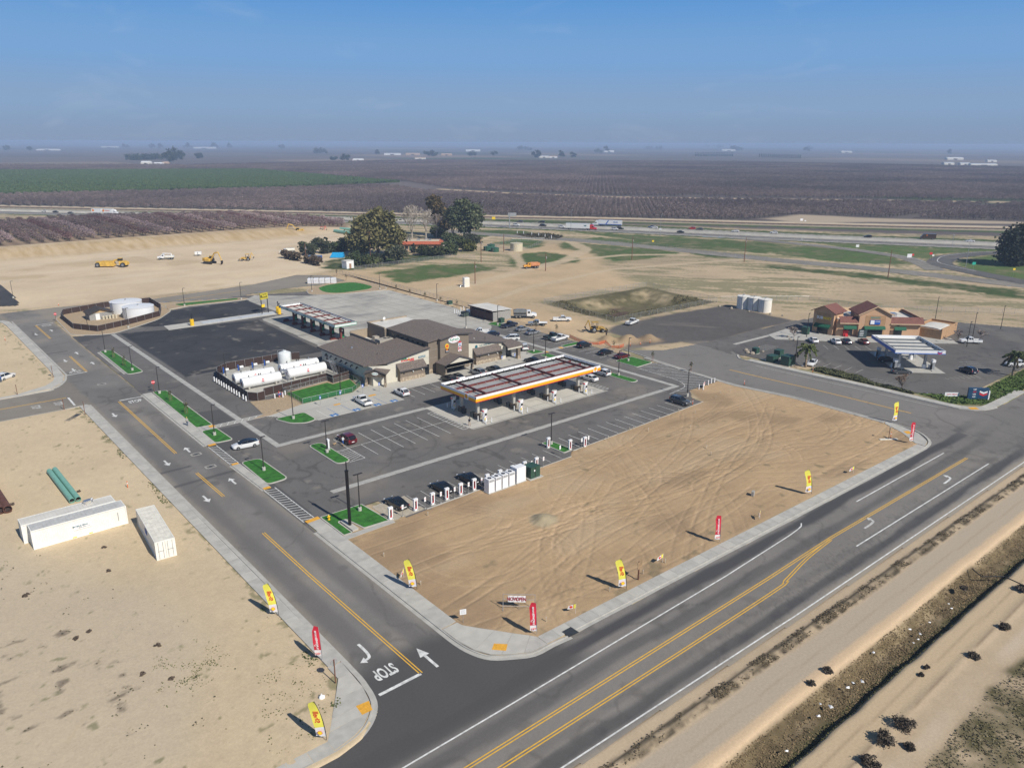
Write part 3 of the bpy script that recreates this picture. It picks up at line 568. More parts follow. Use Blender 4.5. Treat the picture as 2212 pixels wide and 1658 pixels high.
slab('drain_grate',[(54.4,53.3),(55.9,53.25),(55.9,54.6),(54.4,54.6)],.15,.165,mat('cast_iron',(.05,.055,.06),.6,.3),front_road)
# east corner and the eastern street
kerb('kerb',smooth_line([(146.4,51.75),(150.2,52.5),(153.6,55.5),(154.9,60),(155.2,72),(155.5,84),(153,97),(154,112),(155.8,127),(157,136)],3),front_road,-1,.4)
e1=struct(MB().prism([(147.2,52.1),(150,52.8),(153.2,55.8),(154.6,60),(154.9,63),(153.6,62.6),(151.2,58.2),(147.3,53.9)],-.1,.146).build('corner_walk',CONC))
slab('tactile_pad',[(152.0,56.3),(152.9,57.6),(151.9,58.2),(151.0,57.0)],.148,.156,TACT,e1)
sidewalk('sidewalk',[(154.9,63),(155.2,84),(152.9,97),(153.8,112),(155.5,127)],1.2,front_road,2.5,side=1,m=CONC_D)
kerb('kerb',smooth_line([(182.5,51.6),(178.4,52.8),(175.8,55.8),(175.1,60),(174.9,78),(173.9,92),(173.4,108),(174.5,111.3),(177,113.2)],3),front_road,-1,.4)
sidewalk('sidewalk',smooth_line([(200,51.4),(182.5,51.8),(178.5,53),(176,56),(175.3,60),(175.1,78),(174.1,92),(173.6,108)],3),2.0,front_road,2.6,side=-1)
slab('tactile_pad',[(176.6,54.6),(178.0,53.5),(179.0,54.6),(177.5,55.7)],.15,.158,TACT,front_road)
# raised planted beds in the lot: kerb ring and artificial turf
def bed(pts,r=.8,name='turf_island',fill=TURF,fname='turf'):
    o=roundpoly(pts,r);i=inset(o,.2);n=len(o);ob=MB()
    P=o if area(o)>0 else o[::-1]
    ob.add([(x,y,-.1)for x,y in P]+[(x,y,.16)for x,y in P]+[(x,y,.16)for x,y in i]+[(x,y,-.1)for x,y in i],[f for k in range(n)for f in((k,(k+1)%n,n+(k+1)%n,n+k),(n+k,n+(k+1)%n,2*n+(k+1)%n,2*n+k),(2*n+k,2*n+(k+1)%n,3*n+(k+1)%n,3*n+k))])
    b=struct(ob.build(name,CONC_L));MB().prism(i,-.05,.175).build(fname,fill,b);return b
bed([(58.0,127),(60.8,126.8),(60.8,115.2),(58.0,115.4)],1.4)
bed([(59.3,144.7),(66,144.7),(66,139),(63.4,138.3),(60.8,140.2)],1.0)
bed([(45.2,127.3),(48.7,126.9),(48.9,115.4),(45.0,115.2)],1.2)
bed([(45.6,225.8),(48.6,225),(49.1,197.8),(45.3,197.6)],1.2)
bed([(45.6,179.5),(48.6,178.7),(48.5,149.4),(45.2,149.7)],.7);bed([(45.2,147.2),(48.4,147.3),(48.6,138.9),(45.1,139.2)],.9)
bed([(46.2,99.0),(53.4,98.9),(53.9,91.3),(49.6,91.6),(48.9,95.8),(47.7,95.8),(47.75,91.5),(46.2,91.5)],.35)
bed([(92.4,99.7),(94.7,99.5),(95.0,93.6),(92.4,93.4)],.6);bed([(146.3,129.9),(152.9,129.9),(152.9,122.5),(146.3,122.2)],.8)
bed([(135.2,124.6),(137.8,124.4),(137.9,114.3),(135.3,114.3)],1.2);bed([(147.2,184.6),(151.2,185.7),(151.2,179),(148,179)],.6)
bed([(146.2,150.4),(153.3,150.6),(152.6,148),(146.2,148.4)],.5);bed([(134.5,152),(138,151.8),(138.3,148),(134.3,148.5)],.6);bed([(134.7,146.5),(138,146.6),(137.7,141.5),(135.4,141.5)],.8)
bed([(79,279),(104,276),(106.5,272),(104,270),(83,271.5),(77,270)],1,'planter',MULCH,'mulch');slab('turf',roundpoly([(81.9,277.2),(84,278),(103.3,274.8),(102.3,272.5),(83,273.8)],.6),.17,.2,TURF,lot)
pl=bed([(126,264),(138,257.6),(154,254.8),(158,262),(157,275),(152,281),(138,280),(130,275)],4,'planter',MULCH,'mulch')
slab('turf',smooth_line([(135.5,275),(141,278.5),(148,279),(152.5,276.5),(153.5,269),(152.8,264),(149,260.8),(143,260.3),(137,260.6),(133.8,264),(133.6,269),(135.5,275)],3)[:-1],.176,.2,TURF,pl)
bed([(45.2,279),(43.9,251),(49.5,246.4),(54.4,245.2),(63,251),(70.7,257),(78,268),(77.5,285),(51,288.6)],2.5,'planter',MULCH,'bare_soil')
slab('landscape_soil',[(153.1,131),(153.1,176),(155,195),(157.3,195),(158,250),(156,258),(160.5,300),(158.4,300),(159,256),(158.5,190),(157.5,160),(156.4,137)],-.1,.06,MULCH,lot)
slab('landscape_soil',[(56,147.6),(58.9,149.2),(60,158.8),(64,157.5),(68.3,158.8),(68.1,150),(60,147.6)],-.1,.075,MULCH,lot)
# charging bay pavement, paths, ramps
slab('concrete_apron',[(54.1,91.0),(60.2,91.2),(60.2,97.2),(54.1,97)],0,.05,mat('sandy_concrete',(.42,.37,.29),.9,var=.15),lot)
slab('sign_plinth',[(47.85,91.8),(48.85,91.9),(48.85,95.7),(47.85,95.6)],0,.3,CONC_L,lot)
slab('path',[(45.3,147.3),(48.6,147.4),(48.6,149.2),(45.3,149.6)],0,.15,CONC,lot)
slab('path',[(44,91.4),(45.9,91.4),(54.2,91.2),(54.2,90.3),(46.3,90.2),(44,90.6)],0,.14,CONC,lot)
sidewalk('sidewalk',[(43.55,179.2),(43.4,139.2)],1.85,left_road,2.2,side=1);kerb('kerb',[(43.4,179),(43.25,139)],left_road,-1,.4)
sidewalk('sidewalk',[(43.55,126.8),(43.7,114)],1.4,left_road,2.2,side=1);kerb('kerb',[(43.45,127),(43.7,113.6)],left_road,-1,.3)
kerb('kerb',[(45.3,225),(45.1,199)],left_road,-1,.4)
slab('tactile_pad',[(43.7,139.1),(45.1,139.2),(45.1,138.3),(43.7,138.2)],.148,.156,TACT,left_road)
for q in([(43.6,127.4),(44.8,127.5),(44.8,126.7),(43.6,126.7)],[(47.4,149.2),(48.5,149.3),(48.5,148.0),(47.4,148.0)],[(43.9,99.2),(46.1,99.4),(46.1,98.5),(43.9,98.3)],[(43.8,114.4),(45,114.4),(45,113.6),(43.8,113.6)]):slab('tactile_pad',q,.16,.17,TACT,lot)
for q in([(73,145.3),(74.6,145.3),(74.6,144.6),(73,144.6)],[(82,146),(83.8,146),(83.8,145.2),(82,145.2)],[(115.6,144.9),(118,144.9),(118,144.1),(115.6,144.1)],[(144.5,149.6),(145.6,149.6),(145.6,148.2),(144.5,148.2)],[(138.5,148.6),(139.4,148.6),(139.4,147.6),(138.5,147.6)]):slab('tactile_pad',q,.055,.063,TACT,lot)
slab('crossing_slab',[(48.7,149.2),(59.2,149.3),(59.2,147.5),(48.7,147.4)],0,.052,CONC_D,lot)
slab('crossing_slab',[(138.5,149.6),(146.1,149.9),(146.1,148.2),(138.5,147.7)],0,.054,CONC_D,lot)
kerb('kerb',[(94.5,93.25),(109,93.7),(136.6,95.0)],lot,1,0);kerb('kerb',[(60.3,91.0),(92.4,91.5)],lot,1,0)
kerb('kerb',[(152.9,122.2),(154.1,111.7),(152.2,102.1)],lot,1,0)
# weighbridge
scale_slab=struct(MB().prism([(68.6,246.0),(68.1,239.6),(104.2,240.0),(104.2,245.6)],0,.12).build('weighbridge_slab',CONC_L))
for k in range(4):MB().bx(79+k*6.2,85+k*6.2,241.2,244.4,.12,.2).build('weighbridge_deck',mat('pale_deck',(.5,.52,.54),.7,var=.1),scale_slab)
# cabinets yard slab, tank yard slab
slab('tank_yard_slab',[(61,179.5),(61,160),(85.4,162.5),(85.4,183.8),(79.5,186.2),(65,186)],0,.06,CONC,lot)
slab('alley_strip',[(185.8,119.6),(214.7,118.8),(214.7,120),(185.8,120.8)],0,.045,CONC,alley)
slab('store_walk',[(214,121),(203,120.2),(200,116),(210,104.5),(224,90.5),(236,79.5),(241,83.5),(236,92),(217,113.5)],0,.12,CONC,chev_lot)
slab('fuel_court',[(193.5,77.5),(201.5,69.5),(216,83.5),(207.5,92)],0,.045,CONC,chev_lot)
# ================================================================== PAINTED MARKINGS (parts of the road they lie on)
class Marks:
    def __init__(s,z):s.z=z;s.b=MB()
    def line(s,p,q,w_=.12):
        p,q=Vector(p),Vector(q);d=(q-p).normalized();n=Vector((-d.y,d.x))*w_/2
        s.b.flat([tuple(p-n),tuple(q-n),tuple(q+n),tuple(p+n)],s.z);return s
    def poly(s,pts):s.b.flat(pts,s.z);return s
    def path(s,pts,w_):
        a,b=off(pts,w_/2),off(pts,-w_/2)
        for i in range(len(pts)-1):s.b.flat([b[i],b[i+1],a[i+1],a[i]],s.z)
        return s
    def done(s,name,m,parent):return s.b.build(name,m,parent)
def double_yellow(pts,z,parent,gap=.165):
    Marks(z).path(off(pts,gap),.13).path(off(pts,-gap),.13).done('double_yellow_line',PAINT_Y,parent)
ZL,ZF=.027,.023
YL=[(37.85,59.2),(37.65,85),(37.75,100)]
double_yellow(YL,ZL,left_road);double_yellow([(37.85,115.7),(37.75,127.8)],ZL,left_road);double_yellow([(37.9,139),(38.1,177.3)],ZL,left_road)
double_yellow([(38.35,207.3),(38.45,225.5)],ZL,left_road);double_yellow([(38.55,250.5),(38.6,272.4)],ZL,left_road);double_yellow([(10,187.8),(29.8,187.6)],ZL,left_road);double_yellow([(85,285.5),(112,289.5)],ZL,left_road)
y1=[(-60,45.7),(39,45.53),(83.2,45.55),(100,45.75),(147.3,44.75)]
double_yellow(y1,ZF,front_road);double_yellow(smooth_line([(-60,44.3),(37.4,43.55),(79.8,43.37),(84.5,43.8),(92,44.95),(99.5,45.5)],4),ZF+.003,front_road)
double_yellow(smooth_line([(164.5,62),(164.2,80),(163.2,96),(162.8,106)],4),ZF,front_road)
m=Marks(ZF);m.path([(-60,49.4),(42.3,49.3),(79.6,49.5),(96,50.0),(98.7,50.2),(100,50.4),(100.9,50.9)],.18).line((114.4,49.07),(146.6,48.44),.2).line((100.5,42.17),(147.5,41.2),.2).path([(-60,40.4),(40.3,39.96),(72.7,39.0),(78,38.8),(153,37.35),(300,34.4)],.18).line((183,46),(300,43.5),.18)
m.done('edge_line',PAINT_W,front_road)
Marks(ZF).path(smooth_line([(173.0,60),(172.4,78),(171.5,92),(171.2,104)],3),.14).done('edge_line',PAINT_WF,front_road)
def arrow(x,y,a,L,z,parent,turn=0,m=PAINT_W):
    c,s=math.cos(a),math.sin(a);T=lambda p:(x+p[0]*c-p[1]*s,y+p[0]*s+p[1]*c);b=MB()
    if not turn:
        b.flat([T(p)for p in((-L/2,-.17),(L*.1,-.17),(L*.1,.17),(-L/2,.17))],z);b.flat([T(p)for p in((L*.1,-.6),(L/2,0),(L*.1,.6))],z)
    else:   # stem that bends to the side and ends in a head
        t=turn;stem=smooth_line([(-L/2,0),(0,0),(L*.28,.2*t),(L*.34,.75*t)],4);l,r=off(stem,.17),off(stem,-.17)
        for i in range(len(stem)-1):b.flat([T(q)for q in(r[i],r[i+1],l[i+1],l[i])],z)
        b.flat([T(q)for q in((L*.34-.55,.72*t),(L*.34+.55,.78*t),(L*.36,1.5*t))],z)
    return b.build('arrow_marking',m,parent)
arrow(39.85,61.0,R(90),4.2,ZL,left_road);a_=arrow(35.2,66.2,R(-90),3.6,ZL,left_road,-1)
for x,y,a in((40.1,139.5,90),(35.2,135.5,-90),(41.2,120.6,90),(35.4,116.6,-90),(34.9,168.5,-90),(41.4,214.5,90),(36.2,211.0,-90),(40.6,228,90),(36.5,221.5,-90),(36.4,259,-90),(40.9,261.5,90)):arrow(x,y,R(a),3.0,ZL,left_road)
arrow(108.7,44.0,R(1),4.2,ZF,front_road,1,PAINT_WF);arrow(134.5,42.9,R(1),4.2,ZF,front_road,1,PAINT_W)
def stop(x,y,a,w_,parent,m=PAINT_W):
    b=MB();M=frame((x,y,ZL+.003),(math.cos(a),math.sin(a),0),(-math.sin(a),math.cos(a),0))@Matrix.Diagonal((w_/2.6,w_/1.15,1,1))
    b.text('STOP',1,M,bold=.03);return b.build('stop_lettering',m,parent)
stop(35.0,62.0,R(180),2.9,left_road);stop(40.9,175.3,R(0),2.9,left_road);stop(36.1,209.0,R(180),2.9,left_road,PAINT_WF);stop(41.2,269.8,R(0),2.9,left_road,PAINT_WF);stop(27.6,184.2,R(-90),2.6,left_road,PAINT_WF);stop(23.4,184.6,R(-90),2.6,left_road,PAINT_WF)
m=Marks(ZL);m.line((37.8,59.15),(32.6,59.12),.4).line((38.3,177.9),(43.2,177.8),.4).line((33.9,206.6),(38.4,206.9),.4).line((38.7,272.5),(43.5,272.6),.4).line((30.1,180.6),(30.2,187.4),.4);m.done('stop_line',PAINT_W,left_road)
# small painted frames round manhole covers
for x,y in((40.6,136.3),(40.6,129.0),(38.5,193.5)):
    m=Marks(ZL)
    for a,b in(((-.8,-.6),(.8,-.6)),((.8,-.6),(.8,.6)),((.8,.6),(-.8,.6)),((-.8,.6),(-.8,-.6))):m.line((x+a[0],y+a[1]),(x+b[0],y+b[1]),.3)
    m.done('manhole_collar',CONC_D,left_road);MB().cyl(x,y,.02,.03,.32).build('manhole_cover',mat('cast_iron'),left_road)
# driveway crosswalks with slanted bars
for y0,y1_,x0,x1 in((127.4,138.3,43.55,45.0),(99.2,113.7,43.75,45.6)):
    m=Marks(.034).line((x0,y0),(x0,y1_),.14).line((x1,y0),(x1,y1_),.14);k=y0+.6
    while k<y1_-.5:m.line((x0,k+.35),(x1,k-.35),.14);k+=.95
    m.done('crosswalk_marking',PAINT_W,lot)
ZP=.031
# parking stalls
m=Marks(ZP).line((63.0,121.2),(86.3,121.2),.1)
for x in(66.05,68.8,71.55,74.25,77.0,79.75,82.5):m.line((x,115),(x,127 if x>67 else 121.2),.1)
m.line((63.3,121.2),(63.3,127),.1);m.done('stall_lines',PAINT_W,lot)
m=Marks(ZP)
for k in range(13):x=97+2.73*k;y=93.9+.04*k;m.line((x,y),(x,y+5.7),.1)
m.done('stall_lines',PAINT_W,lot)
m=Marks(ZP)
for x in(60.6,63.3,66.0,68.75,71.5,74.25,77,79.7,82.4,85.1,87.8,90.5):m.line((x,92.0),(x,97.1),.1)
m.line((54.4,97.1),(58.2,97.2),.12).done('stall_lines',PAINT_WF,lot)
m=Marks(ZP)
for y in(175.4,172.6,169.7,166.9,164.1,161.3,158.5,155.7,153):m.line((146.3,y),(153,y),.1)
for y in(142.7,140.1,137.4,134.8,132.1):m.line((145.8,y),(152.7,y),.1)
m.done('stall_lines',PAINT_W,lot)
m=Marks(.06)
for k in range(13):x=89.6+2.74*k;m.line((x,138.4),(x,144.3),.1)
for x in(68.6,76.6,86.7):m.line((x,138.3),(x,144.4),.1)
m.done('stall_lines',PAINT_W,lot)
m=Marks(.062)
for x in(70.9,74.2,78.9,82.4):m.line((x,138.6),(x,144.2),.09)
m.done('access_aisle_lines',PAINT_B,lot)
for x in(70.0,75.3,80.4,84.6):
    MB().bx(x-.75,x+.75,138.5,139.9,.055,.064).build('accessible_emblem',PAINT_B,lot)
    b=MB();b.tube((x-.05,139.5,.066),(x,138.95,.066),.06,n=5);b.tube((x,138.95,.066),(x+.35,138.75,.066),.06,n=5);b.cyl(x-.08,139.68,.05,.07,.11,n=8)
    for k in range(7):a=R(170+k*32);c=R(170+k*32+32);b.tube((x-.08+.33*math.cos(a),138.98+.33*math.sin(a),.066),(x-.08+.33*math.cos(c),138.98+.33*math.sin(c),.066),.05,n=5)
    b.build('wheelchair_symbol',PAINT_W,lot)
m=Marks(ZP+.013)
for k in range(15):y=196+3.6*k;m.line((152.6+.02*k,y),(147.2,y-3.4),.1)
m.done('truck_stall_lines',PAINT_WF,truck_conc)
m=Marks(ZP);
for a,b in(((60.4,121),(63.3,121)),((63.3,121),(63.4,115.1)),((63.4,115.1),(60.3,115.1))):m.line(a,b,.12)
for k in range(7):m.line((60.9,115.6+k*.8),(63.2,116.4+k*.7),.1)
m.done('no_parking_hatch',PAINT_W,lot)
for x0,y0,y1_ in((85.6,115.1,127.6),(126.4,114.9,125.8)):
    m=Marks(.05).line((x0,y0),(x0,y1_),.12).line((x0+1.3,y0),(x0+1.3,y1_),.12);k=y0
    while k<=y1_+.01:m.line((x0,k),(x0+1.3,k),.14);k+=1.04
    m.done('walkway_ladder',PAINT_W,lot)
H=[(145.9,122),(152.9,122.3),(154,111.8),(152,102.1),(142.5,101.8),(135.5,103.2),(141.7,104.2),(143.6,105.5),(145.2,108),(145.6,111)]
m=Marks(ZP).path(smooth_line([(145.9,122),(145.6,112),(145.1,108),(143.6,105.4),(141.4,104.1),(135.5,103.3)],3),.12)
# the slanted bars are clipped to the outline
for k in range(27):
    x0,y0=139.0+k*.85-6,104-6+k*.95;d=Vector((1,-.62)).normalized();pts=[]
    for i in range(len(H)):
        p,q=Vector(H[i-1]),Vector(H[i]);e=q-p;den=d.x*e.y-d.y*e.x
        if abs(den)<1e-6:continue
        t=((p.x-x0)*e.y-(p.y-y0)*e.x)/den;u=((p.x-x0)*d.y-(p.y-y0)*d.x)/den
        if 0<=u<=1:pts.append(t)
    pts.sort()
    for t0,t1 in zip(pts[::2],pts[1::2]):
        if t1-t0>.5:m.line((x0+d.x*(t0+.15),y0+d.y*(t0+.15)),(x0+d.x*(t1-.15),y0+d.y*(t1-.15)),.13)
m.done('exit_hatch',PAINT_W,lot)
m=Marks(.06)
for k in range(7):m.line((49.2+k*1.45,147.6),(50.2+k*1.45,149.1),.12)
m.line((48.8,147.5),(59,147.6),.1).line((48.8,149.1),(59,149.2),.1).done('crosswalk_marking',PAINT_W,lot)
m=Marks(.062)
for k in range(8):m.line((139+k*.95,147.9),(139+k*.95,149.6),.12)
m.done('crosswalk_marking',PAINT_W,lot)
m=Marks(ZF)
for k in range(6):m.line((186.5+k*1.1,114.4-k*.0),(187.4+k*1.1,110.6),.12)
m.done('crosswalk_marking',PAINT_WF,chev_lot)
m=Marks(.026)
for k in range(9):x,y=204.5+k*2.05,103.5-k*2.05;m.line((x,y),(x-3.2,y-3.2),.1)
for k in range(5):x,y=183.5+k*.3,95-k*2.7;m.line((x,y),(x+4.5,y+.3),.1)
for k in range(6):x,y=219-k*1.4,68.0-k*1.1;m.line((x,y),(x-3.4,y+3.6),.1)
for k in range(7):m.line((204-k*1.15,62.4+k*.75),(206.0-k*1.5,65+k*.5),.1)
for k in range(6):m.line((181.5,79.5-k*1.3),(184.2-k*.2,78.3-k*1.3),.1)
for k in range(8):x,y=243+k*2.0,103-k*2.0;m.line((x,y),(x+3,y+3),.1)
m.done('stall_lines',PAINT_WF,chev_lot)
# highway lane lines and the concrete median barrier
m=Marks(.115)
for o in(3.4,15,-3.4,-15):m.path(off(HWY,o),.25)
for o in(7.3,11.1,-7.3,-11.1):
    P=[Vector(p)for p in off(HWY,o)]
    for a,b in zip(P,P[1:]):
        L=(b-a).length;d=(b-a)/L;t=0
        while t<L-4:m.line(tuple(a+d*t),tuple(a+d*(t+4)),.22);t+=13
m.done('lane_lines',PAINT_W,highway)
br=MB();pts=[p for p in HWY]
a,b,c_,d_=off(pts,.35),off(pts,-.35),off(pts,.12),off(pts,-.12)
for i in range(len(pts)-1):br.add([(*a[i],.1),(*a[i+1],.1),(*b[i+1],.1),(*b[i],.1),(*c_[i],1.45),(*c_[i+1],1.45),(*d_[i+1],1.45),(*d_[i],1.45)],[(0,1,5,4),(1,2,6,5),(2,3,7,6),(3,0,4,7),(4,5,6,7)])
tag(br.build('median_barrier',mat('barrier_concrete',(.52,.49,.43),.85,var=.12,scale=.2)),'long pale concrete barrier dividing the highway carriageways','barrier')
rl=MB()
for o in(-.75,.75):
    l,r=off(RAIL,o+.05),off(RAIL,o-.05)
    for i in range(len(RAIL)-1):rl.add([(*l[i],.5),(*l[i+1],.5),(*r[i+1],.5),(*r[i],.5),(*l[i],.75),(*l[i+1],.75),(*r[i+1],.75),(*r[i],.75)],[(0,1,5,4),(2,3,7,6),(4,5,6,7)])
rail=struct(rl.build('railway',RUST))
Marks(.09).path(smooth_line([(383,127),(396,147),(412,154.8),(430,156.6),(457,149.3),(480,131)],4),.3).path(off(smooth_line([(406,300),(411,238),(412,205),(405,172),(392,156)],5),3.4),.25).done('edge_line',PAINT_W,loop)
ORD=['first','second','third','fourth','fifth','sixth','seventh','eighth','ninth','tenth','eleventh','twelfth','thirteenth','fourteenth','fifteenth','sixteenth','seventeenth','eighteenth','nineteenth'];ORD=ORD+['twentieth']+['twenty-'+q for q in ORD[:9]]+['thirtieth']+['thirty-'+q for q in ORD[:9]]
# ================================================================== BUILDINGS AND FUEL STATIONS
def W(b,name,m,root,part=None,smooth=None):
    """build a part whose shape was laid out in site coordinates under its thing (or under a part of it)"""
    L=root.location;b.v=[(x-L.x,y-L.y,z-L.z)for x,y,z in b.v]
    return b.build(name,m,part or root,smooth)
def wallquad(b,p,q,z0,z1,z0b=None,z1b=None,mi=0):
    z0b=z0 if z0b is None else z0b;z1b=z1 if z1b is None else z1b
    return b.add([(*p,z0),(*q,z0b),(*q,z1b),(*p,z1)],[(0,1,2,3)],mi)
def roofslab(b,pts,t=.22,mi=0):
    n=len(pts);return b.add([(x,y,z)for x,y,z in pts]+[(x,y,z-t)for x,y,z in pts],[tuple(range(n)),tuple(range(2*n-1,n-1,-1))]+[(i,n+i,n+(i+1)%n,(i+1)%n)for i in range(n)],mi)
TAUPE=mat('taupe_stucco',(.205,.165,.125),.9,var=.07,scale=.6,bump=.15)
CREAM=mat('cream_stucco',(.60,.565,.47),.9,var=.05,scale=.6,bump=.1)
SHING=mat('brown_shingle',(.155,.126,.108),.95,var=.34,scale=3.2,bump=.6)
TRIM=mat('dark_trim',(.075,.068,.068),.6);STONE=mat('ledge_stone',(.37,.30,.22),.9,var=.45,scale=2.2,bump=.7)
REVEAL=mat('pale_reveal',(.33,.285,.24),.8);WROOF=mat('white_membrane',(.62,.60,.55),.8,var=.12,scale=.4)
st=thing('store_building',(102,160),0,'brown and cream travel store with shingled roofs and a tall gabled tower','store')
# --- west wing
b=MB();b.bx(86.6,102.4,151.3,176.6,0,4.4);W(b,'wall',CREAM,st)
b=MB();zr=lambda x:4.52+.142*(x-85.8)
b.add([(90.6,151.25,4.3),(102.4,151.25,4.3),(102.4,151.25,zr(102.4)-.2),(90.6,151.25,zr(90.6)-.2)],[(0,1,2,3)]);W(b,'gable_wall',CREAM,st)
b=MB();roofslab(b,[(85.7,177.2,zr(85.7)),(85.7,153.9,zr(85.7)),(90.2,150.8,zr(90.2)),(102.5,150.8,zr(102.5)),(102.5,164.6,zr(102.5)),(96,164.6,zr(96)),(96,177.2,zr(96))]);rf=W(b,'roof',SHING,st)
b=MB();b.bx(85.6,85.68,153.9,177.2,4.2,4.55);W(b,'gutter',TRIM,st,rf)
b=MB();b.add([(90.2,150.76,zr(90.2)-.3),(102.5,150.76,zr(102.5)-.3),(102.5,150.76,zr(102.5)+.04),(90.2,150.76,zr(90.2)+.04)],[(0,1,2,3)]);W(b,'rake_board',TRIM,st,rf)
b=MB();b.cyl(90.6,168,5.1,5.5,.3,.25,10);W(b,'roof_vent',ALU,st,rf)
b=MB();b.cyl(92,158,5.3,5.9,.06);W(b,'vent_pipe',TRIM,st,rf)
b=MB();b.bx(86.45,86.6,156,176.6,0,1.1);W(b,'stone_base',STONE,st)
b=MB();b.bx(86.5,86.58,173.2,174.4,.1,2.9);W(b,'door',TAUPE,st)
for k in range(7):
    b=MB();b.bx(86.25,86.6,158.2+k*2.6,158.5+k*2.6,2.9,3.25);b.tube((86.3,158.35+k*2.6,3.0),(86.05,158.35+k*2.6,2.75),.14,.2,8);W(b,'wall_lamp',TRIM,st)
# equipment well
b=MB();b.bx(95.85,96.15,164.6,178.2,4.2,6.25);b.bx(95.85,102.4,178.0,178.3,4.2,6.9);W(b,'parapet',mat('tan_parapet',(.33,.265,.19),.9),st)
b=MB();b.bx(95.75,96.25,164.5,178.4,6.25,6.4);W(b,'parapet_cap',TRIM,st)
b=MB();b.bx(96.1,102.4,164.7,178.0,4.3,4.5);W(b,'flat_roof',WROOF,st)
b=MB();b.bx(97.2,101.2,165.4,167.8,4.5,6.6);ac=W(b,'rooftop_unit',mat('unit_tan',(.40,.365,.31),.6),st)
for x in(99.4,100.5):b=MB();b.cyl(x,166.6,6.6,6.66,.45,n=14);W(b,'fan',BLACK,st,ac)
b=MB();b.bx(99.6,101.0,172,173.4,4.5,5.9);W(b,'rooftop_unit',mat('unit_tan'),st)
# --- rear block with parapet
b=MB();b.bx(101.2,113.5,169.6,178.2,0,8.2);W(b,'rear_wall',TAUPE,st)
b=MB();b.bx(101.1,101.4,169.5,178.4,8.2,8.6);b.bx(101.4,113.6,178.1,178.4,8.2,8.6);W(b,'parapet',mat('tan_parapet'),st)
b=MB();b.bx(101.4,113.4,169.7,178.1,8.2,8.26);W(b,'flat_roof',WROOF,st)
b=MB();b.cyl(105.5,177,8.3,9.1,.05);b.loft([[(105.5+.4*math.cos(a)*r,176.8-h,9.2+.4*math.sin(a)*r)for a in[k*math.pi/5 for k in range(10)]]for r,h in((1,.12),(.5,.02),(.05,0))]);W(b,'satellite_dish',WHITE,st)
# --- tower
b=MB();b.bx(102.4,105.2,151.4,169.6,0,8.1);b.bx(105.2,114.0,150.4,169.6,0,8.2);b.add([(105.2,150.38,8.2),(114,150.38,8.2),(114,150.38,8.5),(110.4,150.38,9.05),(105.2,150.38,8.55)],[(0,1,2,3,4)]);W(b,'tower_wall',TAUPE,st)
b=MB();roofslab(b,[(101.9,150.9,8.25),(105,150.9,8.62),(105,149.95,8.62),(110.4,149.95,9.35),(110.4,170,9.35),(101.9,170,8.25)],.25);roofslab(b,[(110.4,149.95,9.35),(115.0,149.95,8.75),(115.0,170,8.75),(110.4,170,9.35)],.25);rf=W(b,'tower_roof',SHING,st)
b=MB();b.add([(105,149.91,8.3),(110.4,149.91,9.03),(115,149.91,8.45),(115,149.91,8.8),(110.4,149.91,9.4),(105,149.91,8.66)],[(0,1,4,5),(1,2,3,4)]);b.bx(101.8,101.9,150.4,170,7.95,8.28);W(b,'rake_board',TRIM,st,rf)
for k in range(7):
    b=MB();b.bx(102.34,102.42,153.2+k*2.3,154.1+k*2.3,6.7,7.35);wn=W(b,'window',GLASS,st);b=MB();b.bx(102.36,102.43,153.1+k*2.3,154.2+k*2.3,6.6,6.68);W(b,'sill',TRIM,st,wn)
for z in(5.9,3.9):b=MB();b.bx(105.3,113.9,150.37,150.4,z,z+.05);b.bx(102.45,105.1,151.37,151.4,z,z+.05);W(b,'reveal',REVEAL,st)
for x in(108,111):b=MB();b.bx(x,x+.05,150.37,150.4,3.9,8.3);W(b,'reveal',REVEAL,st)
W(MB().bx(102.3,103.4,151.25,151.5,0,1.1),'stone_base',STONE,st);W(MB().bx(105.1,106,150.28,150.4,0,1.1),'stone_base',STONE,st)
def disc(b,cx,y,cz,rx,rz,n=28,mi=0,d=.12):
    P=[(cx+rx*math.cos(2*math.pi*k/n),cz+rz*math.sin(2*math.pi*k/n))for k in range(n)]
    return b.add([(x,y,z)for x,z in P]+[(x,y-d,z)for x,z in P],[tuple(range(n,2*n))]+[(k,n+k,n+(k+1)%n,(k+1)%n)for k in range(n)],mi)
GRN=mat('sign_green',(.02,.30,.13),.5);SRED=mat('sign_red',(.65,.03,.04),.5);TEAL=mat('sign_teal',(.01,.13,.17),.5);SBLK=mat('sign_black',(.015,.015,.018),.5);SORG=mat('sign_orange',(.85,.25,.02),.5);SYEL=mat('sign_yellow',(.9,.62,.02),.5);SBLU=mat('sign_blue',(.02,.10,.42),.5);SWHT=mat('sign_white',(.82,.82,.82),.45,var=.03)
UPZ=lambda x,y,z:frame((x,y,z),(1,0,0),(0,0,1))
b=disc(MB(),109.4,150.38,7.85,1.75,.88);sg=W(b,'sign',SWHT,st);sg['label']='white oval sign with green lettering'
b=MB().text('Refresh',.92,UPZ(109.4,150.24,7.85),bold=.012);W(b,'lettering',GRN,st,sg)
b=MB().text('TRAVEL PLAZA',.28,UPZ(109.6,150.24,7.35),bold=.01);[b.tube((108.4+.14*k,150.24,8.3+.34*math.sin(k*.24)),(108.54+.14*k,150.24,8.3+.34*math.sin((k+1)*.24)),.04,n=4)for k in range(11)];W(b,'lettering',SRED,st,sg)
b=disc(MB(),107.2,150.38,6.5,.58,.58);sg=W(b,'sign',SYEL,st);b=disc(MB(),107.2,150.25,6.5,.42,.42,d=.02);W(b,'emblem',SORG,st,sg);b=MB().bx(106.85,107.55,150.2,150.24,6.38,6.62);W(b,'band',SRED,st,sg)
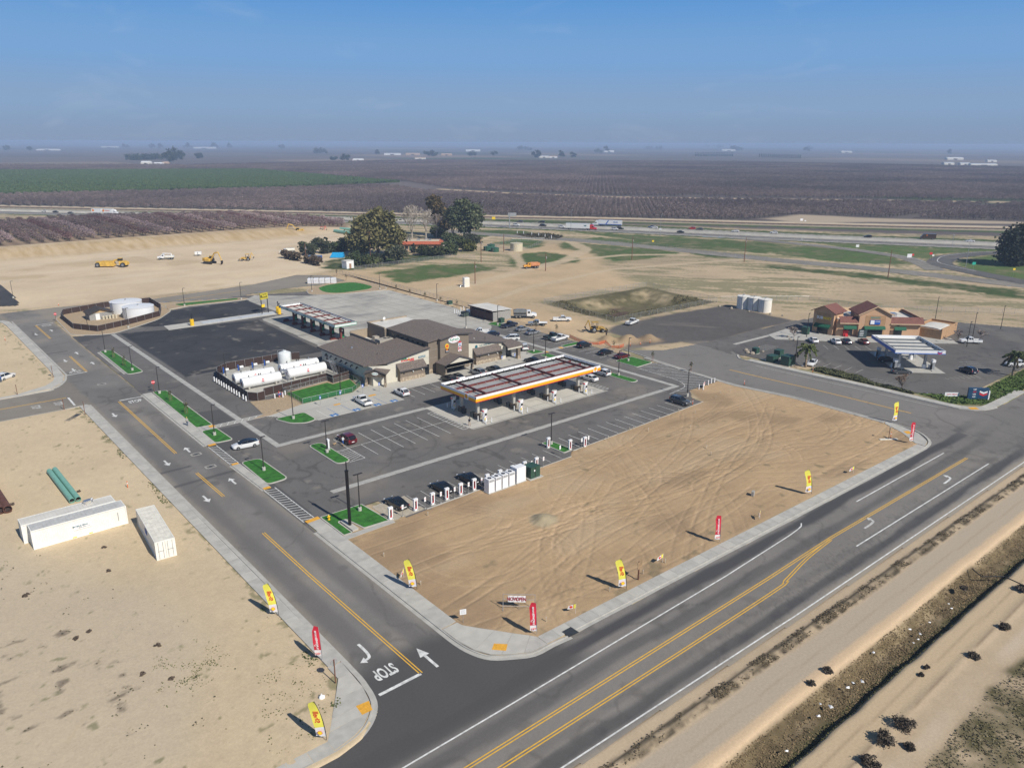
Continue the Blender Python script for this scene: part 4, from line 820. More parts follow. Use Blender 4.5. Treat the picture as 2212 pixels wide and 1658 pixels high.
b=MB();b.add([(106.65,150.3,4.85),(107.8,150.3,4.85),(107.8,150.3,5.6),(107.5,150.3,5.85),(106.95,150.3,5.85),(106.65,150.3,5.6)],[(0,1,2,3,4,5)]);sg=W(b,'sign',SBLK,st)
b=MB().text('W',.8,UPZ(107.2,150.28,5.62),bold=.03);W(b,'emblem',SORG,st,sg);b=MB().text('Wings',.34,UPZ(107.22,150.28,5.2),bold=.03);W(b,'lettering',SWHT,st,sg)
b=MB();b.add([(110.55,150.3,6.75),(111.75,150.3,6.75),(111.5,150.3,6.95),(111.35,150.3,7.2),(110.95,150.3,7.2),(110.8,150.3,6.95)],[(0,1,2,3,4,5)]);sg=W(b,'sign',SRED,st);sg['label']='red hat shaped sign over blue lettering'
b=MB().bx(110.65,111.7,150.3,150.33,5.95,6.72);W(b,'sign_back',SWHT,st,sg);[W(MB().text(w_,.42,UPZ(111.16,150.27,z),bold=.03),'lettering',SBLU,st,sg)for w_,z in(('Pizza',6.52),('Hut',6.13))]
b=MB().bx(110.6,111.65,150.3,150.34,4.55,5.75);sg=W(b,'sign',SWHT,st);b=MB().bx(110.66,110.88,150.27,150.3,4.95,5.7).bx(111.37,111.59,150.27,150.3,4.95,5.7).text('KFC',.32,UPZ(111.12,150.27,4.75),bold=.03);W(b,'stripes',SRED,st,sg)
b=MB();disc(b,111.12,150.29,5.35,.17,.22,12,d=.02);W(b,'emblem',SBLK,st,sg)
b=MB().text('Steak',.7,UPZ(95.2,151.2,5.15),bold=.03);W(b,'sign_lettering',GRN,st);b=MB().text('SCRAMBLERS',.62,UPZ(96.2,151.2,4.72),bold=.04);W(b,'sign_lettering',SRED,st);b=MB().text('STOP',.5,UPZ(97.4,151.2,4.3),bold=.04);W(b,'sign_lettering',SRED,st)
b=MB();b.add([(96.3,151.18,4.3),(96.5,151.18,4.8),(96.35,151.18,4.8),(96.7,151.18,5.4),(96.62,151.18,4.95),(96.8,151.18,4.95)],[(0,1,2),(2,3,4),(1,5,4)]);W(b,'sign_flash',SYEL,st)
b=MB().bx(99.3,101.3,151.15,151.25,4.62,5.05);sg=W(b,'sign',TEAL,st);b=MB().text('CINNABON',.36,UPZ(100.3,151.12,4.83),bold=.02);W(b,'lettering',SWHT,st,sg)
# --- west front bay with lean-to roof
def bay(x0,x1,yf,zt,zb):
    b=MB();b.bx(x0,x1,yf,151.3,0,zb);b.add([(x0,yf,zb),(x0,151.3,zb),(x0,151.3,zt-.15),(x1,yf,zb),(x1,151.3,zb),(x1,151.3,zt-.15)],[(0,2,1),(3,4,5)]);W(b,'bay_wall',TAUPE,st)
    b=MB();roofslab(b,[(x0-.4,yf-.6,zb),(x1+.4,yf-.6,zb),(x1+.4,151.28,zt),(x0-.4,151.28,zt)],.16);r=W(b,'bay_roof',SHING,st)
    b=MB();b.bx(x0-.4,x1+.4,yf-.68,yf-.6,zb-.25,zb+.03);W(b,'gutter',TRIM,st,r)
    b=MB();b.bx(x0-.05,x1+.05,yf-.08,yf,0,1.0);W(b,'stone_base',STONE,st)
    for x in(x0+1.0,x0+(x1-x0)/2,x1-.9):b=MB();b.bx(x-.1,x+.1,yf-.2,yf,2.0,2.35);b.tube((x,yf-.2,2.2),(x,yf-.36,2.0),.1,.15,8);W(b,'wall_lamp',TRIM if x<x0+(x1-x0)/2-.1 else WHITE,st)
    for k in(1,2):x=x0+(x1-x0)*k/3;b=MB();b.bx(x,x+.04,yf-.02,yf,1.0,zb);W(b,'reveal',REVEAL,st)
bay(93.3,100.3,150.1,4.35,2.85);bay(116.2,123.9,150.2,4.35,2.8)
b=MB();b.bx(100.5,102.3,151.18,151.28,0,2.6);W(b,'door',GLASS,st)
# --- corner entry, turned 45 degrees
def porch(cx,cy,ang,wid,dep,eave,ridge,front_m,back,sign=None):
    T=Matrix.Translation((cx,cy,0))@Matrix.Rotation(ang,4,'Z');h=wid/2
    def nb():q=MB();q.T=T;return q
    for s in(-1,1):
        b=nb();b.bx(s*h-.4 if s>0 else-h,h if s>0 else-h+.4,0,.7,0,eave);W(b,'pier',TAUPE,st);b=nb();b.bx(s*h-.45 if s>0 else-h-.05,h+.05 if s>0 else-h+.45,-.05,.75,0,1.0);W(b,'stone_base',STONE,st)
    b=nb();b.add([(-h,0,eave-.9),(h,0,eave-.9),(h,0,eave),(0,0,ridge-.1),(-h,0,eave)],[(0,1,2,3,4)]);b.bx(-h,h,0,.25,eave-.95,eave-.02);W(b,'porch_gable',front_m,st)
    b=nb();b.bx(-h,-h+.2,.7,dep,0,eave);W(b,'porch_side',TAUPE,st)
    b=nb();o=.28
    roofslab(b,[(-h-o,-o,eave-.1),(0,-o,ridge),(0,dep+back,ridge),(-h-o,dep,eave-.1)],.16);roofslab(b,[(0,-o,ridge),(h+o,-o,eave-.1),(h+o,dep,eave-.1),(0,dep+back,ridge)],.16);r=W(b,'porch_roof',SHING,st)
    b=nb();b.add([(-h-o,-o-.03,eave-.32),(0,-o-.03,ridge-.25),(h+o,-o-.03,eave-.32),(h+o,-o-.03,eave-.06),(0,-o-.03,ridge+.04),(-h-o,-o-.03,eave-.06)],[(0,1,4,5),(1,2,3,4)]);W(b,'rake_board',TRIM,st,r)
    for k in range(4):b=nb();x=-h+.6+k*(wid-1.2)/4;b.bx(x,x+(wid-1.2)/4-.08,dep-.3,dep-.2,.05,2.4);W(b,'glass_door',GLASS,st)
    for s in(-1,1):b=nb();b.bx(s*(h-.25)-.1,s*(h-.25)+.1,-.25,0,2.0,2.4);W(b,'wall_lamp',TRIM,st)
    if sign:
        b=MB();n=20;b.T=T;b.add([(.75*math.cos(2*math.pi*k/n),-.06,eave-.15+.36*math.sin(2*math.pi*k/n))for k in range(n)],[tuple(range(n))]);sg=W(b,'sign',SWHT,st);b=MB();b.T=T;b.text('Refresh',.38,frame((0,-.09,eave-.15),(1,0,0),(0,0,1)),bold=.012);W(b,'lettering',GRN,st,sg)
porch(86.75,150.55,R(-45),4.9,4.2,3.35,4.35,TAUPE,3.2,True)
porch(108.2,146.5,0,8.6,4.0,3.1,4.7,CREAM,0)
# --- east wing
b=MB();b.bx(114.0,129.0,151.2,168,0,3.9);b.add([(114,151.18,3.8),(126.5,151.18,3.8),(126.5,151.18,4.25),(114,151.18,6.3)],[(0,1,2,3)]);W(b,'wall',CREAM,st)
b=MB();roofslab(b,[(114,150.75,6.6),(126.9,150.75,4.35),(129.6,152.5,4.0),(129.6,170,4.0),(114,170,6.6)],.2);rf=W(b,'roof',SHING,st)
b=MB();b.add([(114,150.71,6.3),(126.9,150.71,4.05),(126.9,150.71,4.4),(114,150.71,6.64)],[(0,1,2,3)]);W(b,'rake_board',TRIM,st,rf)
for x,y in((118.5,154),(121.5,153.2),(117,162)):b=MB();b.cyl(x,y,5.2,6.1,.09,n=8);W(b,'vent_pipe',WHITE if y>153.5 else TRIM,st,rf)
b=MB();disc(b,117.0,151.15,4.55,.42,.42,16,d=.03);W(b,'sign_emblem',TEAL,st);[W(MB().text(w_,.46,UPZ(x,151.13,z),bold=.02),'sign_lettering',TEAL,st)for w_,x,z in(('THE COFFEE BEAN',119.9,4.62),('& TEA LEAF',119.3,4.1))]
b=MB();b.bx(114.1,126,151.1,151.2,0,.9);W(b,'stone_base',STONE,st)
b=MB();roofslab(b,[(124.4,147.4,3.9),(129.7,147.4,3.9),(129.7,152.2,4.5),(126,152.2,4.6)],.3);W(b,'porch_roof',SHING,st)
b=MB();b.bx(124.6,129.4,147.5,147.9,3.1,3.65);W(b,'porch_beam',CREAM,st)
for x in(128.6,):b=MB();b.bx(x-.45,x+.45,147.7,148.5,0,3.2);W(b,'pier',TAUPE,st);b=MB();b.bx(x-.5,x+.5,147.65,148.55,0,1.0);W(b,'stone_base',STONE,st)
b=MB();b.bx(124.3,125.9,150.0,151.2,0,3.7);W(b,'wall_return',CREAM,st)
b=MB();b.bx(126.2,128.6,151.1,151.19,0,2.6);W(b,'glass_door',GLASS,st)

# ------------------------------------------------------------------ fuel canopy by the front of the store
FY=mat('fascia_yellow',(.92,.43,.01),.4,var=.03);FR=mat('fascia_red',(.72,.03,.02),.4,var=.03);FW=mat('fascia_white',(.80,.80,.80),.4,var=.03)
DECK=mat('deck_steel',(.58,.58,.56),.5,.2,var=.12,scale=.5)
def emblem(M,s):
    """fan-shell emblem: red rim, yellow ribs, on its own plate"""
    P=lambda r:[(r*math.cos(a),r*math.sin(a)*.95+.05)for a in[R(-28+k*236/13)for k in range(14)]]+[(-.42*r,-.72*r),(-.2*r,-.95*r),(.2*r,-.95*r),(.42*r,-.72*r)]
    a=MB();a.T=M;a.add([(x*s,y*s,.02)for x,y in P(1)],[tuple(range(18))])
    c=MB();c.T=M;c.add([(x*s,y*s,.03)for x,y in P(.84)],[tuple(range(18))])
    d=MB();d.T=M
    for k in range(5):an=R(50+k*20);d.tube((0,-.6*s,.035),(math.cos(an)*.78*s,math.sin(an)*.75*s,.035),.02*s,.045*s,4)
    return a,c,d
def canopy_shell():
    t=thing('fuel_canopy',(107.7,122.2),0,'long fuel canopy with orange and white fascia and open steel deck before the store','canopy')
    x0,x1,y0,y1=89.6,126.0,116.1,128.3
    for(p,q)in(((x0,y0),(x1,y0)),((x1,y0),(x1,y1)),((x1,y1),(x0,y1)),((x0,y1),(x0,y0))):
        d=(Vector(q)-Vector(p)).normalized();n=Vector((d.y,-d.x))
        def strip(z0,z1,o):P=[Vector(p)+n*o,Vector(q)+n*o,Vector(q)-n*.1,Vector(p)-n*.1];return MB().prism([tuple(v)for v in P],z0,z1)
        fa=W(strip(4.5,5.72,0),'fascia',FW,t);W(strip(4.64,5.2,.02),'orange_band',FY,t,fa);W(strip(4.5,4.62,.03),'red_band',FR,t,fa)
    b=MB();b.bx(x0+.1,x1-.1,y0+.1,y1-.1,4.68,4.74);W(b,'soffit',FW,t)
    b=MB();n=0;x=x0+.2
    while x<x1-.3:b.bx(x,x+.14,y0+.12,y1-.12,4.74,4.84);x+=.32
    W(b,'deck_ribs',DECK,t)
    b=MB()
    for y in(118.1,121.3,124.6):b=MB();b.bx(x0+1,x1-1.2,y-.04,y+.04,4.84,5.22);b.bx(x0+1,x1-1.2,y-.16,y+.16,5.2,5.26);bm=W(b,'purlin',REDSTEEL,t);[W(MB().tube((x0+2+k*2.4,y-.05,5.2),(x0+2.1+k*2.4,y-.35,4.84),.04,n=4),'brace',ALU,t,bm)for k in range(14)]
    for k in range(4):x=93.0+k*9.75;b=MB();b.bx(x-.06,x+.06,y0+1.2,y1-1.0,5.28,5.7);b.bx(x-.2,x+.2,y0+1.2,y1-1.0,5.66,5.72);W(b,'girder',mat('dark_red_steel',(.10,.02,.02),.6),t)
    for k in range(22):x=x0+.7+k*1.66;b=MB();b.tube((x,y1-.14,5.5),(x,y1-.8,4.85),.04,n=4);b.bx(x-.02,x+.02,y1-.13,y1-.1,4.8,5.5);W(b,'fascia_brace',TRIM,t)
    for k in range(7):y=y0+1+k*1.6;b=MB();b.tube((x1-.14,y,5.5),(x1-.9,y,4.85),.04,n=4);W(b,'fascia_brace',TRIM,t)
    CO=mat('column_grey',(.42,.40,.36),.6)
    for k in range(4):
        for y in(118.6,124.2):
            x=92.0+k*9.75;b=MB();b.bx(x-.28,x+.28,y-.28,y+.28,.04,4.7);c=W(b,'column',CO,t);b=MB();b.bx(x-.55,x+.55,y-.55,y+.55,.04,1.15);W(b,'column_plinth',mat('brown_stone',(.14,.11,.085),.9,var=.4,scale=3,bump=.6),t,c);b=MB();b.bx(x-.36,x-.3,y-.14,y+.14,3.3,3.7);W(b,'number_plate',SYEL,t,c)
    for o,xd in(((124.2,y0-.06,5.1),(1,0,0)),((x0-.06,119.2,5.1),(0,-1,0))):
        M=frame(o,xd,(0,0,1));b=MB();b.T=M;b.bx(-.62,.62,-.62,.62,-.08,.0);lg=W(b,'logo_plate',SWHT,t);A,B_,D=emblem(M,.5);W(A,'emblem_rim',FR,t,lg);W(B_,'emblem_fan',SYEL,t,lg);W(D,'emblem_ribs',FR,t,lg)
canopy_shell()
def dispenser(x,y,s,i):
    t=thing('fuel_pump',(x,y),0,PUMPL[i],'fuel pump','white fuel pumps under the long canopy')
    MB().bx(-.55,.55,-1.0,1.1,.04,.16).build('kerb',CONC_D,t)
    b=MB();b.loft([[(.48*math.cos(a)*k,.36*math.sin(a)*k,z)for a in[q*math.pi/8 for q in range(16)]]for z,k in((.16,1.1),(2.2,1.0))]);b.build('body',FW,t,40)
    b=MB();b.loft([[(.62*math.cos(a),.42*math.sin(a),z)for a in[q*math.pi/8 for q in range(16)]]for z in(2.2,2.75)]);v=b.build('valance',FW,t,40)
    b=MB();b.loft([[(.5*math.cos(a),.3*math.sin(a),z)for a in[q*math.pi/8 for q in range(16)]]for z in(2.75,2.77)]);b.build('valance_top',mat('tan_top',(.45,.42,.34),.7),v)
    MB().bx(-.64,-.2,-.3,.3,2.34,2.58).build('brand_panel',FR,t)
    for q in(-1,1):
        MB().bx(-.26,.26,q*.35-.02,q*.35+.02,1.45,1.95).build('screen_panel',SBLK,t);MB().bx(-.3,.0,q*.37-.02,q*.37+.02,.5,1.0).build('yellow_panel',SYEL,t)
        b=MB();b.path([(-.3,q*.36,1.5),(-.55,q*.42,1.0),(-.5,q*.42,.45),(-.2,q*.38,.3)],.03,5);b.build('hose',RUBBER,t)
        b=MB();b.tube((.1,q*.36,1.3),(.1,q*.42,1.05),.05,n=5);b.build('nozzle',SRED,t)
PUMPL=[]
for side in('front','rear'):
    for w_ in('westernmost','second from the west','third from the west','easternmost'):PUMPL.append('white oval-topped fuel pump in the %s row, %s' %(side,w_))
BOLW=None
def bollard(x,y,label,group,h=1.05,base_blue=False,r=.09,z=0):
    global BOLW
    t=thing('bollard',(x,y,z),0,label,'bollard',group)
    b=MB();b.cyl(0,0,.12,h-.06,r,n=10);b.cyl(0,0,h-.06,h,r,r*.5,10);b.build('post',SWHT,t,40)
    MB().cyl(0,0,0,.12,r*1.15,n=10).build('base',TEAL if base_blue else BLACK,t);return t
i=0
for y,q in((115.9,-1),(126.6,1)):
    for k in range(4):
        x=91.7+k*9.75;dispenser(x,y,q,i)
        pl_=PUMPL[i][PUMPL[i].index('pump'):]
        for dx,dy in((-.75,q*1.3),(.75,q*1.3)):bollard(x+dx,y+dy,'white bollard %s of the fuel %s' %('west' if dx<0 else 'east',pl_),'bollards at the fuel pumps',1.15,True)
        bollard(x-.8,y-q*1.2,'white inner bollard of the fuel '+pl_,'bollards at the fuel pumps',1.15,True)
        t=thing('litter_bin',(x-.15,y-q*3.9),0,'dark blue grey squeegee bin behind %s' %('the %s pump of the %s row' %(('westernmost','second','third','easternmost')[k],('front','rear')[q>0])),'bin','bins on the pump islands')
        b=MB();b.bx(-.42,.42,-.3,.3,.04,.95);b.build('body',mat('bin_blue',(.03,.045,.055),.5),t);MB().bx(-.46,.46,-.34,.34,.95,1.12).build('lid',BLACK,t);MB().bx(-.3,.3,-.36,-.33,.55,.8).build('slot',BLACK,t)
        i+=1

# ------------------------------------------------------------------ truck fuel canopy
t=thing('truck_canopy',(102.3,211),0,'narrow green striped truck fuel canopy on red columns behind the store','canopy')
x0,x1,y0,y1=98.8,105.9,192.5,228.6
for(p,q)in(((x0,y0),(x1,y0)),((x1,y0),(x1,y1)),((x1,y1),(x0,y1)),((x0,y1),(x0,y0))):
    d=(Vector(q)-Vector(p)).normalized();n=Vector((d.y,-d.x))
    def strip(z0,z1,o):return MB().prism([tuple(v)for v in(Vector(p)+n*o,Vector(q)+n*o,Vector(q)-n*.1,Vector(p)-n*.1)],z0,z1)
    fa=W(strip(4.65,5.5,0),'fascia',FW,t);W(strip(4.66,4.82,.02),'green_band',GRN,t,fa);W(strip(5.32,5.45,.02),'green_band',GRN,t,fa)
for y in(198,211,223):b=MB().text('Refresh',.55,frame((x0-.04,y,5.06),(0,-1,0),(0,0,1)),bold=.02);W(b,'lettering',GRN,t)
b=MB();b.bx(x0+.1,x1-.1,y0+.1,y1-.1,4.7,4.8);W(b,'deck',WROOF,t)
for k in range(6):y=195.5+k*6.2;b=MB();b.bx(x0+.6,x1-.3,y-.08,y+.08,4.8,5.1);b.bx(x0+.6,x1-.3,y-.16,y+.16,5.1,5.16);W(b,'crossbeam',REDSTEEL,t)
for x in(100.2,102.4,104.6):b=MB();b.bx(x-.05,x+.05,y0+.4,y1-.4,4.8,5.0);W(b,'purlin',mat('dark_red_steel'),t)
for k in range(22):y=y0+.8+k*1.64;b=MB();b.tube((x1-.14,y,5.45),(x1-.7,y,4.85),.04,n=4);W(b,'fascia_brace',TRIM,t)
for k in range(6):
    y=195.4+k*6.15;b=MB();b.bx(101.9,102.4,y-.25,y+.25,.04,4.7);W(b,'column',REDSTEEL,t)
    q=thing('truck_fuel_pump',(103.6,y+2.2),0,'tall dark and green truck fuel pump, %s from the store end' %('first','second','third','fourth','fifth','sixth')[k],'fuel pump','truck fuel pumps')
    MB().bx(-2.2,.9,-.6,.6,.04,.22).build('island',REDSTEEL,q);MB().bx(-.5,.5,-.4,.4,.22,1.25).build('body',GRN,q);MB().bx(-.5,.5,-.42,.42,1.25,1.9).build('display',SBLK,q)
    b=MB();b.bx(-.6,-.5,-.45,.45,.22,2.6).bx(.5,.6,-.45,.45,.22,2.6).bx(-.62,.62,-.47,.47,2.6,2.95);b.build('frame',mat('pump_frame',(.10,.11,.11),.5),q)
    q2=thing('litter_bin',(100.6,y+2.3),0,'low red oxide bin at the truck pump island, %s from the store end' %('first','second','third','fourth','fifth','sixth')[k],'bin','bins at the truck pumps');MB().bx(-.8,.8,-.35,.35,.04,.75).build('body',REDSTEEL,q2);MB().bx(-.5,.5,-.3,.3,.75,.95).build('lid',SBLK,q2)

# ------------------------------------------------------------------ above-ground tank yard
SLATF=mat('brown_slat_fence',(.055,.030,.024),.8,var=.2,scale=3,wave=('X',.14,.3))
PIPE=STEEL
def slat_fence(name,pts,h,label,closed=False,m=SLATF,gap=2.4):
    t=thing(name,(*pts[0],0),0,label,'fence');P=list(pts)+([pts[0]]if closed else[])
    for a,b_ in zip(P,P[1:]):
        a,b_=Vector(a),Vector(b_);L=(b_-a).length;d=(b_-a)/L;n=max(1,round(L/gap));nn=Vector((-d.y,d.x))*.03
        for k in range(n):
            p,q=a+d*(L*k/n+.05),a+d*(L*(k+1)/n-.05);b=MB();b.prism([tuple(p-nn),tuple(q-nn),tuple(q+nn),tuple(p+nn)],.06,h);W(b,'panel',m,t)
            b=MB();b.cyl((a+d*L*k/n).x,(a+d*L*k/n).y,0,h+.08,.045,n=8);W(b,'post',PIPE,t)
        b=MB();b.tube((a.x,a.y,h+.03),(b_.x,b_.y,h+.03),.03,n=6);W(b,'top_rail',PIPE,t)
    return t
yard=[(60.9,180.6),(60.2,160.2),(61.6,158.2),(63.4,158.6),(64,160.5),(80.4,162.4),(80.6,159.6),(85.7,160.6),(85.7,169)]
slat_fence('tank_yard_fence',yard,1.9,'dark brown slatted fence around the white fuel tanks, street and dog run sides')
slat_fence('tank_yard_fence',[(60.9,180.6),(62.4,184.2),(65.4,186.4),(79.6,186.4),(84,184.2)],1.9,'dark brown slatted fence around the white fuel tanks, rear side')
TANKW=mat('tank_white',(.80,.80,.79),.35,var=.03,scale=.4)
def htank(x0,x1,y,r,label,logo=True):
    t=thing('fuel_tank',((x0+x1)/2,y,.06),0,label,'tank','horizontal white fuel tanks');L=(x1-x0)/2
    b=MB();n=28;ring=lambda x,k:[(x,r*k*math.cos(2*math.pi*j/n),r+.35+r*k*math.sin(2*math.pi*j/n))for j in range(n)]
    b.loft([ring(-L,.86),(ring(-L+.05,.97)),ring(-L+.12,1),ring(L-.12,1),ring(L-.05,.97),ring(L,.86)]);b.build('shell',TANKW,t,30)
    for s in(-.7,.7):MB().bx(s*L-.2,s*L+.2,-r*.8,r*.8,0,.75).build('saddle',CONC_D,t)
    b=MB();ring_p=[(-L*.62,(r+.02)*math.cos(R(a)),r+.35+(r+.02)*math.sin(R(a)))for a in range(-10,190,20)];b.path(ring_p,.035,5);b.path([(x+L*1.15,y_,z)for x,y_,z in ring_p],.03,5);b.build('strap',STEEL,t)
    b=MB();b.tube((-L*.95,-.2,2*r+.42),(L*.95,-.2,2*r+.42),.04,n=5);b.tube((-L*.95,.25,2*r+.42),(L*.7,.25,2*r+.42),.03,n=5);b.build('pipe',STEEL,t)
    for k,(x,m_)in enumerate(((-.6,BLACK),(-.1,BLACK),(.0,TRIM),(.55,ALU))):MB().cyl(x*L,0,2*r+.3,2*r+.8,.12,n=10).build('vent',m_,t)
    b=MB();nn=18;M=frame((0,-r*.97,r+.62),(1,0,0),(0,.28,1));b.T=M;b.add([(.34*math.cos(2*math.pi*k/nn),.34*math.sin(2*math.pi*k/nn),.04)for k in range(nn)],[tuple(range(nn))]);lo=b.build('emblem',SRED,t)
    b=MB();b.T=M;b.add([(-.36,-.08,.05),(.36,-.08,.05),(.36,.08,.05),(-.36,.08,.05)],[(0,1,2,3)]);b.build('emblem_bar',SWHT,lo)
    b=MB();b.T=M;b.text('UNLEADED',.16,Matrix.Translation((0,-.5,.03))).text('10,000 GAL',.12,Matrix.Translation((0,-.68,.01)));b.build('lettering',SBLK,t)
    b=MB();n2=18;b.add([(-L-.01,.42*math.cos(2*math.pi*k/n2),r+.35+.42*math.sin(2*math.pi*k/n2))for k in range(n2)],[tuple(range(n2-1,-1,-1))]);b.build('end_emblem',mat('faded_red',(.35,.12,.12),.5),t)
htank(61.9,71.2,167.9,1.22,'white horizontal fuel tank nearest the street, front row with red round emblem');htank(73.2,83.2,168.6,1.22,'white horizontal fuel tank nearest the store, front row with stairs at its end')
htank(61.9,71.6,172.6,1.22,'white horizontal fuel tank in the rear row, street end');htank(73.6,83.6,173.4,1.22,'white horizontal fuel tank in the rear row, store end')
def stair(x,y,label):
    t=thing('tank_stair',(x,y,.06),0,label,'stairs');H_=2.9;L=2.6
    for sx in(-.42,.42):
        b=MB();b.add([(sx-.03,-L,0),(sx+.03,-L,0),(sx+.03,0,H_),(sx-.03,0,H_),(sx-.03,-L,.22),(sx+.03,-L,.22),(sx+.03,0,H_+.22),(sx-.03,0,H_+.22)],[(0,1,5,4),(1,2,6,5),(2,3,7,6),(3,0,4,7),(4,5,6,7),(0,3,2,1)]);b.build('stringer',STEEL,t)
        b=MB();b.path([(sx,-L,1.0),(sx,0,H_+1.0),(sx,1.6,H_+1.0)],.03,5);[b.tube((sx,-L+L*k/4,H_*k/4),(sx,-L+L*k/4,H_*k/4+1.0),.025,n=5)for k in range(5)];b.tube((sx,1.6,H_),(sx,1.6,H_+1),.025,n=5);b.build('handrail',STEEL,t)
    for k in range(11):MB().bx(-.4,.4,-L+L*k/11,-L+L*k/11+.24,H_*(k+.6)/11,H_*(k+.6)/11+.04).build('tread',ALU,t)
    MB().bx(-.45,.45,0,1.7,H_-.06,H_).build('landing',STEEL,t)
stair(72.2,167.0,'galvanised stair between the two front fuel tanks');stair(84.3,167.6,'galvanised stair at the store end of the fuel tanks')
t=thing('water_tank',(79.2,182.6,.06),0,'white plastic vertical tank standing behind the fuel tanks','tank');t.scale=(1,1,.82)
b=MB();n=28;prof=[(1.55,0),(1.6,.15),(1.6,3.3),(1.5,3.55),(.9,3.9),(.45,4.0),(.45,4.25),(.1,4.3)];ring=lambda r,z:[(r*math.cos(2*math.pi*j/n)*(1+.012*(j%7==0)),r*math.sin(2*math.pi*j/n),z)for j in range(n)]
b.loft([ring(r,z)for r,z in prof]);b.build('shell',mat('plastic_white',(.70,.73,.72),.4,var=.05),t,35)
b=MB();b.path([(-1.75,.2,0),(-1.75,.2,4.5),(0,.2,4.5),(0,.2,4.2)],.05,6);b.build('fill_pipe',STEEL,t);b=MB();b.path([(1.0,-1.4,0),(1.0,-1.4,3.6)],.04,6);b.build('drain_pipe',STEEL,t)
for k,x in enumerate((64.5,68.2,71.8,75)):
    t=thing('transfer_pump',(x,184.0,.06),0,'small white and blue transfer pump unit behind the fuel tanks, %s from the street' %('first','second','third','fourth')[k],'pump','transfer pumps in the tank yard')
    MB().bx(-.5,.5,-.35,.35,0,.5).build('base',STEEL,t);b=MB();b.tube((-.4,0,.8),(.5,0,.8),.32,n=12);b.build('housing',WHITE,t,40);b=MB();b.cyl(-.75,0,0,1.5,.14,n=8);b.build('valve',SBLU,t)
# bollards along the street side of the yard
for k in range(13):y=178.6-k*1.52-(.7 if k>10 else 0);bollard(59.5-.0*k,y,'white bollard along the street side of the tank yard, %s from the far end' % ORD[k],'bollards along the tank yard',1.25,False,.15)
for x,y,l in((65.1,157.3,'left'),(66.4,157.9,'rear'),(67.9,158.1,'right'),(66.8,156.9,'front')):bollard(x,y,'%s white bollard of the four around the red standpipes' % l,'bollards around the standpipes',1.2,False,.14)
t=thing('standpipe',(66.5,157.4),0,'red and blue fire standpipe between white bollards by the dog run','standpipe')
b=MB();b.cyl(-.3,.1,0,1.5,.09,n=8).cyl(.5,.3,0,1.1,.09,n=8);b.build('riser',SRED,t);b=MB();b.tube((-.6,0,.8),(.2,.1,.8),.14,n=8);b.build('backflow_valve',SBLU,t)
# ------------------------------------------------------------------ chain link
CHAIN=mesh_fence_mat('chain_link',(.45,.45,.44),.14);CHAIN_G=mesh_fence_mat('chain_link_green',(.05,.22,.10),.5)
def chain(name,pts,h,label,m=CHAIN,closed=False,gap=3.0,posts=STEEL,zf=None):
    t=thing(name,(*pts[0],0),0,label,'fence');P=list(pts)+([pts[0]]if closed else[])
    for a,b_ in zip(P,P[1:]):
        a,b_=Vector(a),Vector(b_);L=(b_-a).length;d=(b_-a)/L;n=max(1,round(L/gap))
        b=MB();b.add([(*a,.05),(*b_,.05),(*b_,h),(*a,h)],[(0,1,2,3)]);W(b,'wire_mesh',m,t)
        b=MB();b.tube((a.x,a.y,h),(b_.x,b_.y,h),.03,n=5);W(b,'top_rail',posts,t)
        for k in range(n):p=a+d*L*k/n;b=MB();b.cyl(p.x,p.y,0,h+.06,.04,n=6);W(b,'post',posts,t)
    return t
slab('dog_run_soil',[(68.3,159.9),(68.3,149.9),(80.6,150.2),(84.5,153.4),(85.5,160.3),(80.7,159.4),(80.4,162)],0,.07,MULCH,lot);slab('dog_run_turf',[(68.6,159.2),(68.6,150.4),(80.4,150.6),(83.6,153.4),(85,159.6),(80,158.6),(79.6,160.6)],.07,.1,TURF,lot)
chain('dog_run_fence',[(68.3,160),(68.2,150),(80.6,150.3),(84.4,153.5),(85.6,160.4)],1.25,'low chain link fence around the green turf dog run',CHAIN_G,gap=2.2)
chain('dog_run_fence',[(68.3,160.1),(80.3,161.9),(80.5,159.2),(85.5,160.2)],1.25,'low chain link fence along the back of the dog run',CHAIN,gap=2.2)
chain('back_fence',[(157.9,300),(158.8,256),(157.9,206),(157.6,196)],1.8,'long chain link fence behind the truck court')
chain('house_fence',[(168.3,305.4),(196,308),(226,310.5),(232,300)],1.7,'chain link fence in front of the farmhouse yard')
chain('basin_fence',BASIN,1.8,'chain link fence around the drainage basin',closed=True,gap=4)
chain('field_fence',[(236,160),(262,140),(262,118),(240,124)],1.7,'chain link fence behind the white water tanks',gap=4)
chain('store_fence',[(262,118),(300,78),(330,40)],1.7,'chain link fence along the dry field behind the corner store',gap=4)
chain('pond_fence',[(264.56,326.86),(289.49,339.55),(307.85,331.88),(277.67,310.22),(261.89,308.18)],1.7,'chain link fence around the small green pond',closed=True,gap=5)
chain('frontage_fence',[(323.28,330.37),(329.22,307.79),(339.07,273.36),(341.44,206.5)],1.4,'wire fence along the frontage road',gap=6)

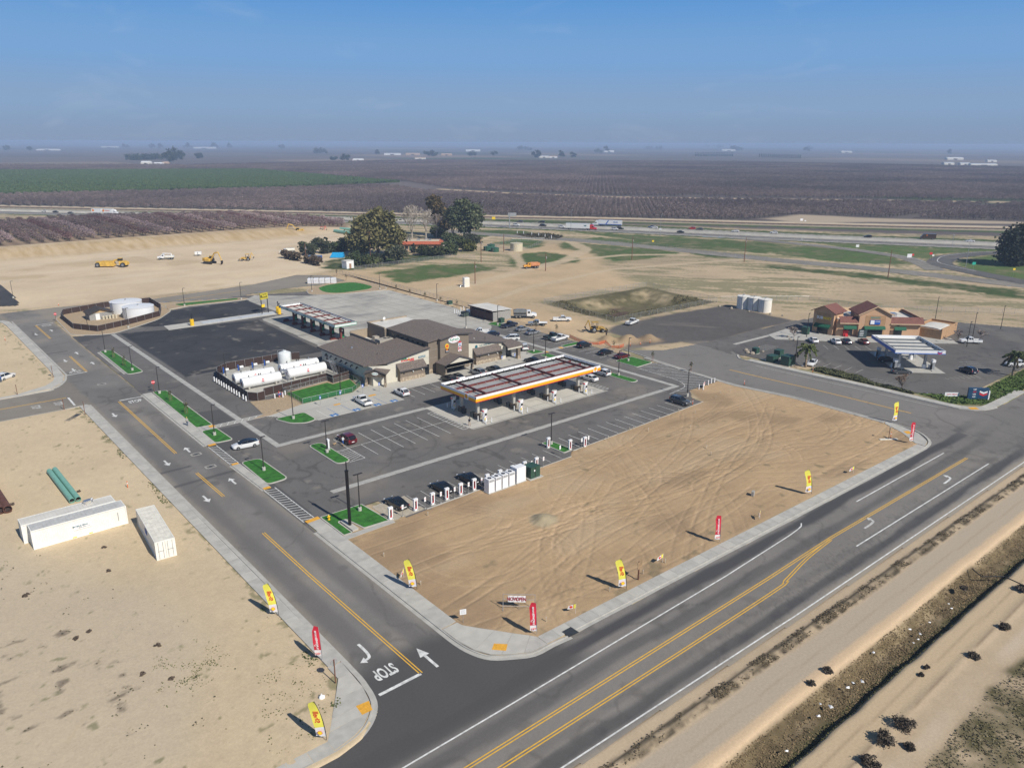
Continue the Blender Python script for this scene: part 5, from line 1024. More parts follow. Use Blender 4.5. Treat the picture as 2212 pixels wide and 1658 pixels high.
# ------------------------------------------------------------------ water tanks with pump house, oval slatted enclosure
slat_fence('enclosure_fence',[(48.6,283.4),(46.6,276.5),(46.4,259),(51.2,250.6),(61,254.8),(72.2,261.2),(75.8,272),(76.4,286.6),(62,288)],1.9,'dark brown slatted fence around the two big water tanks',True,gap=3)
def vtank(x,y,r,h,label,m,name='water_tank',roof=.35,group=None):
    t=thing(name,(x,y),0,label,'tank',group);n=40;ring=lambda rr,z:[(rr*math.cos(2*math.pi*j/n),rr*math.sin(2*math.pi*j/n),z)for j in range(n)]
    b=MB();b.loft([ring(r,0),ring(r,h)]);b.build('shell',m,t,30);b=MB();b.loft([ring(r+.08,h),ring(r+.08,h+.08),ring(r*.5,h+roof*.7),ring(.3,h+roof)]);rf=b.build('roof',m,t,30)
    MB().cyl(0,0,h+roof,h+roof+.35,.25,n=10).build('vent',STEEL,rf);b=MB();[b.cyl(r*1.02*math.cos(a),r*1.02*math.sin(a),0,h+.5,.03,n=5)for a in(R(200),R(203))];[b.tube((r*1.02*math.cos(R(200)),r*1.02*math.sin(R(200)),z*.4+.3),(r*1.02*math.cos(R(203)),r*1.02*math.sin(R(203)),z*.4+.3),.02,n=4)for z in range(int(h/.4))];b.build('ladder',STEEL,t);return t
vtank(66.7,264.6,4.7,3.6,'white cylindrical water tank nearer the street, inside the oval fence',TANKW);vtank(65.9,275.6,4.9,3.7,'white cylindrical water tank at the back of the oval fence',TANKW)
t=thing('pump_house',(56.3,270.6),0,'small grey block pump house with brown gable roof beside the water tanks','shed')
BLK=mat('grey_block',(.30,.29,.27),.9,var=.12,scale=2,bump=.2)
MB().bx(-3.4,3.2,-2.8,2.8,0,2.4).build('wall',BLK,t);b=MB();b.add([(-3.4,-2.78,2.4),(3.2,-2.78,2.4),(-.1,-2.78,3.5)],[(0,1,2)]);b.build('gable',mat('raw_siding',(.52,.36,.18),.8),t)
b=MB();roofslab(b,[(-3.9,-3.4,2.25),(-.1,-3.4,3.65),(-.1,3.2,3.65),(-3.9,3.2,2.25)],.15);roofslab(b,[(-.1,-3.4,3.65),(3.7,-3.4,2.25),(3.7,3.2,2.25),(-.1,3.2,3.65)],.15);b.build('roof',mat('dark_shingle',(.05,.042,.04),.95,var=.2,scale=3,bump=.5),t)
MB().bx(-1.6,-.4,-2.86,-2.8,0,2.1).build('door',WHITE,t)
for k in range(5):
    q=thing('plastic_barrel',(56.7+k*.95,267.2-.0*k),0,'cream plastic barrel lined up before the pump house, %s from the door' %('first','second','third','fourth','fifth')[k],'barrel','barrels at the pump house');b=MB();b.cyl(0,0,0,1.25,.36,n=14).cyl(0,0,1.25,1.4,.36,.2,14);b.build('body',mat('cream_plastic',(.55,.50,.38),.6),q,40);MB().cyl(0,0,1.4,1.46,.12,n=8).build('cap',BLACK,q)
for k in range(3):vtank(*((231.27,147.61),(231.81,143.66),(231.98,139.59))[k],2.15,4.3,'cream cylindrical tank at the edge of the gravel lot, %s of three' %('westernmost','middle one','easternmost')[k],mat('cream_tank',(.76,.73,.66),.5,var=.06,scale=.5),'storage_tank',.3,'three cream tanks by the gravel lot')
vtank(*(267.2,309.7),3.3,3.9,'single cream tank standing near the farm track',mat('cream_tank2',(.56,.50,.36),.6),'storage_tank',.3)
for k,q in enumerate((((255.28,319.29)),((255.52,313.3)),((262.56,325.39)))):vtank(*q,2.1,2.0,'dark green water tank by the farm track, %s' %('left one','right one','rear one')[k],mat('tank_green',(.03,.10,.06),.5),'storage_tank',.5,'green tanks by the farm track')

# ------------------------------------------------------------------ trash enclosure, dumpster, bollards
t=thing('trash_enclosure',(154.3,192.5),0,'brown gated trash enclosure with white roof behind the store','shed')
MAR=mat('maroon_gate',(.085,.035,.03),.7,var=.15,wave=('Y',.3,.25))
b=MB();b.bx(-3.2,4.2,-6.2,-6.0,0,2.9).bx(-3.2,4.2,5.6,5.8,0,2.9).bx(4.0,4.2,-6,5.6,0,2.9);b.build('wall',BLK,t)
for k in range(3):MB().bx(-3.2,-3.1,-5.9+k*3.85,-2.15+k*3.85,.1,2.6).build('gate',MAR,t)
for k in range(4):MB().bx(-3.25,-3.05,-6.0+k*3.85,-5.8+k*3.85,0,3.5).build('post',TRIM,t)
b=MB();roofslab(b,[(-3.9,-6.5,3.6),(4.5,-6.5,3.25),(4.5,6.1,3.25),(-3.9,6.1,3.6)],.12);b.build('roof',WROOF,t);b=MB();b.bx(-3.95,-3.8,-6.5,6.1,3.3,3.62);b.build('fascia',MAR,t)
t=thing('dumpster',(148.71,198.17),R(5),'dark green dumpster with open lid beside the trash enclosure','dumpster')
b=MB();b.add([(-1,-.7,.15),(1,-.7,.15),(1,.7,.15),(-1,.7,.15),(-1.1,-.9,1.3),(1.1,-.9,1.3),(1.1,.8,1.6),(-1.1,.8,1.6)],[(0,3,2,1),(0,1,5,4),(1,2,6,5),(2,3,7,6),(3,0,4,7),(4,5,6,7)]);b.build('body',mat('dumpster_green',(.06,.085,.075),.5),t);MB().bx(-1.05,1.05,-.85,.75,1.62,1.7).build('lid',BLACK,t)
for sx in(-1.15,1.15):MB().bx(sx-.06,sx+.06,-.5,.5,.7,.95).build('fork_pocket',STEEL,t)
for k,q in enumerate(((148.78,203.9),(149.06,202.98),(148.75,201.59),(148.66,200.51),(152.64,205.51),(153.96,205.64))):bollard(*q,'white bollard in the cluster before the trash enclosure, %s from the left' % ORD[k],'bollards before the trash enclosure',1.5,False,.13)
t=thing('propane_tank',(152.66,200.72),R(90),'white horizontal gas tank beside the trash enclosure','tank');b=MB();n=16;b.loft([[(x,.55*k*math.cos(2*math.pi*j/n),.95+.55*k*math.sin(2*math.pi*j/n))for j in range(n)]for x,k in((-1.6,.3),(-1.45,.8),(-1.2,1),(1.2,1),(1.45,.8),(1.6,.3))]);b.build('shell',TANKW,t,40);[MB().bx(x-.1,x+.1,-.4,.4,0,.5).build('saddle',CONC_D,t)for x in(-.9,.9)]
# ------------------------------------------------------------------ corner store with clay tile roofs, its canopy
PEACH=mat('peach_stucco',(.52,.325,.195),.9,var=.06,scale=.5,bump=.1);CLAY=mat('clay_tile',(.235,.098,.075),.85,var=.3,scale=2.5,wave=('X',.5,.45));CLAYY=mat('clay_tile_y',(.235,.098,.075),.85,var=.3,scale=2.5,wave=('Y',.5,.45));AWN=mat('green_awning',(.012,.105,.055),.8);PEACH_L=mat('peach_trim',(.60,.43,.27),.85)
s2=thing('corner_store',(225,105),0,'peach stucco corner store with red clay tile roofs and green awnings','store')
TS=Matrix.Translation((217.4,106.6,0))@Matrix.Rotation(R(-44),4,'Z')
def sb():q=MB();q.T=TS;return q
b=sb();b.bx(0,24,0,13,0,5.0);W(b,'wall',PEACH,s2);b=sb();b.bx(.3,23.7,1.2,12.7,5.0,5.05);W(b,'flat_roof',WROOF,s2)
b=sb();b.bx(-.1,24.1,12.7,13.1,5,6.2).bx(23.8,24.1,1,13,5,6.0).bx(-.1,.2,1,13,5,6.0);W(b,'parapet',PEACH_L,s2)
for x0,x1 in((.5,5.9),(15,24.6)):
    b=sb();roofslab(b,[(x0,-1.1,4.3),(x1,-1.1,4.3),(x1,.5,6.0),(x0,.5,6.0)],.2);W(b,'tile_mansard',CLAY,s2);b=sb();b.bx(x0-.05,x1+.05,-1.2,-1.0,4.05,4.3);W(b,'eave_trim',PEACH_L,s2)
b=sb();roofslab(b,[(24.7,-1.1,4.3),(24.7,13,4.3),(23.4,13,6.0),(23.4,.3,6.0)],.2);W(b,'tile_mansard',CLAYY,s2)
b=sb();b.bx(5.9,15,-.9,6.5,0,7.1);b.add([(5.9,-.9,7.1),(15,-.9,7.1),(10.45,-.9,9.4)],[(0,1,2)]);W(b,'tower_wall',PEACH,s2)
b=sb();roofslab(b,[(5.3,-1.5,6.95),(10.45,-1.5,9.55),(10.45,7,9.55),(5.3,7,6.95)],.22);roofslab(b,[(10.45,-1.5,9.55),(15.6,-1.5,6.95),(15.6,7,6.95),(10.45,7,9.55)],.22);r_=W(b,'tile_roof',CLAYY,s2)
b=sb();b.add([(5.3,-1.54,6.6),(10.45,-1.54,9.2),(15.6,-1.54,6.6),(15.6,-1.54,6.9),(10.45,-1.54,9.5),(5.3,-1.54,6.9)],[(0,1,4,5),(1,2,3,4)]);W(b,'rake_board',PEACH_L,s2,r_)
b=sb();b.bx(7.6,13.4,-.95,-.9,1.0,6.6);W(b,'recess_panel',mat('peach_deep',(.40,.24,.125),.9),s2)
US=lambda x,d,z:TS@frame((x,d,z),(1,0,0),(0,0,1))
b=MB().text('MARKET',.75,US(10.5,-1.02,6.0),bold=.03);W(b,'sign_lettering',mat('sign_grey_green',(.18,.30,.25),.6),s2)
b=sb();b.bx(9,11.9,-1.15,-.95,4.0,5.3);sg=W(b,'sign',SBLU,s2);b=sb();b.bx(9.1,10.2,-1.18,-1.15,4.1,5.2);W(b,'sign_picture',SWHT,s2,sg);b=MB().text('COFFEE',.4,US(11.05,-1.18,4.85),bold=.02);W(b,'lettering',SWHT,s2,sg)
for x0,x1,z in((1.5,5.2,2.6),(7.4,13.4,2.6),(16,19.4,2.5)):
    b=sb();n=4
    for k in range(n):b.add([(x0,-.95-.9*math.sin(k*.39),z+.9*math.cos(k*.39)),(x1,-.95-.9*math.sin(k*.39),z+.9*math.cos(k*.39)),(x1,-.95-.9*math.sin((k+1)*.39),z+.9*math.cos((k+1)*.39)),(x0,-.95-.9*math.sin((k+1)*.39),z+.9*math.cos((k+1)*.39))],[(0,1,2,3)])
    W(b,'awning',AWN,s2);b=sb();b.bx(x0+.5,x1-.5,-.98 if x0<14 and x0>6 else-.06,-.9 if x0<14 and x0>6 else .0,.4,2.5);W(b,'window',GLASS,s2)
b=sb();n=18;b.add([(17.6+.7*math.cos(2*math.pi*k/n),-.1,4.0+.6*math.sin(2*math.pi*k/n))for k in range(n)],[tuple(range(n))]);W(b,'round_sign',SBLK,s2)
b=sb();b.bx(2,3.3,-.7,-.05,.1,2.0);W(b,'vending_machine',SRED,s2)
b=sb();b.bx(5,8,4,7,5.05,6.0).bx(2,3.4,8,9.6,5.05,6.2).bx(17,19,5,7,5.05,6.1);W(b,'rooftop_unit',ALU,s2)
# sandwich shop tower
b=MB();b.bx(217,222.5,107.6,114,0,7.0);b.add([(217,107.6,7.0),(217,114,7.0),(217,110.8,8.5)],[(0,2,1)]);W(b,'tower_wall',PEACH,s2)
b=MB();roofslab(b,[(216.3,106.9,6.8),(223.4,106.9,6.8),(223.4,110.8,8.7),(216.3,110.8,8.7)],.2);roofslab(b,[(216.3,110.8,8.7),(223.4,110.8,8.7),(223.4,114.7,6.8),(216.3,114.7,6.8)],.2);W(b,'tile_roof',CLAY,s2)
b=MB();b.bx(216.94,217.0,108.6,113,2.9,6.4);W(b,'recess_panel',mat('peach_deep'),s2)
ML=frame((216.9,111.9,4.9),(0,-1,0),(0,0,1));b=MB().text('SUB',1.15,ML,bold=.04);W(b,'sign_lettering',SWHT,s2);b=MB().text('WAY',1.15,frame((216.9,109.6,4.9),(0,-1,0),(0,0,1)),bold=.04);W(b,'sign_lettering',SYEL,s2)
b=MB();b.add([(217,108.2,3.2),(217,113.2,3.2),(216,113.2,2.4),(216,108.2,2.4),(216,113.2,2.0),(216,108.2,2.0)],[(0,1,2,3),(3,2,4,5)]);W(b,'awning',AWN,s2);b=MB();b.bx(216.93,217,109,112.4,.1,2.4);W(b,'window',GLASS,s2)
# car wash block
b=MB();b.T=Matrix.Translation((236.8,84.6,0))@Matrix.Rotation(R(3),4,'Z');b.bx(0,12.8,0,7.5,0,2.75).bx(0,12.8,0,.25,2.75,3.3).bx(12.55,12.8,.25,7.5,2.75,3.3).bx(0,12.55,7.25,7.5,2.75,3.3);W(b,'wash_wall',mat('peach_dark',(.42,.26,.14),.9),s2)  # car wash walls in a darker peach than the store walls
b=MB();b.T=Matrix.Translation((236.8,84.6,0))@Matrix.Rotation(R(3),4,'Z');n=8;b.loft([[(x,3.7+3.0*math.cos(math.pi*k/n),2.76+.45*math.sin(math.pi*k/n))for k in range(n+1)]for x in(.5,9)]);W(b,'wash_roof',WROOF,s2)
# fuel canopy of the corner store
FB=mat('fascia_blue',(.02,.13,.50),.4)
t=thing('fuel_canopy',(203,80.3),R(45),'blue and white square fuel canopy on the corner store lot','canopy')
h0,h1=8.0,6.1      # half length along / across
for(p,q)in(((-h0,-h1),(h0,-h1)),((h0,-h1),(h0,h1)),((h0,h1),(-h0,h1)),((-h0,h1),(-h0,-h1))):
    d=(Vector(q)-Vector(p)).normalized();n=Vector((d.y,-d.x));f=lambda z0,z1,o:MB().prism([tuple(v)for v in(Vector(p)+n*o,Vector(q)+n*o,Vector(q)-n*.12,Vector(p)-n*.12)],z0,z1)
    fa=f(4.7,5.6,0).build('fascia',FW,t);f(4.7,4.88,.03).build('blue_band',FB,fa)
    if n.y>.9:f(4.9,5.5,.02).build('blue_panel',FB,fa)
MB().bx(-h0+.1,h0-.1,-h1+.1,h1-.1,4.8,4.9).build('deck',WROOF,t)
for k in range(4):x=-5.4+k*3.6;MB().bx(x-.12,x+.12,-h1+.4,h1-.4,4.9,5.25).build('beam',mat('beam_grey',(.16,.18,.20),.5,.4),t)
for y in(-h1+.5,h1-.9):MB().bx(-h0+.4,h0-.4,y-.06,y+.06,5.2,5.35).build('beam',mat('beam_grey'),t)
for k in range(9):x=-h0+.8+k*1.8;b=MB();b.tube((x,h1-.15,5.5),(x,h1-1.2,4.95),.06,n=4);b.build('fascia_brace',STEEL,t)
for x in(-4.2,4.2):
    for y in(-3.2,3.2):c=MB().bx(x-.28,x+.28,y-.28,y+.28,.04,4.8).build('column',STEEL,t);MB().cyl(x,y,.04,1.1,.55,n=14).build('column_sleeve',SWHT,c)
M=frame((-h0-.05,-h1+1.4,5.25),(0,-1,0),(0,0,1))
for dy,m_ in((.1,SBLU),(-.18,SRED)):b=MB();b.T=M;b.add([(-.55,dy+.15,.02),(0,dy-.1,.02),(.55,dy+.15,.02),(.55,dy-.08,.02),(0,dy-.33,.02),(-.55,dy-.08,.02)],[(0,5,4,1),(1,4,3,2)]);b.build('chevron_emblem',m_,t)
cn=0
for x in(-4.2,4.2):
    for y in(-4.6,4.6):
        P=Vector((203,80.3,0))+rotz((x+(1.4 if x>0 else-1.4),y,0),R(45));q=thing('fuel_pump',tuple(P),R(45),'white and blue fuel pump under the corner store canopy, %s' %('near left','far left','near right','far right')[cn],'fuel pump','pumps at the corner store');cn+=1
        MB().bx(-1.6,1.6,-.6,.6,.04,.18).build('kerb',CONC,q);MB().bx(-.5,.5,-.35,.35,.18,1.5).build('body',SBLK,q);MB().bx(-.6,.6,-.4,.4,2.1,2.7).build('valance',SWHT,q)
        b=MB();b.bx(-.6,-.5,-.3,.3,.18,2.1).bx(.5,.6,-.3,.3,.18,2.1);b.build('frame',STEEL,q);MB().bx(.8,1.5,-.4,.4,.18,1.1).build('trash_valet',SWHT,q);MB().bx(.85,1.45,-.43,-.4,.3,.9).build('blue_panel',FB,q)
t=thing('price_sign',(185.48,56.62),R(-48),'blue monument price sign on the planted corner','sign')
t.scale=(.82,)*3;MB().bx(-2.6,2.6,-.3,.3,.1,3.3).build('body',mat('price_blue',(.015,.06,.13),.4),t);MB().bx(2.6,2.9,-.35,.35,.1,2.6).build('end_cap',SWHT,t)
for dy,m_ in((2.6,SBLU),(2.0,SRED)):b=MB();b.add([(.2,-.33,dy),(1.2,-.33,dy-.4),(2.2,-.33,dy),(2.2,-.33,dy-.45),(1.2,-.33,dy-.9),(.2,-.33,dy-.45)],[(0,5,4,1),(1,4,3,2)]);b.build('chevron_emblem',m_ if m_ is SRED else SWHT,t)
for k in range(4):b=MB().text('4.89',.5,UPZ(-1.1,-.33,2.9-k*.7),bold=.03);b.build('price_digits',SWHT if k!=1 else SRED,t)
MB().bx(-.9,-.2,-.32,-.3,.5,.8).build('panel',TEAL,t)
t=thing('banner_sign',(182.82,60.97),R(-42),'small white banner on the planted corner beside the price sign','banner');MB().bx(-1.6,1.6,-.03,.03,.2,1.1).build('cloth',SWHT,t);b=MB().text('NOW HIRING',.38,UPZ(0,-.05,.65),bold=.02);b.build('lettering',SRED,t);[MB().cyl(x,0,0,1.2,.04,n=6).build('post',STEEL,t)for x in(-1.6,1.6)]
t=thing('menu_board',(221.41,100.53),R(-44),'dark grey menu board standing before the corner store entrance','sign');MB().bx(-1.2,1.2,-.15,.15,0,2.6).build('panel',mat('slate_panel',(.035,.06,.065),.5),t);b=MB();[b.bx(-.9,.2,-.18,-.15,.7+k*.45,.82+k*.45)for k in range(4)];b.build('text_lines',SWHT,t)
# ------------------------------------------------------------------ farmhouse among the trees
t=thing('farmhouse',(230.52,345.09),R(-38),'low farmhouse with red tile edged flat roof among the trees','house')
MB().bx(-11,11,-6,6,0,4.0).build('wall',mat('tan_stucco',(.43,.29,.19),.9),t);MB().bx(-9.9,9.9,-4.7,4.9,4.2,4.84).build('flat_roof',mat('cream_roof',(.55,.47,.34),.9),t)
b=MB();roofslab(b,[(-11.8,-7,3.7),(11.8,-7,3.7),(10,-4.8,4.9),(-10,-4.8,4.9)],.2);roofslab(b,[(11.8,-7,3.7),(11.8,6.6,3.7),(10,5,4.9),(10,-4.8,4.9)],.2);roofslab(b,[(11.8,6.8,3.7),(-11.8,6.8,3.7),(-10,5,4.9),(10,5,4.9)],.2);b.build('tile_roof',mat('clay_orange',(.42,.11,.055),.85,var=.25,scale=2),t)
for x in(-7,-3,4,8):w1=MB().bx(x-.8,x+.8,-6.06,-6,.9,2.6).build('window',GLASS,t);MB().bx(x-.9,x+.9,-6.1,-6.0,.75,.9).build('sill',WHITE,w1)
for x in(-9,-5,.5):MB().bx(x-.6,x+.6,-6.05,-6,.1,2.3).build('door',mat('green_door',(.02,.09,.07),.5),t)
for x,y in((-6,1),(-1,0),(3,2),(5,-1)):MB().bx(x-.7,x+.7,y-.6,y+.6,4.84,5.7).build('rooftop_unit',ALU,t)
MB().bx(12,16,-4,0,2.5,2.7).build('porch_roof',WROOF,t);[MB().cyl(x,y,0,2.5,.08,n=6).build('porch_post',WHITE,t)for x,y in((15.7,-3.7),(15.7,-.3))]
# shed, container, blue pipes
t=thing('tool_shed',(169.34,313.07),R(8),'small white box shed at the corner of the farmhouse yard','shed');MB().bx(-2,2,-1.8,1.8,0,3.4).build('wall',WHITE,t);MB().bx(-2.1,2.1,-1.9,1.9,3.4,3.55).build('roof',WROOF,t);MB().bx(-.6,.6,-1.84,-1.8,0,2.2).build('door',mat('rust_door',(.35,.2,.12),.8),t)
# far barns and houses on the plain
def barn(u,w_,d,h,col,roofc,label,rz=.6):
    t=thing('barn',u,rz,label,'building','distant farm buildings');MB().bx(-w_/2,w_/2,-d/2,d/2,0,h).build('wall',col,t)
    b=MB();r=h*.45;b.add([(-w_/2,-d/2,h),(w_/2,-d/2,h),(w_/2,0,h+r),(-w_/2,0,h+r),(-w_/2,d/2,h),(w_/2,d/2,h)],[(0,1,2,3),(3,2,5,4),(0,3,4),(1,5,2)]);b.build('roof',roofc,t);MB().bx(-w_*.12,w_*.12,-d/2-.1,-d/2,0,h*.7).build('door',TRIM,t)
TANR=mat('tan_roof',(.5,.36,.26),.8)
for u,w_,d,h,c_,r_,l_ in(((579.02,2037.63),22,14,6,OFFWHITE,WHITE,'cream gabled shed left of the white farm buildings on the far plain'),((604.14,2021.78),24,10,4,WHITE,WHITE,'long low white farm building right of the cream shed'),((616.74,2013.83),14,10,5,TANR,TANR,'small tan house at the end of the far farm'),
 ((2369.86,907.71),28,16,5,OFFWHITE,mat('pale_roof',(.5,.53,.55),.6),'large white shed on the right, first of the packing sheds'),((2358.17,861.36),28,16,5,OFFWHITE,mat('pale_roof'),'large white shed on the right, middle packing shed'),((2302.31,795.47),70,16,5,OFFWHITE,mat('pale_roof',(.5,.53,.55),.6),'longest white shed on the right, end of the packing sheds'),((2877.14,971.56),30,16,5,OFFWHITE,mat('pale_roof'),'white shed behind the packing sheds'),
 ((1888.28,3026.48),70,30,6,WHITE,mat('pale_roof'),'white barn at the centre of the far plain'),((1968.88,2987.09),60,30,6,TANR,TANR,'tan barn right of the white barn on the far plain'),((1466.81,2182.67),34,20,5,OFFWHITE,TANR,'isolated tan roofed house in the orchard, mid distance'),((2030.81,2817.94),45,30,6,TANR,TANR,'tan shed right of the dark tree clump'),((3133.02,4059.44),90,40,8,WHITE,WHITE,'wide white barn near the horizon, right of centre'),
 ((1199.56,2115.09),30,18,5,WHITE,WHITE,'white trailer house in the central orchard'),((3634.98,3353.29),60,30,8,WHITE,WHITE,'white house under tall trees near the horizon'),((2049.99,2220.05),36,18,5,OFFWHITE,WHITE,'small white farmhouse left of centre tree pair'),((2081.65,2202.79),30,18,5,WHITE,TANR,'small white farmhouse right of the tree pair'),
 ((5240.5,3601.32),100,40,8,WHITE,WHITE,'long white shed beside the far round tree'),((4994.63,2545.8),70,40,8,OFFWHITE,WHITE,'pale shed near the right horizon'),((987.43,5355.39),120,40,6,WHITE,WHITE,'pale low shed near the left horizon'),((2266.45,6389.7),160,50,8,WHITE,WHITE,'pale sheds near the horizon, left of centre'),((1836.98,7436.97),130,50,8,OFFWHITE,WHITE,'pale building near the left horizon beside a tree'),((13838,16644.3),300,90,12,WHITE,WHITE,'bright long roof on the horizon, centre'),((9779.04,17953.4),330,90,12,OFFWHITE,TANR,'tan roofs on the horizon, left of centre'),((3179.7,1199.84),60,24,6,OFFWHITE,WHITE,'low pale shed left of the packing sheds')):
    barn(u,w_,d,h,c_,r_,l_,R(-40))
# ================================================================== STREET FURNITURE
LAMP={}
def lamp(p,label,h=6.3,heads=1,base=True,key=None):
    k=(h,heads,base)
    if k not in LAMP:
        t=thing('lamp_post',p,0,label,'lamp post','parking lot lamp posts');z=.75 if base else 0
        if base:b=MB();b.cyl(0,0,0,.72,.30,n=16).cyl(0,0,.72,.76,.30,.26,16);b.build('concrete_base',CONC_L,t,40)
        b=MB();b.add([(-.075,-.075,z),(.075,-.075,z),(.075,.075,z),(-.075,.075,z),(-.055,-.055,h),(.055,-.055,h),(.055,.055,h),(-.055,.055,h)],[(0,1,5,4),(1,2,6,5),(2,3,7,6),(3,0,4,7),(4,5,6,7)]);b.build('pole',DKPOLE,t)
        for s in((1,)if heads==1 else(1,-1)):b=MB();b.bx(s*.05 if s>0 else-.75,.75 if s>0 else-.05,-.16,.16,h-.06,h+.03);b.build('lamp_head',DKPOLE,t)
        LAMP[k]=t;return t
    return dup(LAMP[k],p,0,label)
L1=[((49.4,254.6),'front of the oval fence, left one'),((59.47,249.96),'front of the oval fence, right one'),((46.6,223.6),'turf island with two saplings, far end'),((47.2,200.6),'turf island with two saplings, near end'),((46.6,177.2),'long turf strip by the stop sign'),((46.6,143.4),'small turf bed by the path'),((62.47,178.94),'tank yard inner corner'),
 ((83.73,272.77),'narrow north turf strip, left end'),((103.31,271.6),'narrow north turf strip, right end'),((47.0,121.2),'turf bed near the white car'),((59.2,121.5),'pill shaped turf island'),((62.4,142.3),'half round turf island'),((78.25,151.6),'dog run'),((93.56,98.08),'small charger island'),((136.19,150.46),'planting by the store east end, left'),((133.87,143.21),'planting by the store east end, right'),((137.19,120.39),'east pill shaped turf island'),((148.95,127.63),'east square turf bed'),((148.98,181.45),'turf bed by the trash enclosure'),((156.39,224.81),'back fence, right of the far turf'),((137.07,99.59),'big exit hatch'),((129.84,269.4),'big round turf, left'),((152.42,257.49),'big round turf, right'),((40.88,325.79),'dark plot at the left edge'),((138.9,184.48),'rear of the store')]
for p,l in L1:lamp(p,'dark lamp post on a concrete base at the '+l,6.3,2 if 'charger' in l or 'pill shaped turf island'==l else 1)
lamp((52.0,97.0),'dark twin head lamp post beside the tall black sign pole',6.3,2)
for p,l in(((180.4,98.25),'green utility boxes at the corner store'),((265.11,97.44),'back row of the corner store lot, left'),((266,78.47),'back row of the corner store lot, right'),((248.34,80.12),'round planter behind the blue canopy'),((234.12,76.57),'front of the round planter'),((209.37,111.39),'outdoor tables of the corner store'),((229.21,60.66),'right edge of the corner store lot')):lamp(p,'slim dark lamp post at the '+l,7.2,1,False)
t=thing('sign_pole',(48.4,93.6,.3),0,'tall thick black bare sign pole on the corner turf bed','pole');b=MB();b.cyl(0,0,0,8.6,.24,n=18);b.build('shaft',mat('black_steel',(.014,.014,.016),.45,.3),t,40);MB().cyl(0,0,8.6,8.75,.30,n=18).build('flange',mat('black_steel'),t);MB().cyl(0,0,8.75,10.1,.09,n=10).build('mast',mat('black_steel'),t)
t=thing('fire_hydrant',(46.9,97.3,.17),0,'yellow fire hydrant on the corner turf bed','hydrant');b=MB();b.cyl(0,0,0,.08,.2,n=12).cyl(0,0,.08,.62,.13,n=12).cyl(0,0,.62,.82,.15,.05,12);b.build('barrel',YELLOW,t,40);b=MB();b.tube((-.25,0,.5),(.25,0,.5),.07,n=8).tube((0,-.22,.45),(0,0,.45),.09,n=8);b.build('outlet',YELLOW,t)
# charging posts
CHW=mat('charger_white',(.82,.82,.82),.3,var=.02);CHR=mat('charger_red',(.42,.01,.02),.35)
CH=None
def charger(p,label,rz=0):
    global CH
    if CH:return dup(CH,p,rz,label)
    t=thing('charging_post',p,rz,label,'charger','electric car charging posts');CH=t
    MB().bx(-.42,.42,-.28,.28,0,.08).build('foot',CONC_L,t)
    b=MB();b.bx(-.34,-.17,-.14,.14,.08,1.75).bx(.17,.34,-.14,.14,.08,1.75).bx(-.34,.34,-.14,.14,.08,.35);b.build('frame',CHW,t)
    b=MB();b.loft([[(x*.37,y_*.2,z)for x,y_ in((-1,-1),(1,-1),(1,1),(-1,1))]for z in(1.72,1.8,2.0,2.06)]);b.build('head',CHW,t)
    b=MB();b.bx(.08,.17,-.1,.1,.5,1.72).bx(-.17,.17,-.1,.1,.35,.5).bx(-.02,.08,-.1,.1,.5,.62);b.build('red_insert',CHR,t)
    b=MB();b.path([(.0,-.12,1.7),(-.12,-.16,1.2),(-.05,-.16,.7),(.06,-.13,1.0)],.025,5);b.build('cable',BLACK,t)
    MB().text('CHARGE',.1,UPZ(0,-.21,1.9),bold=.02).build('lettering',mat('sign_grey',(.3,.3,.3),.5),t)
    return t
order=('first','second','third','fourth','fifth','sixth','seventh','eighth','ninth','tenth','eleventh')
CX=[54.2,58.7,61.9,64.65,67.4,70.15,72.9,75.65,78.4,81.15,83.9]
for k,x in enumerate(CX):charger((x,91.6,.05),'white charging post with red insert in the front row, %s from the side street' % order[k])
charger((92.1,97.32),'white charging post beside the lamp on the small charger island');charger((94.47,93.95),'white charging post at the tip of the small charger island');charger((97.61,93.18),'white charging post farthest east, beyond the small charger island');charger((60.0,122.6,.17),'white charging post beside the lamp on the pill shaped turf island',R(90))
SP=None
def post_sign(p,label,h=1.95,m=SWHT,w_=.3,ph=.62,rz=0,post=STEEL,name='sign_post',group=None,k=None):
    t=thing(name,p,rz,label,'sign',group);MB().cyl(0,0,0,h,.035,n=6).build('post',post,t);MB().bx(-w_/2,w_/2,-.06,-.03,h-ph,h).build('panel',m,t);return t
for k,x in enumerate([56.1,60.2,63.2,65.9,68.7,71.4,74.2,76.9,79.6,82.4,85.2]):
    t=post_sign((x,91.2,.05),'small white stall sign in the charger row, %s from the side street' % order[k],2.0,SWHT,.34,.75,0,STEEL,'stall_sign','charger stall signs');MB().cyl(0,0,0,.12,.16,n=10).build('footing',CONC,t);MB().bx(-.15,.15,-.065,-.06,1.62,1.66).build('text_bar',SRED,t)
for q,l in(((91.18,93.23),'near side of the charger island'),((96.81,93.25),'left of the last charger'),((98.61,93.25),'right of the last charger')):post_sign(q,'small white stall sign on a steel post, '+l,2.0,SWHT,.34,.75,0,STEEL,'stall_sign','charger stall signs')
for q,l in(((70.68,146.57),'first along the dog run'),((75.71,146.96),'second along the dog run'),((82,148.15),'left of the corner entry'),((85.53,146.87),'before the corner entry'),((121.9,146.76),'west side of the east porch'),((125.86,146.33),'east side of the east porch')):
    t=post_sign((*q,.05),'blue accessible parking sign on a post, '+l,2.2,SBLU,.42,.75,0,STEEL,'accessible_sign','blue parking signs');MB().bx(-.1,.1,-.068,-.06,1.6,2.0).build('symbol',SWHT,t)
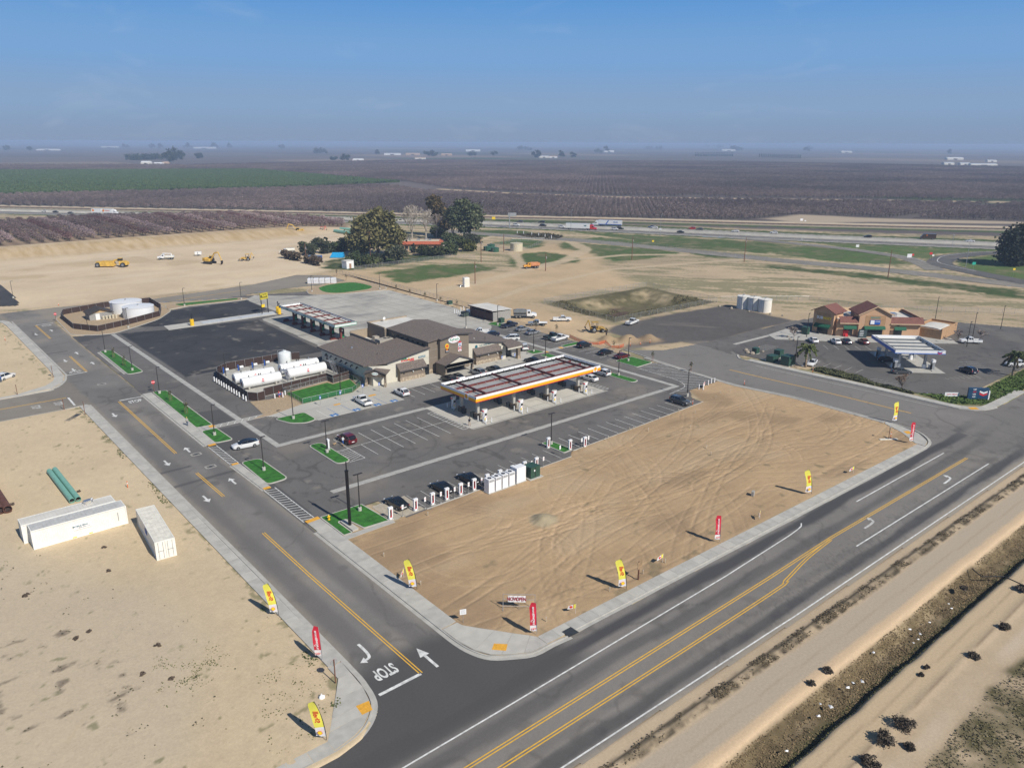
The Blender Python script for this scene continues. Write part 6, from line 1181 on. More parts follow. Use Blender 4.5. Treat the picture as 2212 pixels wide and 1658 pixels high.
# power cabinets
for k,x in enumerate((71.6,73.05,74.5,75.95)):
    t=thing('power_cabinet',(x,89.4,.1),0,'white charger power cabinet with a roof fan, %s from the street' % order[k],'cabinet','white power cabinets');MB().bx(-.72,.72,-.75,.75,-.1,.12).build('plinth',CONC,t);MB().bx(-.6,.6,-.62,.62,.12,2.45).build('body',CHW,t);b=MB();b.cyl(0,0,2.45,2.49,.34,n=18);f=b.build('fan',BLACK,t);MB().cyl(0,0,2.49,2.51,.12,n=10).build('hub',STEEL,f);MB().bx(-.5,.5,-.64,-.62,1.95,2.35).build('louvre',mat('louvre_grey',(.35,.36,.37),.5),t)
t=thing('switch_cabinet',(78.0,89.5,.1),0,'wide plain white switch cabinet at the end of the power cabinets','cabinet');MB().bx(-1.15,1.15,-.8,.8,-.1,.12).build('plinth',CONC,t);MB().bx(-1.0,1.0,-.68,.68,.12,2.75).build('body',CHW,t);[MB().bx(-.95+k*1.0,-.05+k*1.0,-.70,-.68,.25,2.65).build('door',SWHT,t)for k in range(2)]
t=thing('transformer',(81.0,89.6,.1),0,'large green transformer box on a slab beside the white cabinets','transformer');MB().bx(-1.5,1.5,-1.4,1.4,-.1,.1).build('pad',CONC_L,t);MB().bx(-1.05,1.05,-1.0,-.1,.1,2.1).build('door_bay',GREENBOX,t);MB().bx(-1.1,1.1,-.1,1.1,.1,2.0).build('tank',GREENBOX,t);MB().bx(-.06,.06,-1.02,-1.0,.2,2.0).build('door_seam',BLACK,t);MB().bx(-.35,-.1,-1.03,-1.0,1.3,1.6).build('label_plate',SWHT,t)
def ubox(p,rz,sx,sy,h,label):t=thing('utility_box',p,rz,label,'utility box','green utility boxes');MB().bx(-sx/2-.15,sx/2+.15,-sy/2-.15,sy/2+.15,0,.12).build('pad',CONC,t);MB().bx(-sx/2,sx/2,-sy/2,sy/2,.12,h).build('body',GREENBOX,t);MB().bx(-sx/2-.04,sx/2+.04,-sy/2-.04,sy/2+.04,h,h+.08).build('lid',GREENBOX,t);MB().bx(-.02,.02,-sy/2-.02,-sy/2,.2,h-.05).build('door_seam',BLACK,t)
for q,rz,sx,sy,h,l in(((177.81,103.27),0,2.6,2.0,1.7,'left of three at the corner store kerb'),((183.44,104.83),0,2.0,1.8,1.9,'rear of three at the corner store kerb'),((178.05,99.07),0,2.8,2.4,2.5,'largest of three at the corner store kerb'),((181.82,110.79),0,1.5,1.4,1.5,'small one among boulders by the alley'),((212.8,113.78),0,1.8,1.8,2.2,'beside the sandwich shop tables'),((152.04,183.33),0,1.5,1.4,1.5,'on the turf by the trash enclosure'),((156.59,217.4),0,1.7,1.3,1.2,'along the back fence')):ubox(q,rz,sx,sy,h,'dark green utility box, '+l)
# ------------------------------------------------------------------ feather flags
FLY=mat('flag_yellow',(.82,.76,.10),.7,var=.04);FLW=mat('flag_white',(.80,.80,.80),.7,var=.04);FLR=mat('flag_red',(.62,.02,.045),.7,var=.06);TXR=mat('flag_red_ink',(.68,.05,.02),.7)
def feather(p,label,red=False,rz=0.0,h=4.4,bend=.55,skip=0):
    """blade flag: straight mast that curves over at the top, cloth hanging on its lee side; thin but solid cloth with a gentle billow"""
    t=thing('feather_flag',(*p,.1),rz,label,'flag','red feather flags' if red else 'yellow feather flags')
    n=18;mast=[]
    for k in range(n+1):
        u=k/n;z=.15+u*(h-.15);x=-bend*(u**2.2)if not red else-.16*(u**2);mast.append((x,z))
    b=MB();b.path([(x,0,z)for x,z in mast],.03,5);b.build('mast',STEEL if red else BLACK,t)
    wd=1.0 if not red else .78;lo=.55
    def edge(u):
        z=lo+u*(h-lo);k=(z-.15)/(h-.15);xm=-bend*(k**2.2)if not red else-.16*k**2
        e=wd*(1-.12*u)if not red else wd
        if u>.84:e*=math.sqrt(max(0,1-((u-.84)/.16)**2))if not red else 1-((u-.84)/.16)*.35
        return xm,e,z
    def cloth(u0,u1,m,name,par):
        vs,fs=[],[];N=14;Mx=4
        for k in range(N+1):
            u=u0+(u1-u0)*k/N;xm,e,z=edge(u)
            for j in range(Mx+1):
                s=j/Mx;x=xm-e*s;zz=z-(.10*s if not red else .0)+(.0 if u0>0 or k else .12*math.sin(s*9)*s);y=.05*math.sin(s*3+u*5)+.1*s*math.sin(u*7+1)
                for d in(-.006,.006):vs.append((x,y+d,zz))
        q=lambda k,j,d:(k*(Mx+1)+j)*2+d
        for k in range(N):
            for j in range(Mx):
                fs.append((q(k,j,0),q(k,j+1,0),q(k+1,j+1,0),q(k+1,j,0)));fs.append((q(k,j,1),q(k+1,j,1),q(k+1,j+1,1),q(k,j+1,1)))
        for k in range(N):fs.append((q(k,Mx,0),q(k,Mx,1),q(k+1,Mx,1),q(k+1,Mx,0)))
        for j in range(Mx):fs.append((q(0,j,0),q(0,j,1),q(0,j+1,1),q(0,j+1,0)))
        o=MB();o.add(vs,fs);return o.build(name,m,par,50)
    split=.27 if not red else .2
    c=cloth(split,1,FLR if red else FLY,'cloth',t);cloth(0,split,FLW,'cloth_foot',t)
    def word(s,size,u,off_,m,name,bold,wide=1.0):
        xm,e,z=edge(u);xc=xm-e*off_
        up=Vector((1,0,.05));xd=Vector((-.10 if not red else-.05,0,1))
        # printed for readers on the far side; it shows through mirrored on the near one
        for yy in(-.13,.13):
            Mm=frame((xc,yy+.03*math.sin(u*5),z),xd,up)@Matrix.Diagonal((wide,1,1,1));b=MB().text(s,size,Mm,bold=bold);b.build(name,m,c)
    if not red:
        word('Shell',.74,.58,.5,TXR,'lettering',.025,.95)
        xm,e,z=edge(.13);Mx_=frame((xm-e*.5,0,z),(1,0,0),(0,0,1))
        for yy,f_ in((-.14,1),(.14,-1)):
            A,B_,D=emblem(frame((xm-e*.5,yy,z),(f_,0,0),(0,0,1)),.25);A.build('emblem_rim',TXR,c);B_.build('emblem_fan',SYEL,c)
    else:
        word('FOSTER',.26,.78,.5,FLW,'lettering',.03);word('V-POWER',.34,.45,.5,FLW,'lettering',.04);word('NITRO+',.2,.45,.82,FLW,'lettering',.02)
        xm,e,z=edge(.1);Mt=frame((xm-e*.5,-.14,z),(-1,0,0),(0,0,1));MB().text('TRY',.36,Mt,bold=.03).build('lettering',TXR,c);Mt=frame((xm-e*.5,.14,z),(-1,0,0),(0,0,1));MB().text('TRY',.36,Mt,bold=.03).build('lettering',TXR,c)
CAMROT=-R(40.5)
for p,l,r_,a in(((46.4,72.8),'on the dirt lot side of the side street',0,0),((30.6,78.9),'on the west sidewalk beyond the red flag',0,3),((25.4,56.7),'nearest, at the bottom corner of the sandy lot',0,-4),((66.9,55.7),'along the main road beside the brown notice board',0,6),((111,54.95),'farther along the main road on the dirt lot edge',0,8)):
    feather(p,'yellow and white feather flag, '+l,False,CAMROT+R(a),4.5,.9)
feather((156.04,61.27),'yellow and white feather flag at the far east corner',False,CAMROT+R(10),4.6,.35)
for p,l,a in(((30.7,67.9),'on the west sidewalk near the stop sign',0),((51.8,56.05),'at the corner beside the now open banner',4),((86.3,55.2),'midway along the main road',8),((146.74,54.16),'at the far east corner',12)):feather(p,'red feather flag '+l,True,CAMROT+R(a),4.3,.2)
# small stick flags
for q,rz,l in(((58.28,56.22),0,'near the corner, right of the banner'),((75.77,57.02),.6,'right of the brown notice board'),((97.28,55.7),1.2,'between the red flag and the far yellow flag'),((124.52,54.7),.5,'beyond the far yellow flag'),((46.78,76.45),1.4,'behind the yellow flag on the side street')):
    t=thing('stick_flag',(*q,.1),CAMROT+rz,'small yellow and white stick flag '+l,'flag','small stick flags');b=MB();b.tube((0,0,0),(0.05,0,1.35),.015,n=5);b.build('stick',WHITE,t)
    b=MB();b.add([(.04,0,1.3),(.04,0,.75),(-.25,.04,.68),(-.25,.04,1.22)],[(0,1,2,3)]);b.add([(.04,.012,1.3),(.04,.012,.75),(-.25,.052,.68),(-.25,.052,1.22)],[(3,2,1,0)]);b.build('cloth_yellow',FLY,t);b=MB();b.add([(-.25,.04,1.22),(-.25,.04,.68),(-1.0,.1,.5),(-.85,.1,.95)],[(0,1,2,3)]);b.add([(-.25,.052,1.22),(-.25,.052,.68),(-1.0,.112,.5),(-.85,.112,.95)],[(3,2,1,0)]);b.build('cloth_white',FLW,t);A,B_,D=emblem(frame((-.55,.05,.86),(1,0,0),(0,0,1)),.18);A.build('emblem',TXR,t);b=MB();b.tube((-.27,.04,.7),(-.27,.04,1.2),.03,n=4);b.build('stripe',TXR,t)
# now open banner on a scaffold frame
t=thing('open_banner',(*(53.68,61.37),.1),CAMROT+R(-2),'white now open banner tied to a galvanised pipe frame on the dirt corner','banner')
b=MB();[b.tube((x,0,0),(x,0,2.05),.035,n=6)for x in(-1.95,0,1.95)];[b.tube((-1.95,0,z),(1.95,0,z),.025,n=6)for z in(.35,1.3,2.02)];[b.tube((x,-.6,.02),(x,.6,.02),.03,n=6)for x in(-1.95,1.95)];[b.tube((x,-.55,.05),(x,0,1.0),.02,n=5)for x in(-1.95,1.95)];b.build('pipe_frame',STEEL,t)
b=MB();n=16;vs=[];fs=[]
for k in range(n+1):x=-1.35+2.15*k/n;y=-.06-.04*abs(math.sin(k*.79));vs+=[(x,y,.98),(x,y,1.88)]
b.add(vs,[(2*k,2*k+2,2*k+3,2*k+1)for k in range(n)]);b.add([(x,y+.012,z)for x,y,z in vs],[(2*k+1,2*k+3,2*k+2,2*k)for k in range(n)]);c=b.build('cloth',SWHT,t)
[MB().text(w_,.58,UPZ(x,-.14,1.42)@Matrix.Diagonal((.82,1.25,1,1)),bold=.02).build('lettering',mat('maroon_ink',(.33,.01,.03),.7),c)for w_,x in(('NOW',-.82),('OPEN',.26))]
# notices and road signs
t=thing('notice_board',(*(69.89,56.28),.1),R(12),'blank brown plywood notice board on a wooden post by the main road','sign');MB().bx(-.08,.08,-.08,.08,0,2.7).build('post',RUSTY_POST,t);b=MB();b.bx(-.6,.6,-.14,-.1,1.7,2.75);b.build('board',WOOD,t);[MB().bx(-.58,.58,-.1,-.06,z,z+.08).build('batten',WOOD,t)for z in(1.85,2.5)]
t=thing('notice_sign',(*(46.74,63.49),.1),CAMROT+R(15),'small white printed notice on a thin post at the dirt corner','sign');MB().cyl(0,0,0,1.8,.03,n=6).build('post',STEEL,t);MB().bx(-.38,.38,-.05,-.02,1.15,1.85).build('panel',SWHT,t);b=MB();[b.bx(-.28,.28,-.06,-.05,1.28+.11*k,1.31+.11*k)for k in range(5)];b.build('text_lines',mat('sign_grey'),t)
def stop_sign(p,rz,label,post=RUSTY_POST,h=2.9,back=False,r=.42):
    t=thing('stop_sign',(*p,.1),rz,label,'stop sign','stop signs');MB().bx(-.05,.05,-.05,.05,0,h).build('post',post,t);P=[(r*math.cos(R(22.5+45*k)),h-.4+r*math.sin(R(22.5+45*k)))for k in range(8)]
    b=MB();b.add([(x,-.07,z)for x,z in P],[tuple(range(8))]);f=b.build('face',SRED,t);b=MB();b.add([(x,-.058,z)for x,z in P],[tuple(range(7,-1,-1))]);b.build('back',mat('sign_back',(.36,.37,.37),.5,.3),t);MB().text('STOP',.3,UPZ(0,-.08,h-.4),bold=.03).build('lettering',SWHT,f)
stop_sign((30.04,63.63),R(178),'stop sign seen from behind at the near street corner');stop_sign((46.0,179.0),R(-6),'red stop sign facing the camera at the far end of the long turf strip',h=2.8);stop_sign((44.72,274.48),R(-6),'red stop sign by the oval fence, farthest',h=2.7);stop_sign((30.92,206.63),R(178),'stop sign seen from behind at the west side street corner')
for q,l,h in(((21.92,196.51),'bare brown post at the west edge of the sandy lot',2.4),((27.68,178.67),'bare brown post left of the grey sign near the cross street',2.4)):t=thing('wood_post',(*q,.05),0,l,'post');MB().bx(-.06,.06,-.06,.06,0,h).build('post',RUSTY_POST,t);MB().bx(-.07,.07,-.07,.07,h,h+.04).build('cap',TRIM,t)
t=thing('street_sign',(*(30.31,172.5),.1),R(90),'grey backed sign on a brown post at the cross street corner','sign');MB().bx(-.05,.05,-.05,.05,0,2.9).build('post',RUSTY_POST,t);MB().bx(-.3,.3,-.09,-.05,1.9,2.8).build('panel',mat('sign_back'),t)
t=thing('sign_post',(*(145.32,58.09),.1),R(0),'thin brown post on a white base plank at the east corner of the dirt lot','sign');MB().bx(-.05,.05,-.05,.05,0,2.6).build('post',RUSTY_POST,t);MB().bx(-.3,.3,-.03,.03,2.4,2.7).build('panel',mat('sign_back'),t);MB().box(0,0,0,3.6,.5,.12,R(-35)).build('base_plank',OFFWHITE,t)
t=thing('welcome_banner',(145.31,101.12),R(25),'white and red welcome banner tied between bollards at the exit hatch','banner');MB().bx(-1.1,1.1,-.05,-.02,.35,1.35).build('cloth',SWHT,t);MB().text('WELCOME',.4,UPZ(0,-.07,1.1),bold=.03).build('lettering',SRED,t);MB().text('GRAND OPENING',.2,UPZ(0.2,-.07,.65),bold=.02).build('lettering',SORG,t);b=MB();b.cyl(-.75,-.06,.5,.52,.01);MB().bx(-1.0,-.6,-.06,-.05,.42,.75).build('picture',SYEL,t)
for k,q in enumerate(((143.34,101.03),(143.74,100.13),(147.61,101.54),(149.33,101.9),(150.29,101.7))):bollard(*q,'white bollard at the exit hatch by the welcome banner, %s from the left' % ORD[k],'bollards at the exit hatch',1.3,False,.12)
t=thing('scale_sign',(100.3,243.75),R(20),'tall yellow and black truck scale sign on two black legs','sign')
for x in(-1.35,1.35):MB().bx(x-.1,x+.1,-.1,.1,0,6.2).build('leg',SBLK,t)
MB().bx(-1.6,1.6,-.15,.15,4.9,6.9).build('panel',mat('scale_yellow',(.55,.46,.03),.5),t);b=MB().text('CERTIFIED',.4,UPZ(.2,-.17,6.45),bold=.03).text('SCALES',.66,UPZ(.2,-.17,5.6),bold=.04);b.bx(-1.5,-1.0,-.17,-.15,5.5,6.4);b.build('lettering',SBLK,t);MB().bx(-1.5,-.3,-.4,-.1,2.4,3.3).build('ticket_box',SYEL,t)
for q,l in(((75.59,241.11),'left end of the weighbridge'),((104.33,242.81),'rear post at the truck canopy'),((103.52,239.94),'front post at the truck canopy')):
    t=thing('scale_kiosk',(*q,.1),0,'thick yellow post with black intercom pole, '+l,'kiosk','yellow scale posts');b=MB();b.cyl(0,0,0,1.9,.6,n=18).cyl(0,0,1.9,2.0,.6,.45,18);b.build('guard',YELLOW,t,40);MB().cyl(.05,0,2,3.4,.12,n=8).build('pole',SBLK,t);MB().bx(-.1,.25,-.2,.1,3.2,3.6).build('intercom',SBLK,t)
# cones, delineators, stakes
for q,l in(((165.16,137.31),'gravel lot, near the heap'),((153.28,145.45),'by the dark wagon'),((155.12,147.68),'behind the dark wagon'),((50.78,302.12),'construction kerb')):
    t=thing('traffic_cone',q,0,'orange traffic cone at the '+l,'cone','traffic cones');b=MB();b.bx(-.2,.2,-.2,.2,0,.05);b.build('base',BLACK,t);b=MB();b.cyl(0,0,.05,.75,.15,.03,10);b.build('body',ORANGE,t,40);MB().cyl(0,0,.4,.52,.095,.075,10).build('reflective_band',SWHT,t)
for q,l in(((168.28,136.45),'right one by the gravel lot'),((161.15,137.6),'left one by the gravel lot'),((154.59,96.33),'at the kerb of the eastern street'),((176.56,91.19),'in the bushes of the corner store'),((185.02,111.79),'by the small utility box'),((26.98,128.82),'standing in the sandy lot'),((28.2,255.69),'at the left edge of the sandy lot'),((146.55,58.25),'beside the sign at the east corner'),((133.07,95.09),'beside the dark parked wagon')):
    t=thing('delineator',(*q,.05),0,'orange and white delineator post '+l,'marker','orange marker posts');b=MB();b.cyl(0,0,0,1.25,.06,n=8);b.build('post',ORANGE,t);MB().cyl(0,0,.75,1.0,.065,n=8).build('band',SWHT,t);MB().cyl(0,0,0,.06,.2,n=10).build('foot',BLACK,t)
STK=[(47.58,82.72),(59.15,88.94),(47.48,73.52),(102.99,92.82),(103.91,93.07),(110.61,93.5),(111.62,93.33),(112.99,90.68),(120.96,86.55),(114.44,77.91),(75.95,56.67),(71.44,56.81),(97.64,56.14),(54.44,57.3),(64.99,56.83),(144.25,95.79),(147.16,95.04),(140.68,94.45),(128.85,91.29),(113.31,90.92),(120.24,93.83),(127.04,94.22),(114.6,78),(112.41,75.47)]
s0=None
for q in STK:
    if s0:dup(s0,(*q,.08),random.random(),None)
    else:s0=thing('survey_stake',(*q,.08),0,'pale survey stake standing in the brown dirt lot','stake','survey stakes in the dirt lot');b=MB();b.add([(-.04,-.04,0),(.04,-.04,0),(.04,.04,0),(-.04,.04,0),(-.04,-.04,.65),(.04,-.04,.65),(.04,.04,.65),(-.04,.04,.65)],[(0,1,5,4),(1,2,6,5),(2,3,7,6),(3,0,4,7),(4,5,6,7)]);b.build('stick',mat('pale_lath',(.55,.47,.34),.8),s0);MB().bx(-.045,.045,-.045,.045,.5,.65).build('ribbon',mat('ribbon',(.6,.55,.5),.7),s0)
t=thing('block_stack',(*(103.45,60.91),.1),R(20),'small stack of grey concrete blocks standing on the dirt lot','blocks');[MB().bx(-.4+.0*k,.4,-.2,.2,.2*k,.2*k+.19).build('block',CONC_D,t)for k in range(4)]
# ------------------------------------------------------------------ containers, pipes on the sandy lot
CTW=mat('container_white',(.80,.79,.73),.5,var=.06,scale=1.2);CTC=mat('container_cream',(.80,.78,.71),.5,var=.07,scale=1.2)
def container(x0,y0,lx,ly,h,label,m,roofm,doors=None,rz=0):
    t=thing('shipping_container',(x0+lx/2,y0+ly/2,.1),rz,label,'container','white shipping containers');b=MB();a,c=lx/2,ly/2
    def corr(p,q,n,name):   # corrugated side
        b=MB();P,Q=Vector(p),Vector(q);d=(Q-P);L=d.length;d /= L;nn=Vector((d.y,-d.x));vs=[]
        for k in range(n+1):
            for e,o in((0,0),(.3,0),(.5,-.028),(.8,-.028)):
                if k==n and e>0:break
                w0=P+d*L*(k+e)/n+nn*(o-.02);vs+=[(w0.x,w0.y,.15),(w0.x,w0.y,h-.12)]
        b.add(vs,[(2*i,2*i+2,2*i+3,2*i+1)for i in range(len(vs)//2-1)]);return b.build(name,m,t)
    corr((-a,-c),(a,-c),int(lx/.28),'side_panel');corr((a,c),(-a,c),int(lx/.28),'side_panel')
    if doors is None:corr((-a,c),(-a,-c),int(ly/.28),'end_panel');corr((a,-c),(a,c),int(ly/.28),'end_panel')
    else:
        s=doors;(corr((-a,c),(a*0-a,-c),8,'end_panel')if s>0 else None)
    b=MB();[b.bx(sx*a-.08,sx*a+.08,sy*c-.08,sy*c+.08,0,h)for sx in(-1,1)for sy in(-1,1)];b.build('corner_post',m,t)
    b=MB();[b.bx(-a,a,s*c-.06,s*c+.06,z,z+.15)for s in(-1,1)for z in(0,h-.14)];[b.bx(s*a-.06,s*a+.06,-c,c,z,z+.15)for s in(-1,1)for z in(0.0,h-.14)];b.build('rail',m,t)
    b=MB();n=int(lx/.5);[b.bx(-a+.1+k*(lx-.2)/n,-a+.1+(k+.86)*(lx-.2)/n,-c+.06,c-.06,h-.04,h)for k in range(n)];b.bx(-a,a,-c,c,h-.1,h-.035);b.build('roof',roofm,t)
    return t
ROOFG=mat('container_roof_grey',(.5,.5,.48),.6,var=.12);ROOFT=mat('container_roof_tan',(.74,.71,.61),.6,var=.14)
c1_=container(11.3,115.6,12.15,2.44,2.9,'long white shipping container with a company placard, nearest of the pair',CTW,ROOFG)
L0=c1_.location;b=MB();b.bx(-.95,1.45,-1.31,-1.27,1.25,2.05);sg=b.build('placard',SWHT,c1_);MB().text('MOBILE MINI',.34,UPZ(-.1,-1.33,1.78),bold=.02).build('lettering',TEAL,sg);MB().text('1-800-456-1751',.27,UPZ(.35,-1.33,1.5),bold=.02).build('lettering',mat('sign_grey'),sg);[MB().bx(x-.25,x+.25,-1.29,-1.26,.12,.24).build('fork_pocket',SYEL,c1_)for x in(-1.0,1.1)];MB().bx(4.9,4.98,-1.3,-1.27,.9,2.2).build('stencil',mat('sign_grey'),c1_)
container(10.6,118.4,12.15,2.44,2.9,'long white shipping container behind the placard one, with a roof ventilator',CTW,WROOF)
t=thing('ventilator_unit',(19.4,120.0,3.0),R(10),'small grey metal unit lying on the rear container roof','unit');MB().bx(-.5,.5,-.35,.35,0,.55).build('case',ALU,t);MB().bx(-.4,.4,-.37,-.35,.1,.4).build('grille',mat('tan_top'),t);b=MB();b.tube((.5,-.2,.5),(.75,-.2,.7),.2,n=10);b.build('cowl',STEEL,t)
c2_=container(23.95,101.5,2.44,12.1,2.75,'cream shipping container standing alone with its doors facing the camera',CTC,ROOFT,None,R(-4.5))
for s in(-1,1):d=MB().bx(s*.6-.56,s*.6+.56,-6.12,-6.05,.15,2.6).build('door',CTC,c2_);b=MB();[b.cyl(s*.6+o,-6.15,.15,2.6,.025,n=5)for o in(-.3,.3)];b.build('lock_bar',mat('lock_grey',(.25,.25,.24),.5),d);MB().bx(s*.6-.4,s*.6+.4,-6.14,-6.12,1.25,1.31).build('handle',mat('lock_grey'),d)
MB().bx(-1.28,-1.24,-.6,.6,1.4,2.1).build('placard',SBLU,c2_)
def pipe(p,q,r,m,label,group,z=None):
    p,q=Vector((*p,0)),Vector((*q,0));L=(q-p).length;t=thing('steel_pipe',tuple((p+q)/2)[:2]+(.12,),math.atan2((q-p).y,(q-p).x),label,'pipe',group)
    n=20;ring=lambda x,rr:[(x,rr*math.cos(2*math.pi*j/n),r+rr*math.sin(2*math.pi*j/n))for j in range(n)];b=MB();b.loft([ring(-L/2+.3,r*.9),ring(-L/2,r*.9),ring(-L/2,r),ring(L/2,r),ring(L/2,r*.9),ring(L/2-.5,r*.9)],cap=False);b.build('shell',m,t,40);b=MB();b.loft([ring(-L/2+.6,r*.88),ring(L/2-.6,r*.88)]);b.build('inside',mat('pipe_inside',(.05,.035,.03),.9),t)
GP=mat('pipe_green',(.20,.42,.33),.5,var=.08);BP=mat('pipe_brown',(.13,.055,.035),.7,var=.2)
pipe((18.39,143.58),(18.71,128.28),.42,GP,'pale green steel pipe on the sandy lot, left of the pair','green pipes on the sand');pipe((19.27,143.79),(19.6,128.32),.42,GP,'pale green steel pipe on the sandy lot, right of the pair','green pipes on the sand')
pipe((9.4,158.99),(10.45,130.82),.62,BP,'rust brown steel pipe at the left edge, right of the pair','brown pipes at the left edge');pipe((7.46,158.57),(9.58,131.05),.62,BP,'rust brown steel pipe at the left edge, left of the pair','brown pipes at the left edge')
pipe((232.99,445.21),(235.54,428.54),1.0,GP,'long pale green pipe by the big dark tree, front one','green pipes by the tree');pipe((241.62,453.68),(247.11,438.19),1.0,GP,'long pale green pipe by the big dark tree, rear one','green pipes by the tree')
t=thing('rebar_bundle',(*(27.95,172.17),.05),R(48),'bundle of dark metal bars lying by the cross street corner','bars');[MB().bx(-2.2,2.2,-.5+k*.22,-.4+k*.22,0,.1).build('bar',mat('dark_bar',(.10,.10,.11),.6,.3),t)for k in range(5)]
for q,rz,w_,l in(((141.98,284.9),.2,9,'white wrapped pallet row by the far cul de sac'),):
    for k in range(5):t=thing('wrapped_pallet',(q[0]+k*2.3*math.cos(rz-.75)-4,q[1]+k*2.3*math.sin(rz-.75)+2),rz-.75,'pallet under white plastic by the far turf mound, %s from the left' % order[k],'pallet','wrapped pallets');b=MB();b.loft([[(x*1.05*s,y_*1.1*s,z)for x,y_ in((-1,-1),(1,-1),(1,1),(-1,1))]for z,s in((.12,1),(1.9,.98),(2.15,.85))]);b.build('wrap',mat('plastic_wrap',(.66,.65,.66),.35,var=.15,scale=2,bump=.6),t);MB().bx(-1.1,1.1,-1.15,1.15,0,.12).build('pallet',WOOD,t)
# safety mesh barrier round the spoil heaps
t=thing('safety_mesh',(155.4,155.96),0,'sagging orange plastic safety mesh around the spoil heaps','mesh barrier');pts=[(155.4,155.96),(153.8,151.02),(153.97,146.57),(155.52,144.44),(158.5,144.54),(155.91,139.94),(157.18,138.07),(159.62,138.53)];OM=mesh_fence_mat('orange_mesh',(.75,.13,.03),.62);b=MB()
for k,(p,q)in enumerate(zip(pts,pts[1:])):b.add([(*p,.05),(*q,.05),(*q,.95-.35*(k%3==1)),(*p,.95-.35*(k%3==2))],[(0,1,2,3)])
W(b,'mesh',OM,t);[W(MB().cyl(p[0],p[1],0,1.2,.03,n=5),'stake',STEEL,t)for p in pts]
# utility poles and highway furniture
def upole(p,h,label,arms=2):t=thing('utility_pole',p,R(-35),label,'utility pole','wooden utility poles');b=MB();b.cyl(0,0,0,h,.2,.12,8);b.build('pole',RUSTY_POST,t);[MB().bx(-1.3,1.3,-.06,.06,h-.6-k*.9,h-.48-k*.9).build('crossarm',WOOD,t)for k in range(arms)];MB().cyl(.3,.2,h-2.6,h-1.7,.24,n=8).build('transformer_can',STEEL,t)
for q,h,l,a in(((333.78,144.26),12,'right of centre along the frontage road',0),((289.17,248.72),11.5,'in the middle of the green patch',0),((325.56,209.49),12,'at the far right of the dry field',0),((193.21,333.76),13,'before the big dark tree',3),((227.17,289.04),11,'right of the farmhouse trees',0),((189.15,244.72),9,'beside the white well box',1),((233.37,250.51),8,'beside the orange dump truck',0),((161.81,339.52),9,'at the dry hedge',0),((259.06,310.46),9,'by the green water tanks',0)):upole(q,h,'wooden utility pole '+l,a)
for q,h,l in(((376.89,302.7),13,'at the near shoulder right of the trucks'),((354.45,357.28),13,'at the near shoulder beside the white trailer'),((369.09,467.75),12,'behind the dark evergreen'),((391.99,134.83),12,'inside the loop ramp'),((468.17,169.84),6,'beside the ramp gore')):t=thing('highway_lamp',q,R(-35),'tall grey highway lamp '+l,'lamp post','highway lamps');b=MB();b.cyl(0,0,0,h,.13,.08,8);b.build('pole',STEEL,t);b=MB();b.path([(0,0,h-.2),(.6,.8,h+.3),(1.2,1.8,h+.4)],.07,6);b.build('arm',STEEL,t);MB().bx(.95,1.5,1.5,2.3,h+.3,h+.5).build('lamp_head',STEEL,t)
t=thing('overhead_sign',(337.06,397.91),R(-35),'grey highway sign gantry post with a panel over the lanes','sign');b=MB();b.cyl(0,0,0,10,.35,n=10);b.build('pole',STEEL,t);MB().bx(-1,4.5,-.2,.2,7.6,10).build('panel',mat('sign_back'),t);[MB().bx(-1,5,-.1,.1,z,z+.2).build('arm',STEEL,t)for z in(8,9.5)]
for q,w_,h,m_,l in(((404.93,193.14),2.4,5,SWHT,'white panel beside the exit ramp'),((390,159.83),3.2,5,SWHT,'wide white panel at the ramp end'),((391.24,158.82),1.6,5,SRED,'red panel at the ramp end'),((404.36,155.68),2.0,5,SRED,'red and white panel at the loop ramp'),((402.37,153.78),1.4,4,SWHT,'small white panel at the loop ramp'),((385.33,129.31),2.2,5,mat('sign_turquoise',(.02,.42,.30),.5),'turquoise panel inside the loop ramp'),((376.37,110.37),1.4,5.5,SYEL,'yellow diamond panel at the right edge'),((342.85,280.01),1.6,3.4,SYEL,'yellow panel on the frontage road'),((406.37,225.85),1.6,5,mat('sign_back'),'grey panel at the ramp start'),((525.51,294.08),2.8,4,SWHT,'white box panel beside the railway, left'),((523.73,290.18),1.4,3,SWHT,'white box panel beside the railway, right'),((389.39,312.7),1.6,4.5,SWHT,'white panel at the near highway shoulder'),((367.13,451.68),3.6,2.4,SYEL,'yellow barrier panel beyond the highway')):post_sign(q,'road sign, '+l,h*.75,m_,w_*.7,w_*.56,R(-40),STEEL,'road_sign','road signs along the highway')
t=thing('well_box',(182.35,241.8),R(-10),'tall white box standing alone on the tan field','box');MB().bx(-1.1,1.1,-.9,.9,0,3.6).build('body',WHITE,t);MB().bx(-.9,.9,-.93,-.9,.3,3.2).build('door',OFFWHITE,t);b=MB();b.path([(-1.1,0,.6),(-2.4,-.3,.8),(-3.0,-.6,.1)],.15,6);b.build('pipe',STEEL,t)
for k,q in enumerate(((195.82,470.6),)):pass
for k in range(6):q=(316.71,366.4)if k==0 else(318.57,362.51)if k==1 else(319.6,356.12)if k==2 else(320.06,350.29)if k==3 else(319.02,343.46)if k==4 else(318.01,336.79);t=thing('white_marker',q,0,'white marker post beside the highway scrub, %s from the left' % order[k],'marker','white marker posts');MB().cyl(0,0,0,2.0,.18,n=8).build('post',SWHT,t);MB().cyl(0,0,2.0,2.1,.2,n=8).build('cap',SWHT,t)
